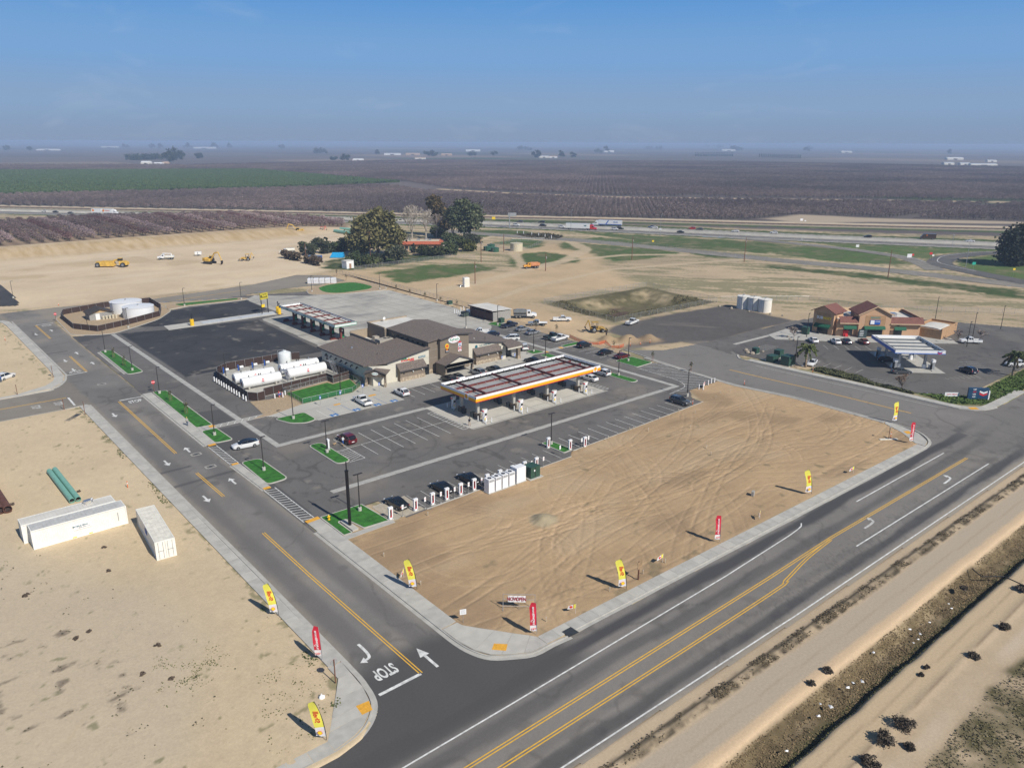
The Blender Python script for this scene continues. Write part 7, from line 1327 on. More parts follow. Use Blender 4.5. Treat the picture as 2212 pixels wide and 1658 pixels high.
# ================================================================== VEHICLES
def paint(name,c,metal=.0):return mat('car_'+name,c,.32,metal,.04,1,0,.6)
CW,CK,CS,CR_,CN,CG,CB=paint('white',(.76,.76,.75)),paint('black',(.012,.013,.016)),paint('silver',(.36,.38,.40),.5),paint('dark_red',(.12,.008,.015)),paint('navy',(.012,.02,.045)),paint('grey',(.09,.095,.10),.3),paint('blue',(.03,.09,.22))
CRED=paint('red',(.50,.015,.02));CBR=paint('brown',(.055,.03,.018));CDG=paint('dark_green',(.02,.04,.045))
HEADL=mat('headlamp_glass',(.65,.67,.7),.15);TAILL=mat('tail_lamp',(.35,.01,.01),.3);RIM=mat('alloy_rim',(.35,.36,.37),.35,.7)
def wheel(t,x,y,r=.34,w_=.22,side=1,dual=False):
    q=MB();n=16;q.tube((0,-w_/2,0),(0,w_/2,0),r,n=n);o=q.build('wheel',RUBBER,t,40);o.location=(x,y,r)
    q=MB();q.tube((0,side*(w_/2-.02),0),(0,side*(w_/2+.012),0),r*.62,r*.56,12);q.build('rim',RIM,o,40);return o
CARS={}
PROF={   # x as share of length, half width, sill, belt, shoulder
 'sedan':dict(L=4.85,st=[(-.5,.66,.5,.80,.84),(-.475,.84,.32,.92,1.0),(-.38,.91,.22,.95,1.03),(-.2,.93,.2,.92,.98),(.12,.93,.2,.90,.95),(.28,.92,.2,.86,.93),(.42,.86,.22,.72,.80),(.48,.78,.3,.62,.68),(.5,.62,.38,.56,.60)],
   gh=[(-.41,.72,.70,1.0,1.02),(-.22,.80,.60,.98,1.40),(-.08,.80,.61,.97,1.46),(.06,.80,.60,.96,1.43),(.24,.76,.66,.92,.95)],roof=(-.25,.08)),
 'fastback':dict(L=4.85,st=[(-.5,.70,.5,.86,.92),(-.475,.86,.32,.98,1.06),(-.36,.92,.22,.98,1.05),(-.2,.94,.2,.93,.99),(.12,.94,.2,.90,.95),(.28,.93,.2,.84,.92),(.42,.86,.22,.70,.78),(.48,.76,.3,.6,.66),(.5,.6,.36,.54,.58)],
   gh=[(-.46,.68,.66,1.04,1.06),(-.22,.80,.60,1.0,1.42),(-.06,.81,.62,.97,1.47),(.06,.80,.60,.96,1.44),(.27,.76,.66,.9,.93)],roof=(-.20,.06)),
 'suv':dict(L=4.7,st=[(-.5,.74,.55,.95,1.05),(-.48,.88,.4,1.02,1.12),(-.38,.93,.28,1.05,1.12),(-.15,.94,.26,1.03,1.08),(.14,.94,.26,1.02,1.07),(.3,.93,.26,.98,1.05),(.44,.88,.28,.86,.95),(.49,.78,.4,.72,.8),(.5,.66,.45,.66,.7)],
   gh=[(-.485,.80,.70,1.1,1.12),(-.42,.82,.66,1.1,1.58),(-.2,.83,.66,1.07,1.68),(.04,.83,.65,1.06,1.66),(.22,.80,.70,1.04,1.08)],roof=(-.44,.06)),
 'minivan':dict(L=4.9,st=[(-.5,.80,.5,.95,1.05),(-.485,.92,.36,1.0,1.1),(-.38,.96,.26,1.02,1.1),(-.1,.97,.24,1.0,1.06),(.18,.97,.24,.98,1.04),(.34,.95,.24,.9,.98),(.46,.88,.28,.76,.84),(.5,.7,.4,.64,.68)],
   gh=[(-.49,.84,.72,1.08,1.1),(-.45,.86,.7,1.08,1.6),(-.2,.87,.7,1.06,1.74),(.08,.86,.68,1.04,1.68),(.33,.80,.7,.98,1.0)],roof=(-.46,.09))}
def ring_body(x,w_,zl,zb,zt):return[(x,-w_*.9,zl),(x,w_*.9,zl),(x,w_,zl+(zb-zl)*.35),(x,w_*.98,zb),(x,w_*.84,zt),(x,-w_*.84,zt),(x,-w_*.98,zb),(x,-w_,zl+(zb-zl)*.35)]
def build_car(kind,t,m):
    if kind.startswith('pickup'):return build_pickup(kind,t,m)
    p=PROF[kind];L=p['L'];b=MB();b.loft([ring_body(x*L,w_,a,c,d)for x,w_,a,c,d in p['st']]);b.build('body',m,t,30)
    gh=p['gh'];b=MB();b.loft([[(x*L,-wb,zb),(x*L,wb,zb),(x*L,wt,zt),(x*L,-wt,zt)]for x,wb,wt,zb,zt in gh]);b.build('windows',GLASS,t,25)
    r0,r1=p['roof'];zs=lambda x:np.interp(x,[g[0]for g in gh],[g[4]for g in gh]);ws=lambda x:np.interp(x,[g[0]for g in gh],[g[2]for g in gh]);b=MB();xs_=np.linspace(r0,r1,5)
    b.loft([[(x*L,-ws(x)-.02,zs(x)-.05),(x*L,ws(x)+.02,zs(x)-.05),(x*L,ws(x)*.96,zs(x)+.025),(x*L,-ws(x)*.96,zs(x)+.025)]for x in xs_]);b.build('roof',m if kind!='fastback' else mat('glass_roof',(.012,.014,.018),.1),t,30)
    for s in(-1,1):
        b=MB()
        for a,c in zip(gh,gh[1:]):b.tube((a[0]*L,s*a[2],a[4]-.0),(c[0]*L,s*c[2],c[4]-.0),.035,n=4)
        xm=gh[2][0]*L;b.tube((xm,s*(gh[2][1]+.005),gh[2][3]),(xm,s*(gh[2][2]+.01),gh[2][4]),.045,n=4);b.build('pillar',m if kind!='fastback' else BLACK,t)
        MB().bx(.455*L,.485*L,s*.72-.16,s*.72+.13,.56 if kind in('sedan','fastback')else .72,.70 if kind in('sedan','fastback')else .88).build('headlight',HEADL,t)
        MB().bx(-.497*L,-.47*L,s*.72-.16,s*.72+.15,.78 if kind in('sedan','fastback')else .85,.92 if kind in('sedan','fastback')else 1.15).build('taillight',TAILL,t)
        MB().bx(.16*L,.20*L,s*(.98)-.08,s*.98+.08,.98 if kind!='suv' else 1.1,1.1 if kind!='suv' else 1.24).build('mirror',m,t)
        for x in(-.30,.31):wheel(t,x*L,s*(p['st'][3][1]-.1),.34 if kind in('sedan','fastback')else .37,.23,s)
    MB().bx(-.503*L,-.49*L,-.26,.26,.62,.76).build('number_plate',SWHT,t)
def build_pickup(kind,t,m):
    L=5.9;b=MB();b.loft([ring_body(x*L,w_,a,c,d)for x,w_,a,c,d in((-.07,.96,.42,1.12,1.18),(.16,.96,.4,1.12,1.18),(.2,.96,.4,1.1,1.2),(.42,.94,.42,1.04,1.14),(.485,.88,.45,.95,1.04),(.5,.8,.5,.85,.9))]);b.build('body',m,t,30)
    b=MB();b.loft([[(x*L,-wb,zb),(x*L,wb,zb),(x*L,wt,zt),(x*L,-wt,zt)]for x,wb,wt,zb,zt in((-.075,.84,.74,1.15,1.2),(-.06,.86,.72,1.15,1.78),(.09,.86,.72,1.14,1.82),(.215,.82,.74,1.14,1.18))]);b.build('windows',GLASS,t,25)
    b=MB();b.loft([[(x*L,-.74,z-.05),(x*L,.74,z-.05),(x*L,.7,z+.03),(x*L,-.7,z+.03)]for x,z in((-.062,1.79),(.02,1.83),(.1,1.82))]);b.build('roof',m,t,30)
    for s in(-1,1):
        b=MB();[b.tube((x0*L,s*w0,1.16),(x1*L,s*w1,1.8),.05,n=4)for x0,w0,x1,w1 in((-.07,.86,-.06,.73),(.03,.87,.03,.74),(.21,.82,.1,.73))];b.build('pillar',m,t)
        MB().bx(.46*L,.492*L,s*.75-.16,s*.75+.12,.8,1.0).build('headlight',HEADL,t);MB().bx(-.5*L,-.485*L,s*.86-.08,s*.86+.08,.85,1.15).build('taillight',TAILL,t);MB().bx(.17*L,.2*L,s*1.05-.1,s*1.05+.1,1.2,1.4).build('mirror',BLACK,t)
        for x in(-.32,.31):wheel(t,x*L,s*.86,.40,.26,s)
    if kind=='pickup':
        b=MB();[b.bx(-.495*L,-.08*L,s*.95-.05,s*.95+.05,.5,1.15)for s in(-1,1)];b.bx(-.5*L,-.488*L,-.95,.95,.5,1.15).bx(-.1*L,-.08*L,-.95,.95,.5,1.15);b.build('bed_side',m,t);MB().bx(-.49*L,-.09*L,-.9,.9,.55,.66).build('bed_floor',mat('bed_liner',(.03,.03,.03),.8),t);MB().bx(-.515*L,-.5*L,-.9,.9,.42,.58).build('bumper',ALU,t)
    else:MB().bx(-.53*L,-.09*L,-1.05,1.05,.95,1.08).build('flat_deck',WHITE,t);MB().bx(-.11*L,-.085*L,-1.0,1.0,1.08,1.75).build('headboard',WHITE,t);MB().bx(-.5*L,-.1*L,-.5,.5,.5,.9).build('chassis',BLACK,t)
def car(kind,p,rz,m,label,z=.03,group='parked cars'):
    p=(*p,z)if len(p)==2 else p
    if kind in CARS:return dup(CARS[kind],p,R(rz),label,group,{'body':m,'roof':m if kind!='fastback' else None or m,'mirror':m,'bed_side':m,'pillar':m}if kind!='fastback' else{'body':m,'mirror':m,'roof':mat('glass_roof',(.012,.014,.018),.1)})
    t=thing('pickup_truck' if 'pickup' in kind else{'suv':'sport_wagon','minivan':'minivan'}.get(kind,'car'),p,R(rz),label,'pickup' if 'pickup' in kind else 'car',group);build_car(kind,t,m);CARS[kind]=t;return t
for a in(('fastback',(48.88,133.84),172,CW,'white fastback car driving in the entrance by the turf beds'),('minivan',(64.75,124.2),90,CR_,'dark red minivan parked beside the pill shaped turf island'),('pickup',(78.44,142.12),88,CW,'white pickup in an accessible stall before the dog run'),('suv',(88.28,141.82),88,CW,'white wagon parked left of the fuel canopy'),
 ('fastback',(57.3,94.9),92,CK,'black fastback at the charging post nearest the street'),('fastback',(66.1,95.0),90,CK,'black fastback at the middle charging posts'),('fastback',(71.6,95.0),90,CK,'black fastback behind the white cabinets'),('suv',(131.71,97.45),-88,CG,'dark grey wagon alone in the last stall of the front row'),
 ('suv',(102.45,143.27),92,CK,'black wagon before the tower porch'),('fastback',(105.06,143.55),90,CW,'white hatchback right of the black wagon before the porch'),('suv',(111.33,143.4),90,CS,'silver wagon right of the tower porch'),('sedan',(116.22,143),90,CG,'dark grey sedan between silver wagon and canopy edge'),('fastback',(128.76,142.78),92,CK,'black car before the east porch'),
 ('sedan',(129.03,122.41),90,CW,'white sedan just beyond the east end of the canopy'),('suv',(134.58,123.44),90,CW,'white wagon beside the east pill shaped turf'),('pickup',(150.4,177.42),2,CN,'navy pickup by the trash enclosure turf'),('sedan',(150.26,171.15),2,CS,'silver sedan next to the navy pickup'),('sedan',(149.68,165.87),2,CS,'silver sedan, second in the back row'),('pickup',(150.5,158.19),4,CDG,'dark green pickup in the back row'),('pickup',(150.84,155.23),4,CW,'white pickup in the back row by the spoil heap'),
 ('suv',(150.51,145.23),0,CK,'black wagon at the orange mesh'),('sedan',(149.67,136.32),0,CK,'black sedan in the east back row'),('sedan',(150.26,130.82),0,CR_,'dark red sedan at the east square turf bed'),('suv',(136.12,154.36),60,CW,'white wagon at the east end of the store'),('pickup',(137.87,175.99),150,CW,'white pickup half hidden behind the store roof'),('sedan',(138.78,171.89),150,CN,'dark blue car half hidden behind the store roof'),('minivan',(139.92,164.26),150,CW,'white van behind the east wing roof'),
 ('pickup',(168.66,172.87),-40,CW,'white crew pickup on the dirt by the tanker'),('pickup_flat',(158.32,173.34),140,CS,'grey flatbed pickup with white deck on the dirt'),('pickup',(182.88,155.82),12,CW,'white pickup parked alone on the gravel lot'),
 ('sedan',(205.67,107.28),48,CW,'white sedan at the left of the corner store stalls'),('sedan',(209.41,102.45),48,CW,'white sedan in the middle of the corner store stalls'),('sedan',(211.73,100.54),48,CN,'dark blue sedan beside the white one at the corner store'),('sedan',(215.33,97.21),48,CR_,'dark red sedan before the menu board'),('sedan',(183.03,94.95),196,CW,'white sedan under the left palm at the corner store'),('sedan',(192.97,76.65),-42,CG,'dark grey sedan beside the near pumps of the blue canopy'),('suv',(200.98,84.07),-42,CK,'black wagon in the shade of the blue canopy'),('suv',(206.6,66.26),60,CN,'dark blue hatchback driving across the corner store lot'),('suv',(222.22,60.76),140,CW,'white wagon under the right palm'),('pickup',(239.44,77.63),135,CW,'white pickup behind the round planter'),
 ('suv',(22,212.56),40,CW,'white wagon with open tailgate at the left edge of the sandy lot')):car(*a)
hw=-56.5
for i,(kind,q,d,m,l)in enumerate((('suv',(349.37,405.33),0,CW,'white wagon on the near carriageway at the gantry sign'),('suv',(375.96,408.62),180,CK,'dark wagon on the far carriageway left of the trucks'),('sedan',(367.13,421.89),180,CG,'dark car on the far carriageway by the gantry sign'),('suv',(361.91,391.55),0,CK,'black wagon behind the white trailer'),('suv',(365.48,377.3),0,CW,'white wagon right behind the trailer'),('suv',(383.41,345.73),0,CW,'white wagon ahead of the red tractor'),('suv',(388.54,345.26),0,CK,'black van beside the white wagon ahead of the red tractor'),('sedan',(411.77,336.03),180,CW,'white sedan on the far carriageway near the lamp'),('sedan',(413.24,339.54),180,CB,'blue car behind the white sedan, far carriageway'),('sedan',(403.29,307.47),0,CK,'black sedan on the near carriageway, centre right'),('suv',(425.9,315.67),180,CRED,'red wagon on the far carriageway'),('sedan',(427.03,310.28),180,CG,'grey car following the red wagon'),('sedan',(435.49,288.68),180,CW,'white sedan on the far carriageway, right'),('suv',(447.34,268.3),180,CW,'white wagon on the far carriageway at the ramp'),('suv',(471.65,219.51),180,CK,'dark wagon on the far carriageway left of the brown truck'),('sedan',(498.06,171.4),180,CW,'white sedan right of the brown truck'),('sedan',(508.93,153.72),180,CS,'pale car at the far right of the highway'),('suv',(122.75,719.75),180,CW,'white wagon at the far left of the highway'),('sedan',(128.32,708.69),0,CK,'dark car left of the white double trailer'),('sedan',(135.41,691.33),0,CG,'grey car just behind the white double trailer'))):car(kind,q,hw+d,m,l,.12,'cars on the highway')
# ------------------------------------------------------------------ trucks
def tractor(t,m,x0=0,low=BLACK,conv=True):
    MB().bx(x0-6.2,x0+.2,-.45,.45,.7,1.05).build('chassis',BLACK,t)
    b=MB();b.loft([[(x,-w_,z0),(x,w_,z0),(x,w_*.92,z1),(x,-w_*.92,z1)]for x,w_,z0,z1 in((x0-3.9,1.22,.9,3.7),(x0-2.2,1.22,.9,3.8),(x0-1.7,1.2,.9,3.0),(x0-1.1,1.15,.9,2.0))]);b.build('cab',m,t,25)
    b=MB();b.loft([[(x,-w_,z0),(x,w_,z0),(x,w_*.85,z1),(x,-w_*.85,z1)]for x,w_,z0,z1 in((x0-1.3,1.12,.7,2.05),(x0+.2,1.05,.7,1.8),(x0+.65,.9,.7,1.5))]);b.build('hood',m,t,25)
    b=MB();b.loft([[(x,-w_,z0),(x,w_,z0),(x,w_*.95,z1),(x,-w_*.95,z1)]for x,w_,z0,z1 in((x0-1.78,1.16,2.1,2.85),(x0-1.15,1.1,2.05,2.15))]);b.build('windscreen',GLASS,t)
    [MB().bx(x0-2.6,x0-1.8,s*1.2-.02,s*1.2+.02,2.0,2.7).build('side_window',GLASS,t)for s in(-1,1)];[MB().bx(x0+.5,x0+.68,s*.75-.18,s*.75+.18,.95,1.2).build('headlight',HEADL,t)for s in(-1,1)];[MB().cyl(x0-4.1,s*1.0,1.0,4.0,.09,n=8).build('exhaust',ALU,t)for s in(-1,1)]
    for x in(x0-.2,x0-4.6,x0-5.9):
        for s in(-1,1):wheel(t,x,s*1.05,.5,.35,s)
def trailer(t,x0,L,m,h=4.1,axles=2,name='trailer_box'):
    b=MB();b.bx(x0-L,x0,-1.28,1.28,1.15,h);bx_=b.build(name,m,t);MB().bx(x0-L+.2,x0-1,-.5,.5,.85,1.15).build('frame',BLACK,t)
    n=int(L/.6);b=MB();[b.bx(x0-L+.05+k*L/n,x0-L+.11+k*L/n,s*1.29-.012,s*1.29+.012,1.2,h-.05)for k in range(n)for s in(-1,1)];b.build('ribs',mat('trailer_rib',(.6,.61,.62),.5),bx_)
    for k in range(axles):
        for s in(-1,1):wheel(t,x0-L+1.2+k*1.3,s*1.05,.5,.4,s)
    return bx_
t=thing('semi_truck',(*(371.18,350.99),.12),R(hw),'red tractor hauling a long ribbed white trailer on the near carriageway','truck');tractor(t,CRED);bx_=trailer(t,-3.9,16,CW);MB().text('NFI',1.1,frame((-7,-1.32,2.8),(1,0,0),(0,0,1)),bold=.05).build('lettering',TEAL,bx_)
t=thing('semi_truck',(*(390.92,372.54),.12),R(hw+180),'white and blue tractor with a striped white trailer on the far carriageway','truck');tractor(t,CW);bx_=trailer(t,-3.9,16,CW);b=MB();b.add([(-9.2,1.31,1.2),(-8.4,1.31,1.2),(-10.4,1.31,4.05),(-11.2,1.31,4.05)],[(0,1,2,3)]);b.bx(-19.8,-4.0,1.3,1.32,1.2,1.6);b.build('blue_stripe',SBLU,bx_);MB().text('WERNER',.8,frame((-15.5,1.33,2.9),(-1,0,0),(0,0,1)),bold=.05).build('lettering',SBLU,bx_);MB().bx(-1.3,.6,-1.0,1.0,.72,1.3).build('blue_hood',SBLU,t)
t=thing('semi_truck',(*(161.78,660.51),.12),R(-52),'white tractor pulling two white trailers at the left of the highway','truck');tractor(t,CW);b1=trailer(t,-3.9,8.6,CW);MB().text('Walgreens',.9,frame((-8,-1.33,2.9),(1,0,0),(0,0,1)),bold=.03).build('lettering',SRED,b1);b2=trailer(t,-13.6,8.6,CW)
for x,par in((-11.4,b1),(-20.6,b2)):b=MB();n=14;b.add([(x+.9*math.cos(2*math.pi*k/n),-1.33,2.9+.9*math.sin(2*math.pi*k/n))for k in range(n)],[tuple(range(n))]);b.build('round_logo',SORG,par)
t=thing('delivery_truck',(*(491.07,194.26),.12),R(hw+180),'dark brown parcel delivery truck on the far carriageway','truck');MB().bx(-6,1,-1.15,1.15,.6,3.3).build('box',CBR,t);b=MB();b.loft([[(x,-1.1,z0),(x,1.1,z0),(x,1.05,z1),(x,-1.05,z1)]for x,z0,z1 in((1,.6,2.9),(1.6,.6,1.9),(2.4,.6,1.5))]);b.build('cab',CBR,t);MB().bx(1.05,1.5,-1.0,1.0,1.8,2.6).build('windscreen',GLASS,t);[wheel(t,x,s*1.0,.42,.3,s)for x in(1.6,-4.2)for s in(-1,1)];b=MB();b.add([(-1.2,1.17,2.2),(-.6,1.17,2.2),(-.6,1.17,2.6),(-.9,1.17,2.9),(-1.2,1.17,2.6)],[(0,1,2,3,4)]);b.build('shield_logo',SORG,t)
def worktruck(p,rz,label,body_m,kind,name='work_truck',m=CW):
    t=thing(name,(*p,.1),R(rz),label,'truck');MB().bx(-4.2,2.6,-.45,.45,.6,.95).build('chassis',BLACK,t)
    b=MB();b.loft([[(x,-1.1,.8),(x,1.1,.8),(x,w_,z),(x,-w_,z)]for x,w_,z in((.0,1.0,2.45),(1.1,1.0,2.5),(1.6,1.0,1.75))]);b.build('cab',m,t,25);b=MB();b.loft([[(x,-w_,.75),(x,w_,.75),(x,w_*.85,z),(x,-w_*.85,z)]for x,w_,z in((1.55,1.0,1.75),(2.9,.92,1.55),(3.2,.8,1.3))]);b.build('hood',m,t,25)
    b=MB();b.loft([[(x,-1.02,z0),(x,1.02,z0),(x,.96,z1),(x,-.96,z1)]for x,z0,z1 in((1.08,1.75,2.44),(1.62,1.72,1.78))]);b.build('windscreen',GLASS,t);[MB().bx(.3,1.0,s*1.06-.03,s*1.06+.03,1.7,2.25).build('side_window',GLASS,t)for s in(-1,1)];[MB().bx(3.05,3.22,s*.65-.15,s*.65+.15,.95,1.15).build('headlight',HEADL,t)for s in(-1,1)]
    for x in(2.1,-2.2,-3.4):[wheel(t,x,s*.95,.5,.34,s)for s in(-1,1)]
    if kind=='tank':b=MB();n=20;b.loft([[(x,1.15*k*math.cos(2*math.pi*j/n),1.95+.85*k*math.sin(2*math.pi*j/n))for j in range(n)]for x,k in((-4.4,.9),(-4.3,1),(-.2,1),(-.1,.9))]);b.build('tank',body_m,t,40);MB().bx(-4.3,-.2,-1.25,1.25,.95,1.15).build('deck',STEEL,t);MB().bx(-3.6,-.8,-.25,.25,2.78,2.9).build('walkway',STEEL,t)
    if kind=='dump':
        b=MB();b.add([(-4.3,-1.15,1.1),(-.2,-1.15,1.1),(-.2,1.15,1.1),(-4.3,1.15,1.1),(-4.5,-1.25,2.5),(-.1,-1.25,2.5),(-.1,1.25,2.5),(-4.5,1.25,2.5)],[(0,1,5,4),(1,2,6,5),(2,3,7,6),(3,0,4,7),(0,3,2,1)]);b.build('dump_body',body_m,t);[MB().bx(-4.2+k*.65,-4.1+k*.65,s*1.25-.05,s*1.25+.05,1.1,2.5).build('rib',body_m,t)for k in range(6)for s in(-1,1)]
    if kind=='service':MB().bx(-4.2,-.2,-1.15,1.15,.95,1.8).build('service_body',body_m,t);[MB().bx(-4.0+k*1.3,-2.9+k*1.3,s*1.16-.02,s*1.16+.02,1.0,1.75).build('locker_door',OFFWHITE,t)for k in range(3)for s in(-1,1)];b=MB();b.tube((-3.2,0,1.8),(-3.2,0,2.7),.2,n=8).tube((-3.2,0,2.7),(.8,0,2.9),.16,n=6);b.build('crane_boom',body_m,t)
    return t
worktruck((163.08,183.64),-40,'white tanker truck with a grey tank on the dirt behind the store',mat('grey_tank',(.16,.17,.17),.5,.2),'tank','tank_truck');worktruck((167.93,374.25),150,'white tanker truck parked by the dry hedges',OFFWHITE,'tank','tank_truck');worktruck((232.8,260.33),160,'orange dump truck parked on the farm field',mat('pale_orange',(.62,.27,.12),.6,var=.2),'dump','dump_truck',mat('truck_orange',(.70,.32,.03),.5));worktruck((113.87,391.78),150,'white service truck with a crane boom on the construction site',WHITE,'service','service_truck')
# ------------------------------------------------------------------ machines
def excavator(p,rz,label,s=1.0,m=MACH,reach=1):
    t=thing('excavator',p,R(rz),label,'excavator','excavators');t.scale=(s,)*3
    for q in(-1,1):b=MB();b.loft([[(x,q*1.15-.3,z0),(x,q*1.15+.3,z0),(x,q*1.15+.3,z1),(x,q*1.15-.3,z1)]for x,z0,z1 in((-2,.35,.7),(-1.7,.02,.95),(1.7,.02,.95),(2,.35,.7))]);b.build('track',BLACK,t)
    MB().bx(-.9,.9,-.8,.8,.5,1.05).build('undercarriage',BLACK,t);b=MB();b.bx(-2.2,.6,-1.3,1.3,1.05,2.0).bx(-2.4,-1.2,-1.3,1.3,1.05,2.3);b.build('house',m,t);b=MB();b.loft([[(x,.35,1.1),(x,1.3,1.1),(x,1.25,z),(x,.4,z)]for x,z in((-.4,2.9),(.8,2.9),(1.3,1.9))]);b.build('cab',GLASS,t);MB().bx(-.5,.9,.35,1.3,2.88,3.0).build('cab_roof',m,t)
    b=MB();P=[(.8,-.1,1.6),(2.6,-.1,4.2),(4.6,-.1,4.7)];[b.tube(a,c,.28,.22,6)for a,c in zip(P,P[1:])];b.build('boom',m,t);b=MB();b.tube((4.6,-.1,4.7),(6.0,-.1,1.6),.2,.15,6);b.build('stick',m,t);b=MB();b.loft([[(6.0+x,-.6,1.5+z),(6.0+x,.4,1.5+z),(5.7+x,.4,1.3+z),(5.7+x,-.6,1.3+z)]for x,z in((.1,.1),(.2,-.6),(-.1,-1.2),(-.6,-1.3))]);b.build('bucket',BLACK,t);b=MB();b.tube((1.4,.1,1.9),(3.0,.1,3.9),.09,n=6).tube((3.2,-.1,4.9),(4.9,-.1,4.4),.08,n=6);b.build('ram',ALU,t)
excavator((125.83,364.89),-62,'yellow excavator on the construction site beside the backhoe',1.2);excavator((213.17,454.37),150,'yellow excavator at the orchard edge by the big tree',1.25)
def backhoe(p,rz,label,m=MACH,name='backhoe'):
    t=thing(name,p,R(rz),label,'backhoe');t.scale=(1.15,)*3;b=MB();b.loft([[(x,-.5,.8),(x,.5,.8),(x,.45,z),(x,-.45,z)]for x,z in((.1,1.6),(1.6,1.5),(2.1,1.3))]);b.build('hood',m,t);MB().bx(-1.4,.3,-.6,.6,.6,1.2).build('chassis',m,t)
    b=MB();[b.tube((x,s*.65,1.1),(x,s*.62,2.7),.06,n=5)for x in(-1.1,.2)for s in(-1,1)];b.build('canopy_post',BLACK,t);MB().bx(-1.3,.4,-.75,.75,2.7,2.8).build('canopy_roof',m,t);MB().bx(-.7,-.2,-.3,.3,1.2,1.7).build('seat',BLACK,t)
    for x,r in((-.8,.72),(1.6,.45)):[wheel(t,x,s*.85,r,.4,s)for s in(-1,1)]
    b=MB();[b.tube((.8,s*.7,1.4),(2.9,s*.7,.6),.09,n=5)for s in(-1,1)];b.build('loader_arm',m,t);b=MB();b.add([(2.7,-1.1,.1),(2.7,1.1,.1),(3.5,1.1,.05),(3.5,-1.1,.05),(2.8,-1.1,.95),(2.8,1.1,.95)],[(0,1,2,3),(0,4,5,1),(0,3,4),(1,5,2)]);b.build('loader_bucket',mat('bucket_grey',(.18,.17,.15),.6),t)
    b=MB();b.tube((-1.5,0,.9),(-2.2,0,3.3),.18,.14,6).tube((-2.2,0,3.3),(-3.0,0,1.8),.14,.1,6);b.build('rear_boom',m,t);b=MB();b.loft([[(-3.0+x,-.35,1.7+z),(-3.0+x,.35,1.7+z),(-3.2+x,.35,1.6+z),(-3.2+x,-.35,1.6+z)]for x,z in((0,0),(.1,-.5),(.5,-.8))]);b.build('rear_bucket',BLACK,t)
backhoe((166.19,155.49),-32,'yellow backhoe loader beside the brown spoil heaps',mat('old_yellow',(.42,.26,.05),.6,var=.25));backhoe((142.75,363.54),150,'yellow backhoe loader right of the excavator on the construction site');backhoe((228,453.36),140,'red tractor loader at the orchard edge',RED,'tractor')
t=thing('scraper',(88.64,382.83),R(-38),'yellow articulated earth scraper on the construction site','scraper');t.scale=(1.25,)*3
b=MB();b.loft([[(x,-1.2,.8),(x,1.2,.8),(x,1.0,z),(x,-1.0,z)]for x,z in((2.6,2.3),(4.6,2.1),(5.4,1.7))]);b.build('engine',MACH,t);MB().bx(2.2,3.4,-.7,.7,2.2,3.1).build('cab',GLASS,t);MB().bx(2.1,3.5,-.75,.75,3.1,3.2).build('cab_roof',MACH,t);b=MB();b.path([(2.8,0,1.6),(1.6,0,2.6),(.4,0,2.2),(.2,0,1.2)],.28,6);b.build('gooseneck',MACH,t)
b=MB();b.add([(-4,-1.4,.4),(.6,-1.4,.4),(.6,1.4,.4),(-4,1.4,.4),(-4.3,-1.4,2.0),(.2,-1.4,2.1),(.2,1.4,2.1),(-4.3,1.4,2.0)],[(0,1,5,4),(1,2,6,5),(2,3,7,6),(3,0,4,7),(0,3,2,1)]);b.build('bowl',MACH,t);MB().bx(-5.6,-4.1,-.9,.9,1.0,2.0).build('rear_frame',MACH,t);[wheel(t,x,s*1.35,.85,.6,s)for x in(4.0,-4.9)for s in(-1,1)]
t=thing('generator_trailer',(131.08,395.31),R(-30),'small white generator trailer on the construction site','trailer');MB().bx(-1.5,1.5,-.8,.8,.6,2.0).build('housing',WHITE,t);[wheel(t,0,s*.85,.38,.2,s)for s in(-1,1)];b=MB();b.tube((1.5,0,.6),(2.6,0,.45),.06,n=5);b.build('drawbar',STEEL,t);MB().bx(-.2,.0,-.82,-.8,.8,1.8).build('door_seam',BLACK,t)
t=thing('storage_container',(167.41,342.16),R(-38),'blue container beside the dry hedges','container');MB().bx(-3.5,3.5,-1.3,1.3,0,2.7).build('body',mat('container_blue',(.03,.07,.17),.5,wave=('X',.3,.3)),t);[MB().bx(3.5,3.56,s*.65-.6,s*.65+.6,.1,2.6).build('door',SBLU,t)for s in(-1,1)];MB().bx(-3.4,3.4,-1.2,1.2,2.7,2.75).build('roof',mat('blue_roof',(.25,.32,.42),.6),t)
t=thing('pipe_stack',(181.38,345.87),R(-40),'stack of bright blue plastic pipes on the farmhouse yard','pipes');BLP=mat('pipe_blue',(.02,.33,.62),.4)
for r_ in range(5):[(lambda b:b.build('pipe',BLP,t))(MB().tube((-3+.2*r_,(k-(4-r_)/2)*.8,.4+r_*.45),(3.2+.3*((k+r_)%3),(k-(4-r_)/2)*.8,.4+r_*.45),.38,n=10))for k in range(5-r_)]
t=thing('lumber_pile',(184.66,345.81),R(-20),'small pile of timber right of the blue pipes','lumber');[MB().bx(-1.6,1.6,-1+k*.5,-.6+k*.5,.0+.3*(k%2),.28+.3*(k%2)).build('beam',WOOD,t)for k in range(5)]
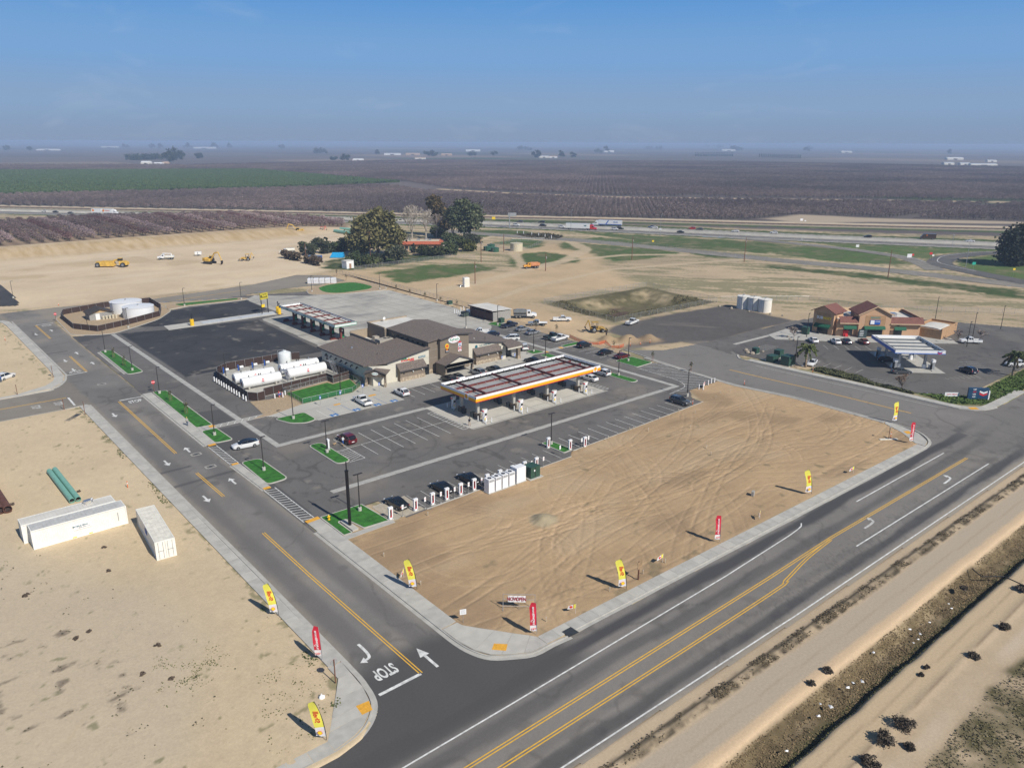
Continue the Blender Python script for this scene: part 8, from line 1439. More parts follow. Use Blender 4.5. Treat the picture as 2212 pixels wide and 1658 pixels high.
# ------------------------------------------------------------------ people and dogs
SKIN=mat('skin',(.42,.25,.17),.6)
def skinmesh(name,V,E,rad,m,parent,root=0,sub=1):
    me=bpy.data.meshes.new(name);me.from_pydata(V,E,[]);o=bpy.data.objects.new(name,me);C.objects.link(o);md=o.modifiers.new('s','SKIN');md.use_smooth_shade=True
    for i,r_ in enumerate(rad):me.skin_vertices[0].data[i].radius=(r_,r_)
    me.skin_vertices[0].data[root].use_root=True;o.modifiers.new('u','SUBSURF').levels=sub
    ev=o.evaluated_get(bpy.context.evaluated_depsgraph_get());nm=bpy.data.meshes.new_from_object(ev);nm.materials.clear();[nm.materials.append(q)for q in(m if isinstance(m,list)else[m])]
    bpy.data.objects.remove(o);o=bpy.data.objects.new(name,nm);C.objects.link(o);o.parent=parent;return o
def person(p,rz,label,shirt,trousers,stride=.2,bend=0.0,hat=None,legs_bare=False,z=.05):
    t=thing('person',(*p,z),R(rz),label,'person')
    lean=bend;V=[(0,0,.95),(lean*.25,0,1.2),(lean*.5,0,1.42),(lean*.6,0,1.52),(lean*.66,0,1.62),(lean*.68+.02,0,1.74),
         (-.0,.1,.92),(stride*.5,.11,.5),(stride*.3-.02,.11,.06),(stride*.3+.14,.12,.03),(0,-.1,.92),(-stride*.4,-.11,.5),(-stride*.9,-.11,.08),(-stride*.9+.14,-.12,.03),
         (lean*.5,.2,1.40),(lean*.5-.08,.25,1.12),(lean*.6+.1,.24,.9),(lean*.6+.16,.23,.82),(lean*.5,-.2,1.40),(lean*.5+.06,-.25,1.12),(lean*.6+.22,-.22,.95),(lean*.6+.30,-.2,.9)]
    E=[(0,1),(1,2),(2,3),(3,4),(4,5),(0,6),(6,7),(7,8),(8,9),(0,10),(10,11),(11,12),(12,13),(2,14),(14,15),(15,16),(16,17),(2,18),(18,19),(19,20),(20,21)]
    rad=[.155,.15,.15,.06,.095,.085,.1,.07,.05,.045,.1,.07,.05,.045,.075,.05,.038,.032,.075,.05,.038,.032]
    o=skinmesh('body',V,E,rad,[shirt,trousers,SKIN,BLACK],t);me=o.data;idx=[]
    for f in me.polygons:
        c=f.center;idx.append(2 if c.z>1.5+.0 or(abs(c.y)>.19 and c.z<1.16 and c.z>.7)else 0 if c.z>.96 else 3 if c.z<.1 else(2 if legs_bare and c.z<.5 else 1))
    me.polygons.foreach_set('material_index',idx)
    b=MB();n=10;hx=lean*.67;b.loft([[(hx-.01+r_*.1*math.cos(2*math.pi*j/n),r_*.095*math.sin(2*math.pi*j/n),zz)for j in range(n)]for r_,zz in((1.0,1.68),(1.08,1.74),(.9,1.82),(.4,1.86))]);b.build('hair' if not hat else 'hat',hat or mat('dark_hair',(.03,.02,.015),.8),t,60)
    return t
def cloth(n,c):return mat('cloth_'+n,c,.9)
person((87.85,115.99),80,'person in a dark shirt and light shorts walking past the fuel canopy',cloth('navy',(.015,.02,.04)),cloth('khaki',(.45,.36,.25)),.25,0,None,True)
pp=person((63.25,123.03),30,'person in white shirt and blue trousers beside the dark red minivan',cloth('white',(.7,.7,.7)),cloth('blue',(.03,.12,.4)),.12,.25)
person((44.36,152.02),60,'person in a pale top and jeans walking on the turf strip sidewalk',cloth('grey',(.4,.38,.33)),cloth('jeans',(.04,.08,.14)),.25,0,mat('hat_yellow',(.7,.5,.1),.7),False,.15)
person((163.49,148.91),200,'worker in dark clothes standing between the spoil heaps',cloth('black',(.02,.02,.022)),cloth('charcoal',(.03,.03,.035)),.1)
person((218.59,103.4),140,'person in black standing at the corner store doorway',cloth('black',(.02,.02,.022)),cloth('charcoal',(.03,.03,.035)),.1,0,None,False,.12)
person((20.7,209.76),100,'person in blue at the open tailgate of the white wagon',cloth('mid_blue',(.04,.10,.3)),cloth('jeans',(.04,.08,.14)),.1,.3)
def dog(p,rz,label):
    t=thing('dog',(*p,.04),R(rz),label,'dog','small tan dogs');V=[(-.22,0,.32),(.05,0,.31),(.24,0,.33),(.34,0,.42),(.40,0,.5),(.50,0,.47),(-.24,.07,.28),(-.20,.08,.18),(-.25,.08,.10),(-.23,.08,.02),(-.24,-.07,.28),(-.20,-.08,.18),(-.25,-.08,.10),(-.23,-.08,.02),(.22,.07,.26),(.22,.08,.14),(.23,.08,.02),(.22,-.07,.26),(.22,-.08,.14),(.23,-.08,.02),(-.34,0,.4),(-.42,0,.5)]
    E=[(0,1),(1,2),(2,3),(3,4),(4,5),(0,6),(6,7),(7,8),(8,9),(0,10),(10,11),(11,12),(12,13),(2,14),(14,15),(15,16),(2,17),(17,18),(18,19),(0,20),(20,21)];rad=[.1,.095,.115,.07,.075,.04,.06,.045,.03,.028,.06,.045,.03,.028,.05,.035,.028,.05,.035,.028,.03,.02]
    skinmesh('body',V,E,rad,mat('tan_fur',(.48,.33,.18),.9,var=.15),t);b=MB();[b.add([(.37,s*.05,.56),(.42,s*.07,.56),(.38,s*.09,.64)],[(0,1,2)])for s in(-1,1)];b.build('ears',mat('tan_fur'),t)
dog((62.08,124.01),200,'small tan dog walking left of the person in the white shirt');dog((63,122.49),90,'small tan dog at the feet of the person in the white shirt')
# ================================================================== VEGETATION
rng=np.random.RandomState(5)
def leafmesh(name,pts,size,cols,m,parent=None,up=.0,aspect=1.0,n=4):
    """one mesh of many small leaf-clump cards; cols per point"""
    N=len(pts);a=rng.normal(size=(N,3));a[:,2]*=(1-up);a /= np.linalg.norm(a,axis=1,keepdims=True);r_=rng.normal(size=(N,3));r_[:,2]+=up*3;b=np.cross(a,r_);b /= np.linalg.norm(b,axis=1,keepdims=True)
    s=size*(.6+.8*rng.rand(N,1))if np.isscalar(size)else size[:,None]
    if n==4:q=np.stack([pts-a*s-b*s*aspect,pts+a*s-b*s*aspect*.6,pts+a*s*.7+b*s*aspect,pts-a*s*.8+b*s*aspect*.8],1)
    else:q=np.stack([pts-a*s*.5,pts+a*s*.5,pts+b*s*2*aspect],1)
    co=q.reshape(-1,3).astype(np.float32);me=bpy.data.meshes.new(name);me.vertices.add(len(co));me.vertices.foreach_set('co',co.ravel());me.loops.add(N*n);me.loops.foreach_set('vertex_index',np.arange(N*n,dtype=np.int32));me.polygons.add(N);me.polygons.foreach_set('loop_start',np.arange(0,N*n,n,dtype=np.int32));me.update(calc_edges=True)
    set_col(me,np.repeat(cols,n,0));me.materials.append(m);o=bpy.data.objects.new(name,me);C.objects.link(o)
    if parent is not None:o.parent=parent
    return o
LEAF=vmat('foliage',.75,1.2,.2,0)
def crown_pts(blobs,n,clump=.22,shell=.55):
    """points gathered in clumps through the volume of ellipsoid blobs (x,y,z,rx,rz)"""
    w_=np.array([b[3]**2*b[4]for b in blobs],float);w_ /= w_.sum();nc=max(12,n//45);bi=rng.choice(len(blobs),nc,p=w_);B=np.array(blobs,float)[bi]
    d=rng.normal(size=(nc,3));d /= np.linalg.norm(d,axis=1,keepdims=True);k=(shell+(1-shell)*rng.rand(nc,1)**.6);cen=B[:,:3]+d*k*np.stack([B[:,3],B[:,3],B[:,4]],1)
    ci=rng.choice(nc,n);rr=B[ci,3][:,None]*clump;P=cen[ci]+rng.normal(size=(n,3))*rr*np.array((1,1,.75));tone=rng.rand(nc)[ci];return P,tone
def tree(p,label,blobs,n,size,c0,c1,trunk_h,tr,name='tree',cat='tree',group=None,clump=.2,shell=.5,rz=0,limbs=5,bark=None):
    t=thing(name,p,rz,label,cat,group);P,tone=crown_pts(blobs,n,clump,shell);col=np.array(c0)*(1-tone[:,None])+np.array(c1)*tone[:,None];col=col*(.8+.4*rng.rand(n,1));P[:,2]=np.maximum(P[:,2],.15)
    leafmesh('crown',P,size,col,LEAF,t)
    if trunk_h>0:
        b=MB();b.tube((0,0,-.1),(0,0,trunk_h),tr,tr*.7,8)
        for k in range(limbs):q=blobs[k%len(blobs)];b.tube((0,0,trunk_h*.85),(q[0]*.7,q[1]*.7,q[2]),tr*.5,tr*.15,6)
        b.build('trunk',bark or mat('bark',(.12,.085,.06),.95,var=.3,scale=2),t)
    return t
def bare(p,label,h,spread,col,seed,name='bare_tree',depth=5,tw=.35,group=None,n0=6):
    t=thing(name,p,0,label,'tree',group);rg=random.Random(seed);b=MB();tb=MB()
    def grow_(pos,d,L,r,k,mb):
        q=pos+d*L;mb.tube(pos,q,r,r*.68,5 if k<2 else 3,cap=False)
        if k>=depth:return
        for j in range(rg.choice((2,3))if k else n0):
            nd=(d+Vector((rg.uniform(-1,1)*spread,rg.uniform(-1,1)*spread,rg.uniform(-.15,.55)))).normalized();grow_(q if k else pos+d*L*rg.uniform(.6,1),nd,L*rg.uniform(.6,.86),max(r*.66,.085),k+1,tb)
    grow_(Vector((0,0,-.1)),Vector((0,0,1)),h*.26,h*.02,0,b);b.build('trunk',col,t);tb.build('branches',col,t);return t
DKG0,DKG1=(.04,.06,.026),(.09,.11,.044)
tree((200.72,339.18),'huge rounded dark evergreen oak before the farmhouse',[(0,0,11,9,6),(-7,3,9,6.5,5),(5.5,-4,9,6,5),(2,-1,16.5,6.5,5.5),(-4,4,14,6,5),(5,-5,6.5,4,3.5),(-8,5,5.5,4.5,3.5),(0,0,19.5,4,3)],16000,.55,(.085,.085,.034),(.20,.175,.07),6,.8,'oak_tree',limbs=8,clump=.24)
tree((271.43,360.97),'tall dark evergreen tree at the right of the farmhouse group',[(0,0,11,5.5,5),(-4,3,15,5,5),(3,-3,16,5.5,5),(4,-4,10,4,4),(0,0,19.5,4,3.5)],9000,.5,(.05,.066,.036),(.12,.135,.068),8,.7,'evergreen_tree',limbs=6,clump=.26)
tree((273.27,389.09),'olive and rust tinted tree between the bare sycamores',[(0,0,14,4,6),(-2,2,20,3.5,4),(3,-3,9,4,4.5)],5000,.5,(.05,.045,.022),(.13,.09,.04),7,.5,'evergreen_tree',clump=.26)
PALE=mat('pale_bark',(.42,.37,.31),.9,var=.15);GREYB=mat('grey_bark',(.26,.215,.19),.95,var=.2)
bare((250.96,384.45),'bare pale sycamore, left of the pair behind the house',22,.75,PALE,1,depth=6);bare((258.91,381.73),'bare pale sycamore, right of the pair behind the house',22,.75,PALE,2,depth=6);bare((271.17,371.95),'bare grey tree right of the farmhouse roof',15,.8,GREYB,3,depth=6);bare((263.7,377.91),'bare grey tree close behind the tiled roof',17,.8,GREYB,31,depth=6);bare((276.57,386.46),'slim bare grey tree behind the farmhouse',13,.8,GREYB,9,depth=6)
for q,h,r_,l,c0,c1 in(((174.48,361.93),7,4.5,'left end of the yard hedge',(.03,.042,.024),(.075,.085,.045)),((182.17,363.88),8,4.5,'second in the yard hedge',(.035,.045,.026),(.085,.09,.05)),((188.14,364.66),5,3.5,'third in the yard hedge',DKG0,DKG1),((191.51,364.78),5,3,'fourth in the yard hedge',DKG0,DKG1),((197.44,365.77),7,5,'right end of the yard hedge',(.018,.026,.014),(.04,.05,.025)),((174.95,315.13),6.5,4.5,'behind the white shed',DKG0,DKG1),((179.06,311.8),5,4.5,'right of the white shed',(.04,.055,.02),(.10,.11,.04)),((184.89,313.87),5,2.2,'small olive left of the round one',(.04,.05,.03),(.09,.10,.06)),((190.16,318.96),4,1.8,'tiny olive',(.04,.05,.03),(.09,.10,.06)),
  ((219.29,325.82),4.6,4,'covering the farmhouse porch, left',(.03,.042,.018),(.075,.085,.032)),((223.54,319.72),4.2,3.6,'covering the farmhouse porch, middle',(.03,.042,.018),(.075,.085,.032)),((230.54,319.46),6.5,4,'covering the farmhouse porch, right',DKG0,DKG1),((250.36,338.25),6,4,'beside the bare grey tree',DKG0,DKG1),((245.81,323.99),6,4,'round yellow green citrus',(.05,.065,.016),(.12,.12,.03)),((267.5,350.31),5,6,'low dark one at the right of the group',(.03,.04,.025),(.07,.075,.045)),((264.05,363.36),5,5,'dark one behind the grey tree',DKG0,DKG1),((270.71,387.28),6,4,'below the olive tinted tree',DKG0,DKG1)):
    tree(q,'dense green shrub tree '+l,[(0,0,h*.5,r_*.85,h*.45),(r_*.4,-r_*.3,h*.4,r_*.6,h*.36),(-r_*.4,r_*.3,h*.62,r_*.55,h*.34)],2200,.32,c0,c1,h*.3,.18,'shrub','shrub','shrubs round the farmhouse')
tree((193.94,311.18),'round olive tree on the lawn before the big oak',[(0,0,5.2,4.2,2.6),(2,-1.6,4.4,2.6,2),(-2,1.6,4.6,2.6,2)],3200,.3,(.05,.06,.035),(.12,.125,.075),2.4,.28,'olive_tree')
for k,(q,n_)in enumerate((((160.65,360.04),6),((161.49,337.43),5))):
    d=Vector(((161.64,344.41)))-Vector((160.65,360.04));d.normalize()
    for j in range(n_):P=Vector(q)+d*j*2.6;tree((P.x,P.y),'dry brown trimmed hedge bush, %s hedge, %s from the left' %(('left','right')[k],order[j]),[(0,0,1.9,1.5,1.9),(0,0,3.0,1.3,1.2)],700,.26,(.09,.065,.045),(.17,.125,.085),1,.1,'hedge_bush','hedge','dry hedges by the yard',shell=.7)
for q,l,h in(((189.52,372.14),'beside the yard hedge, taller',8),((219.84,336.35),'before the farmhouse wall',5)):tree(q,'slim dark cypress '+l,[(0,0,h*.35,1.3,h*.35),(0,0,h*.7,.9,h*.3)],1200,.28,(.02,.03,.016),(.045,.055,.028),1,.12,'cypress')
tree(((416.85,121.48)),'large dark eucalyptus at the right edge by the loop ramp',[(0,0,10,7,8),(4,-5,13,6,7),(7,-8,17,5,6),(-3,2,6,5,5),(3,-3,20,4,4)],9000,.5,(.018,.026,.016),(.045,.05,.03),8,.7,'eucalyptus_tree',clump=.28)
# far trees and windbreaks
fk=0
FT=[((707.65,2279.8),'tall clump',30,14),((791.48,2495.77),'widest clump',34,20),((692.02,2553.48),'low clump at the left',16,22),((734.83,2602.66),'low clump in the middle',16,18),((763.79,2586.05),'low clump before the tall one',17,16),((942.42,2732.25),'clump right of the tall pair',16,14),((867.35,2687.35),'slim dark one of the tall pair',26,9)]
for q,l,h,r_ in FT:tree(q,'dark tree at the far farm beyond the grove, '+l,[(0,0,h*.55,r_,h*.42),(r_*.5,-r_*.5,h*.4,r_*.7,h*.3)],900,1.6,(.02,.03,.02),(.05,.06,.035),h*.3,.6,'far_tree','tree','distant trees',limbs=2)
FL=(((1837.36,2663.79),26,20),((2023.2,2234.65),26,14),((2175.8,2257.76),26,9),((2217.24,2235.52),18,12),((3617.74,3360.31),34,14),((3400.72,3220.51),20,22),((1869.38,3679.1),22,30),((2669.47,5870.1),32,20),((2491.13,6813.88),40,26),((2620.66,6790.15),40,20),((2136.85,6418.03),40,26),((1891.5,6471.66),40,18),((1945.58,6459.84),36,18),((1829.18,6935.13),36,22),((819.36,4918.92),28,10),((2071.65,2542.15),20,12),((2057.94,2673.17),16,16),((1896.2,3168.65),20,10),((5280.53,3587.25),36,30),((5621.28,4655.39),24,70),((5255.32,2971.04),30,20),((7425.9,4151.37),34,22),((5202.44,1995.33),26,12),((8101.96,5786.13),30,90),((3862.68,4408.26),22,40),((6098.71,4077.49),24,26),((5683.68,3808.41),24,26),((1194.86,2261.75),12,10),((1225.44,2244),16,14),((787.66,5421.19),26,16))
for k,(q,h,r_)in enumerate(FL):
    tree(q,'distant dark tree on the far plain, %s from the left among the lone ones' % ORD[sorted(range(len(FL)),key=lambda i:-math.atan2(FL[i][0][1],FL[i][0][0])).index(k)],[(0,0,h*.58,r_,h*.42),(r_*.6,-r_*.6,h*.45,r_*.6,h*.34)],500,2.4 if h>20 else 1.4,(.025,.034,.026),(.055,.062,.045),h*.25,.7,'far_tree','tree','distant trees',limbs=2)
cy0=None
for k in range(24):q=((2913.62,2170.13)[0]+((3018.54,2050.53)[0]-(2913.62,2170.13)[0])*k/23,(2913.62,2170.13)[1]+((3018.54,2050.53)[1]-(2913.62,2170.13)[1])*k/23);cy0=(tree(q,'first pointed cypress in the left windbreak row',[(0,0,6,2.1,6),(0,0,13,1.2,4)],350,.9,(.018,.026,.02),(.035,.045,.03),2,.3,'windbreak_tree','tree','left windbreak row',limbs=1)if cy0 is None else dup(cy0,q,k,ORD[k]+' pointed cypress in the left windbreak row')and cy0)
cy1=None
for k in range(22):q=((2923.57,1856.33)[0]+((2802.14,1603.69)[0]-(2923.57,1856.33)[0])*k/21,(2923.57,1856.33)[1]+((2802.14,1603.69)[1]-(2923.57,1856.33)[1])*k/21);cy1=(tree(q,'first pointed cypress in the right windbreak row',[(0,0,6,2.1,6),(0,0,13,1.2,4)],350,.9,(.018,.026,.02),(.035,.045,.03),2,.3,'windbreak_tree','tree','right windbreak row',limbs=1)if cy1 is None else dup(cy1,q,k,ORD[k]+' pointed cypress in the right windbreak row')and cy1)
# palms at the corner store
def palm(p,h,label,n=26):
    t=thing('palm_tree',p,random.random()*6,label,'palm','palms at the corner store');b=MB();b.tube((0,0,0),(.15,.1,h*.5),.3,.24,8).tube((.15,.1,h*.5),(.1,.0,h),.24,.2,8);b.build('trunk',mat('palm_bark',(.26,.20,.14),.95,var=.25,scale=3),t)
    P=[];Cc=[];rg=random.Random(int(h*10))
    for k in range(n):
        a=2*math.pi*k/n+rg.uniform(-.1,.1);el=rg.uniform(-.2,1.2);L=rg.uniform(2.2,3.0)
        for s in range(16):
            u=s/15;r_=L*u*math.cos(el*.7)*1.0;z=h+L*u*math.sin(el)-2.0*u*u*(1.1-.3*el)
            for q in range(5):P.append((.1+r_*math.cos(a)+rg.uniform(-.25,.25)*(1-u*.4),r_*math.sin(a)+rg.uniform(-.25,.25)*(1-u*.4),z-rg.uniform(0,.3)));c_=rg.random();Cc.append((.09+.08*c_,.115+.08*c_,.04+.03*c_)if el>0 else(.12,.09,.045))
    leafmesh('fronds',np.array(P),.17,np.array(Cc),LEAF,t)
palm((179.76,94.87),5.2,'palm tree beside the white sedan at the kerb of the corner store');palm((212.47,58.12),5.4,'palm tree at the right edge of the corner store planting')
for q,l,s_ in(((205.16,113.04),'by the outdoor tables',3),((239.35,80.86),'round planter, left',5),((245.51,77.01),'round planter, right',6)):bare(q,'small bare twiggy tree at the corner store, '+l,4.2,.9,GREYB,s_,'bare_sapling',5)
bare((179.79,70.72),'thin bare tree in the planting before the blue canopy',5.5,.9,mat('twig_brown',(.16,.11,.08),.95),21,'bare_sapling',4)
# hedges and ground planting at the corner store
def scrub(name,poly,n,size,c0,c1,zmax,label=None,up=.6,dens=None):
    P=np.array(poly);x0,y0=P.min(0);x1,y1=P.max(0);X_=rng.uniform(x0,x1,n*4);Y_=rng.uniform(y0,y1,n*4);k=sdf(X_,Y_,poly)>.1
    if dens is not None:k &= rng.rand(n*4)<np.clip(dens(X_,Y_),0,1)
    X_,Y_=X_[k][:n],Y_[k][:n];Zg=ground_fields(X_,Y_)[0];hh=zmax*(.25+.75*np.clip(fbm(X_,Y_,1.6,3)+.5,0,1));Zz=Zg+hh*rng.rand(len(X_))
    tone=np.clip(fbm(X_+9,Y_,1.3,3)+.5+.3*(rng.rand(len(X_))-.5),0,1)[:,None];col=(np.array(c0)*(1-tone)+np.array(c1)*tone)*(.75+.5*rng.rand(len(X_),1))
    return stuff(leafmesh(name,np.stack([X_,Y_,Zz],1),size,col,LEAF,None,up))
def named_scrub(o,label,cat):o['label']=label;o['category']=cat
o=scrub('hedge_planting',[(182.6,92),(182.6,80),(180.6,76.5),(179.6,68),(178,67),(177.7,88),(178.6,93)],5000,.18,(.05,.058,.028),(.13,.135,.06),.7);named_scrub(o,'dark low hedge planting along the corner store kerb','hedge')
o=scrub('ground_cover',[(179.5,67),(186.5,58.5),(196,58.6),(222,58),(262,48),(262,43),(197,52.8),(182,54),(178,59)],9000,.17,(.055,.10,.022),(.13,.19,.045),.4);named_scrub(o,'green ground cover on the planted corner by the price sign','ground cover')
# verge weeds: dry brush in the ditch and along the furrow
bnd=lambda a,c:[(40,a-.02*(40-70)),(150,a-.02*(150-70)),(150,c-.02*(150-70)),(40,c-.02*(40-70))]
o=scrub('verge_weeds',bnd(26.5,30.5),16000,.07,(.10,.075,.04),(.29,.21,.115),.14,up=.8,dens=lambda X,Y:.55+1.6*fbm(X,Y,2.5,3));named_scrub(o,'dry brown weeds filling the ditch beside the dirt track','weeds')
o=scrub('ditch_grass',bnd(26.1,27.6),6000,.07,(.055,.055,.022),(.13,.12,.05),.18,up=.8);named_scrub(o,'dark olive grass along the lower edge of the ditch','grass')
o=scrub('furrow_weeds',bnd(35.6,37.3),11000,.065,(.06,.048,.03),(.19,.145,.085),.2,up=.8,dens=lambda X,Y:.15+2.6*fbm(X,Y,1.8,3));named_scrub(o,'dark dry stubble on the furrow along the road shoulder','weeds')
o=scrub('corner_weeds',[(64,18.6),(72,18.6),(82,18.6),(92,17.6),(130,16.6),(130,8),(62,8)],9000,.085,(.075,.07,.036),(.25,.205,.12),.25,up=.7,dens=lambda X,Y:.55+1.8*fbm(X,Y,2.2,3));named_scrub(o,'tangled green brown weeds in the bottom right corner','weeds')
o=scrub('basin_weeds',BASIN,9000,.17,(.07,.066,.032),(.19,.165,.08),.45,up=.6,dens=lambda X,Y:.3+2.4*fbm(X,Y,5,3)-.8*(X>192)*(Y>176));named_scrub(o,'weeds growing on the banks of the drainage basin','weeds')
o=scrub('median_scrub',[(315.3,367.52),(333.29,357.28),(330.97,339.28),(317,331.73),(310.47,348.01)],2500,.3,(.05,.045,.03),(.11,.095,.06),1.2);named_scrub(o,'grey brown scrub between highway and dirt track','scrub')
o=scrub('kerb_weeds',[(29.0,60),(30.8,66),(30.7,179),(29.6,179),(29.3,70),(27.5,60)],5000,.09,(.04,.06,.016),(.12,.14,.05),.18,up=.7,dens=lambda X,Y:-.25+3*fbm(X,Y,5,3));named_scrub(o,'thin green weeds along the back of the west sidewalk','weeds')
o=scrub('lot_weeds',[(2,62),(20,62),(24,76),(22,90),(14,104),(8,128),(-20,128),(-14,78)],2500,.08,(.05,.05,.025),(.15,.13,.08),.15,up=.7,dens=lambda X,Y:-.35+3.4*fbm(X*1.4+7,Y*1.9,2.6,4));named_scrub(o,'scattered low weeds on the sandy lot','weeds')
for poly_,n_w in(([(15,71),(23.5,73),(23,81),(15,80)],500),([(20,57.5),(25.5,57.5),(29.5,63.5),(30.3,70),(24,70)],450),([(-6,100),(8,112),(8,122),(-12,118)],350)):
    o=scrub('sand_tufts',poly_,n_w,.06,(.07,.09,.03),(.17,.17,.07),.1,up=.7,dens=lambda X,Y:.1+3*fbm(X*1.3,Y*1.3,1.4,3));named_scrub(o,'loose patch of tiny green tufts on the sandy lot','tufts')
# single dry bushes
def bush(p,r_,h,label,c0=(.075,.06,.046),c1=(.15,.122,.092),n=1500,size=.06):tree((*p,0),label,[(0,0,h*.45,r_*.8,h*.45)],n,size,c0,c1,h*.3,.04,'dry_bush','bush','dry bushes on the verge',clump=.16,shell=.15,limbs=4)
for q,r_,h,l in(((66.03,22.27),1.15,1.2,'left of the dark pair at the bottom right'),((69.45,21.97),1.25,1.3,'right of the dark pair at the bottom right'),((62.11,21.84),1.0,1.0,'at the bottom edge below the dark pair'),((66.95,20.34),.6,.7,'small one right of the dark pair'),((94.7,21.43),.7,.9,'round one near the right edge'),((105.6,22.99),.9,.9,'at the right edge above the round one'),((100.19,27.89),.6,.6,'dark one in the ditch near the black wire'),((86.3,21.68),.75,.7,'wide one between the tracks'),((78.62,24.21),.3,.4,'tiny one on the lower track'),((80.39,24.34),.35,.4,'second tiny one on the lower track'),((71.63,30.98),.6,.5,'edge of the ditch, left'),((68.28,31.12),.5,.45,'edge of the ditch, widest')):bush(q,r_,h,'dark dry bush, '+l)
for q,r_,l in(((18.91,110.12),.45,'behind the containers, right'),((17.76,102.91),.4,'below the containers, right'),((8.3,103.38),.5,'far left on the sandy lot'),((17.75,82.17),.45,'in the weed patch, right'),((12.41,90.05),.35,'in the weed patch, middle'),((10.97,89.55),.45,'in the weed patch, left'),((14.88,78.12),.35,'lower right of the weed patch'),((17.02,75.45),.35,'lowest right of the weed patch'),((11.44,133.84),.5,'at the end of the brown pipes'),((20.43,132.31),.4,'at the end of the green pipes')):bush(q,r_,.35,'low dark tumbleweed on the sandy lot, '+l,(.08,.062,.05),(.17,.13,.10),500,.06)
# staked saplings
for q,l in(((46.87,216.18),'far one on the turf island with two saplings'),((46.81,206.25),'near one on the turf island with two saplings'),((46.79,170.02),'far one on the long turf strip'),((46.61,159.38),'near one on the long turf strip'),((88.15,166.56),'left one along the store wall'),((87.99,164.07),'middle one along the store wall'),((87.71,161.73),'right one along the store wall'),((154.99,249.76),'back fence, first'),((154.53,239.62),'back fence, second'),((154.49,229.67),'back fence, third'),((154.61,220.08),'back fence, fourth'),((154.87,210.84),'back fence, fifth'),((155.85,162.1),'behind the back row of cars, left'),((153.61,168.78),'behind the silver sedan'),((153.6,123.34),'at the east square turf bed'),((153.47,111.02),'at the exit hatch'),((152.25,283.59),'near the cul de sac'),((154.76,296.37),'at the cul de sac end'),((155,138.24),'behind the dark red sedan'),((93.07,153.51),'left of the west bay'),((124.14,149.94),'right of the east bay')):
    t=thing('staked_sapling',(*q,.1),0,'young sapling tied to stakes, '+l,'sapling','staked saplings');b=MB();[b.cyl(x,0,0,1.5,.035,n=5)for x in(-.25,.25)];b.build('stake',mat('stake_brown',(.25,.11,.06),.8),t);b=MB();b.cyl(0,0,0,2.2,.025,n=5);b.build('trunk',GREYB,t);P=rng.normal(size=(70,3))*np.array((.22,.22,.35))+np.array((0,0,2.0));leafmesh('crown',P,.09,np.array((.10,.09,.045))*(.6+.8*rng.rand(70,1)),LEAF,t)
# boulders and litter
RK=mat('boulder',(.34,.29,.23),.95,var=.25,scale=3)
rocks=[(227.2,154.27),(227.04,149.33),(227.92,142.94),(229.69,135.75),(230.63,131.94),(182.25,114.08),(182.11,113.08),(180.48,112.37),(180.4,110.88),(184.74,110.42),(205.08,114.93),(203.05,112.99),(202.95,111.64)]
r0=None
for q in rocks:
    if r0:dup(r0,q,random.random()*6,None,None,None,random.uniform(.6,1.3))
    else:
        r0=thing('boulder',q,0,'rough tan boulder edging the gravel lot or planting','boulder','boulders');b=MB();rg=random.Random(4);b.loft([[(k*.5*math.cos(a)*rg.uniform(.8,1.2),k*.4*math.sin(a)*rg.uniform(.8,1.2),z)for a in[j*math.pi/4 for j in range(8)]]for z,k in((-.05,.9),(.2,1.05),(.45,.75),(.6,.3))]);b.build('stone',RK,r0)
LT=[]
for u,v,s_ in((915,640,.16),(740,900,.2),(820,890,.12),(690,940,.12),(1400,380,.15),(1320,480,.14),(1260,555,.18),(1300,525,.14),(455,1080,.14),(545,1105,.14),(165,1485,.2),(1565,220,.15),(1590,260,.1),(440,1185,.1),(1230,440,.1)):LT.append((u,v,s_))
LP=[(79.18,29.56),(72.46,28.56),(73.4,28.01),(71.28,28.59),(90.06,27.9),(86.82,27.63),(84.49,27.43),(85.58,27.37),(66.75,29.18),(67.16,28.28),(58.28,27.95),(95.98,28.02),(95.19,27.38),(64.95,28.39),(86.81,28.82)]
l0=None
for q in LP:
    if l0:dup(l0,(*q,-.35),random.random()*6,None,None,None,random.uniform(.6,1.4))
    else:l0=thing('litter',(*q,-.35),0,'scrap of white litter caught in the ditch weeds','litter','litter in the ditch');b=MB();b.add([(-.2,-.1,.05),(.15,-.14,.0),(.22,.1,.08),(-.1,.16,.02),(.02,.0,.14)],[(0,1,4),(1,2,4),(2,3,4),(3,0,4)]);b.build('scrap',SWHT,l0)
t=thing('plastic_bag',(*(27.83,62.48),.1),0,'white plastic bag lying on the sandy lot near the stop sign','bag');b=MB();rg=random.Random(2);b.loft([[(k*.3*math.cos(a)*rg.uniform(.7,1.2),k*.3*math.sin(a)*rg.uniform(.7,1.2),z)for a in[j*math.pi/4 for j in range(8)]]for z,k in((0,1),(.18,1.1),(.3,.5),(.38,.15))]);b.build('bag',SWHT,t,60);MB().tube((0,0,.36),(.05,.03,.48),.05,.08,6).build('knot',SWHT,t)
# black hose in the ditch
t=thing('black_hose',(*(106.31,29),0),0,'thin black hose lying across the ditch at the right edge','hose');hp=[(106.57,29.16),(105.88,28.41),(105.37,27.53),(107.67,25.67),(107.24,23.22)];b=MB();b.path([(x,y,.05)for x,y in hp],.07,6);W(b,'hose',RUBBER,t)

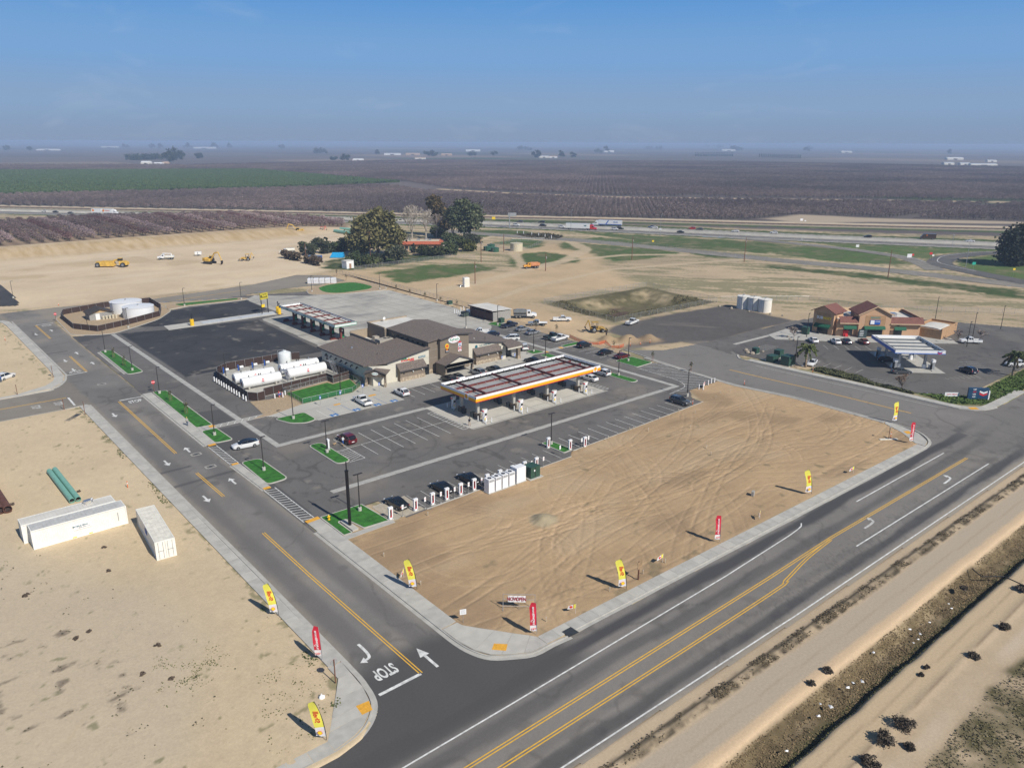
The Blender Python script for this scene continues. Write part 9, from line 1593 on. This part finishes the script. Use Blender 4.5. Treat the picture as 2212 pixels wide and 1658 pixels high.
# ------------------------------------------------------------------ almond orchards
def twig_crown(seed,n=240,rad=2.5,top=4.6):
    rg=np.random.RandomState(seed);th=rg.rand(n)*2*np.pi;rr=rad*np.sqrt(rg.rand(n));z=1.3+(top-1.3)*rg.rand(n)**.7;k=np.clip((z-.9)/1.6,0.25,1)*np.sqrt(np.clip(1-((z-2.6)/(top-2.4))**2,0.1,1));P=np.stack([rr*np.cos(th)*k,rr*np.sin(th)*k,z],1);return P
ORC=bpy.data.materials.new('orchard_twigs');n_,l_,b_=nodes_of(ORC);b_.inputs['Roughness'].default_value=.9
at=n_.new('ShaderNodeAttribute');at.attribute_name='Col';oi=n_.new('ShaderNodeObjectInfo');sx=n_.new('ShaderNodeSeparateXYZ');l_.new(oi.outputs['Location'],sx.inputs[0])
def mth(op,a,b):
    q=n_.new('ShaderNodeMath');q.operation=op
    for i,v in enumerate((a,b)):
        if hasattr(v,'links'):l_.new(v,q.inputs[i])
        else:q.inputs[i].default_value=v
    return q.outputs[0]
def ramp(stops,const=False):
    q=n_.new('ShaderNodeValToRGB');q.color_ramp.interpolation='CONSTANT' if const else 'LINEAR'
    for i,(p_,c_)in enumerate(stops):e=q.color_ramp.elements[i]if i<2 else q.color_ramp.elements.new(p_);e.position=p_;e.color=(*c_,1)
    return q
# planted in varieties: in the near block some rows are dark red, some in pale pink bud
rw=ramp(((0,(.95,.86,.88)),(.24,(.72,.48,.52)),(.42,(1.0,.9,.92)),(.58,(1.62,1.5,1.62)),(.76,(.86,.74,.77))),True);l_.new(mth('FRACT',mth('DIVIDE',mth('ADD',sx.outputs[0],40.0),38.4),0),rw.inputs[0])
rn=ramp(((0,(.84,.79,.80)),(.75,(1.0,.95,.96)),(1,(1.3,1.22,1.25))));l_.new(oi.outputs['Random'],rn.inputs[0])
pk=n_.new('ShaderNodeMix');pk.data_type='RGBA';l_.new(mth('LESS_THAN',sx.outputs[1],mth('SUBTRACT',760.0,mth('MULTIPLY',sx.outputs[0],.95))),pk.inputs[0]);l_.new(rn.outputs[0],pk.inputs[6]);l_.new(rw.outputs[0],pk.inputs[7])
pn=n_.new('ShaderNodeTexNoise');pn.inputs['Scale'].default_value=.006;pn.inputs['Detail'].default_value=4;l_.new(oi.outputs['Location'],pn.inputs['Vector']);pr=ramp(((.35,(.68,.68,.70)),(.65,(1.3,1.26,1.22))));l_.new(pn.outputs['Fac'],pr.inputs[0]);m3=n_.new('ShaderNodeMix');m3.data_type='RGBA';m3.blend_type='MULTIPLY';m3.inputs[0].default_value=1;l_.new(at.outputs['Color'],m3.inputs[6]);l_.new(pr.outputs[0],m3.inputs[7])
mm=n_.new('ShaderNodeMix');mm.data_type='RGBA';mm.blend_type='MULTIPLY';mm.inputs[0].default_value=1;l_.new(m3.outputs[2],mm.inputs[6]);l_.new(pk.outputs[2],mm.inputs[7]);l_.new(mm.outputs[2],b_.inputs['Base Color'])
AT=None
def first_almond(p):
    t=thing('almond_tree',p,0,'bare brown almond tree standing in the orchard rows','tree','almond trees in the orchards')
    b=MB();b.tube((0,0,-.1),(0,0,.9),.17,.13,6);[b.tube((0,0,.85),(1.1*math.cos(a),1.1*math.sin(a),2.4),.09,.04,4)for a in(.3,1.8,3.4,4.9)];b.build('trunk',mat('almond_bark',(.06,.045,.04),.95),t)
    P=twig_crown(1);c_=np.array((.20,.163,.152))*(.85+.3*rng.rand(len(P),1));c_[rng.rand(len(P))<.12]=(.32,.275,.27);leafmesh('crown',P,.30,c_,ORC,t,.5,.5,4);return t
def orchard_points(poly,dx,dy,gap=None,jit=.25):
    P=np.array(poly,float);x=np.arange(P[:,0].min(),P[:,0].max(),dx);y=np.arange(P[:,1].min(),P[:,1].max(),dy);X_,Y_=[q.ravel()for q in np.meshgrid(x,y)]
    hd=np.arctan2(Y_,X_);k=(np.abs(hd-R(49.5))<R(36))&(sdf_in(X_,Y_,poly));X_,Y_=X_[k],Y_[k]
    return X_+rng.normal(size=len(X_))*jit,Y_+rng.normal(size=len(X_))*jit
def sdf_in(x,y,poly):
    P=np.array(poly,float);ins=np.zeros(x.shape,bool)
    for i in range(len(P)):
        a,b=P[i-1],P[i];c=(a[1]>y)!=(b[1]>y)
        if b[1]!=a[1]:ins ^= c &(x<(b[0]-a[0])*(y-a[1])/(b[1]-a[1])+a[0])
    return ins
NEAR=[(-300,476),(55,470),(111,473),(191,472),(248,462),(268,498),(222,555),(150,632),(105,632),(60,616),(-300,950)]
MID=[(-330,1375),(103,818),(256,640),(318,566),(380,486),(450,402),(512,330),(555.9,333.95),(592.59,331.28),(614.61,275.64),(668.39,195.97),(688.79,165.6),(1060,10),(850,245),(690,420),(596,525),(540,640),(505,745),(540,885),(386,895),(60,960),(-200,1270)]
FAR=[(575,800),(600,700),(650,568),(745,462),(905,278),(1100,40),(2300,300),(2100,1400),(1400,2100),(620,1900),(655,1540),(622,960)]
FARL=[(-200,1920),(240,1770),(650,1600),(610,1950),(300,2150),(-250,2250)]
px_,py_,sc_=[],[],[]
for poly,dx,dy in((NEAR,6.4,5.6),(MID,6.6,6.0),(FAR,7.0,6.6),(FARL,7.5,7.0)):
    a,c=orchard_points(poly,dx,dy);px_.append(a);py_.append(c)
ox,oy=np.concatenate(px_),np.concatenate(py_);keep=(rng.rand(len(ox))>.05)&(np.mod(oy,260)>9);ox,oy=ox[keep],oy[keep]
oz=ground_fields(ox,oy)[0]*(np.hypot(ox,oy)<640)
ordr=np.argsort(np.hypot(ox,oy));pool=ordr[:300];rest=ordr[300:]
AT=first_almond((float(ox[pool[0]]),float(oy[pool[0]]),float(oz[pool[0]])))
for i in pool[1:]:dup(AT,(float(ox[i]),float(oy[i]),float(oz[i])),random.random()*6.28,None,None,None,random.uniform(.7,.98))
def scatter(name,xyz,objs,smin,smax,label,cat,size=None):
    me=bpy.data.meshes.new(name);me.vertices.add(len(xyz));me.vertices.foreach_set('co',xyz.astype(np.float32).ravel());me.update();o=bpy.data.objects.new(name,me);C.objects.link(o);stuff(o);o['label']=label;o['category']=cat
    ng=bpy.data.node_groups.new(name,'GeometryNodeTree');ng.interface.new_socket('Geometry',in_out='INPUT',socket_type='NodeSocketGeometry');ng.interface.new_socket('Geometry',in_out='OUTPUT',socket_type='NodeSocketGeometry')
    gi,go=ng.nodes.new('NodeGroupInput'),ng.nodes.new('NodeGroupOutput');jn=ng.nodes.new('GeometryNodeJoinGeometry');rv=ng.nodes.new('FunctionNodeRandomValue');rv.data_type='FLOAT';rv.inputs[2].default_value=smin;rv.inputs[3].default_value=smax;rr=ng.nodes.new('FunctionNodeRandomValue');rr.data_type='FLOAT_VECTOR';rr.inputs[1].default_value=(0,0,6.28);rr.inputs[0].default_value=(0,0,0)
    for ob in objs:
        ip=ng.nodes.new('GeometryNodeInstanceOnPoints');oi=ng.nodes.new('GeometryNodeObjectInfo');oi.inputs[0].default_value=ob;oi.transform_space='ORIGINAL';oi.inputs['As Instance'].default_value=True
        ng.links.new(gi.outputs[0],ip.inputs['Points']);ng.links.new(oi.outputs['Geometry'],ip.inputs['Instance']);ng.links.new(rv.outputs[1],ip.inputs['Scale']);ng.links.new(rr.outputs[0],ip.inputs['Rotation']);ng.links.new(ip.outputs[0],jn.inputs[0])
    ng.links.new(jn.outputs[0],go.inputs[0]);o.modifiers.new('scatter','NODES').node_group=ng;return o
kids={c.name.split('.')[0]:c for c in AT.children}
scatter('almond_orchard',np.stack([ox,oy,oz],1)[rest],[kids['crown'],kids['trunk']],.78,1.08,'bare mauve brown almond orchard stretching across the plain','orchard')
# citrus grove far left
cx,cy=orchard_points(CITRUS,6.2,5.6);dl=dline(cx,cy,[(60,1290),(161,1213),(315,970),(380,900)]);k=dl>7;cx,cy=cx[k],cy[k]
g0=tree((float(cx[0]),float(cy[0])),'round green citrus tree at the near edge of the far left grove',[(0,0,1.9,2.3,1.8)],160,.5,(.06,.10,.04),(.12,.18,.06),.6,.1,'citrus_tree','tree','citrus grove trees',shell=.6,limbs=1)
gk={c.name.split('.')[0]:c for c in g0.children}
scatter('citrus_grove',np.stack([cx[1:],cy[1:],np.zeros(len(cx)-1)],1),[gk['crown']],.85,1.1,'dark green citrus grove beyond the highway on the left','grove')

# ------------------------------------------------------------------ haze over the valley
hz=MB().bx(-27000,46000,-21000,46000,-7,58).build('haze',mat('_unused'),None);stuff(hz)
hm=bpy.data.materials.new('haze');hm.use_nodes=True;n=hm.node_tree.nodes;n.remove(n['Principled BSDF']);pv=n.new('ShaderNodeVolumePrincipled');pv.inputs['Color'].default_value=(.50,.66,.92,1);pv.inputs['Density'].default_value=2.0e-4;pv.inputs['Anisotropy'].default_value=0.0
hm.node_tree.links.new(pv.outputs[0],n['Material Output'].inputs['Volume']);hz.data.materials.clear();hz.data.materials.append(hm);hz['label']='pale blue haze over the plain';hz['category']='haze'
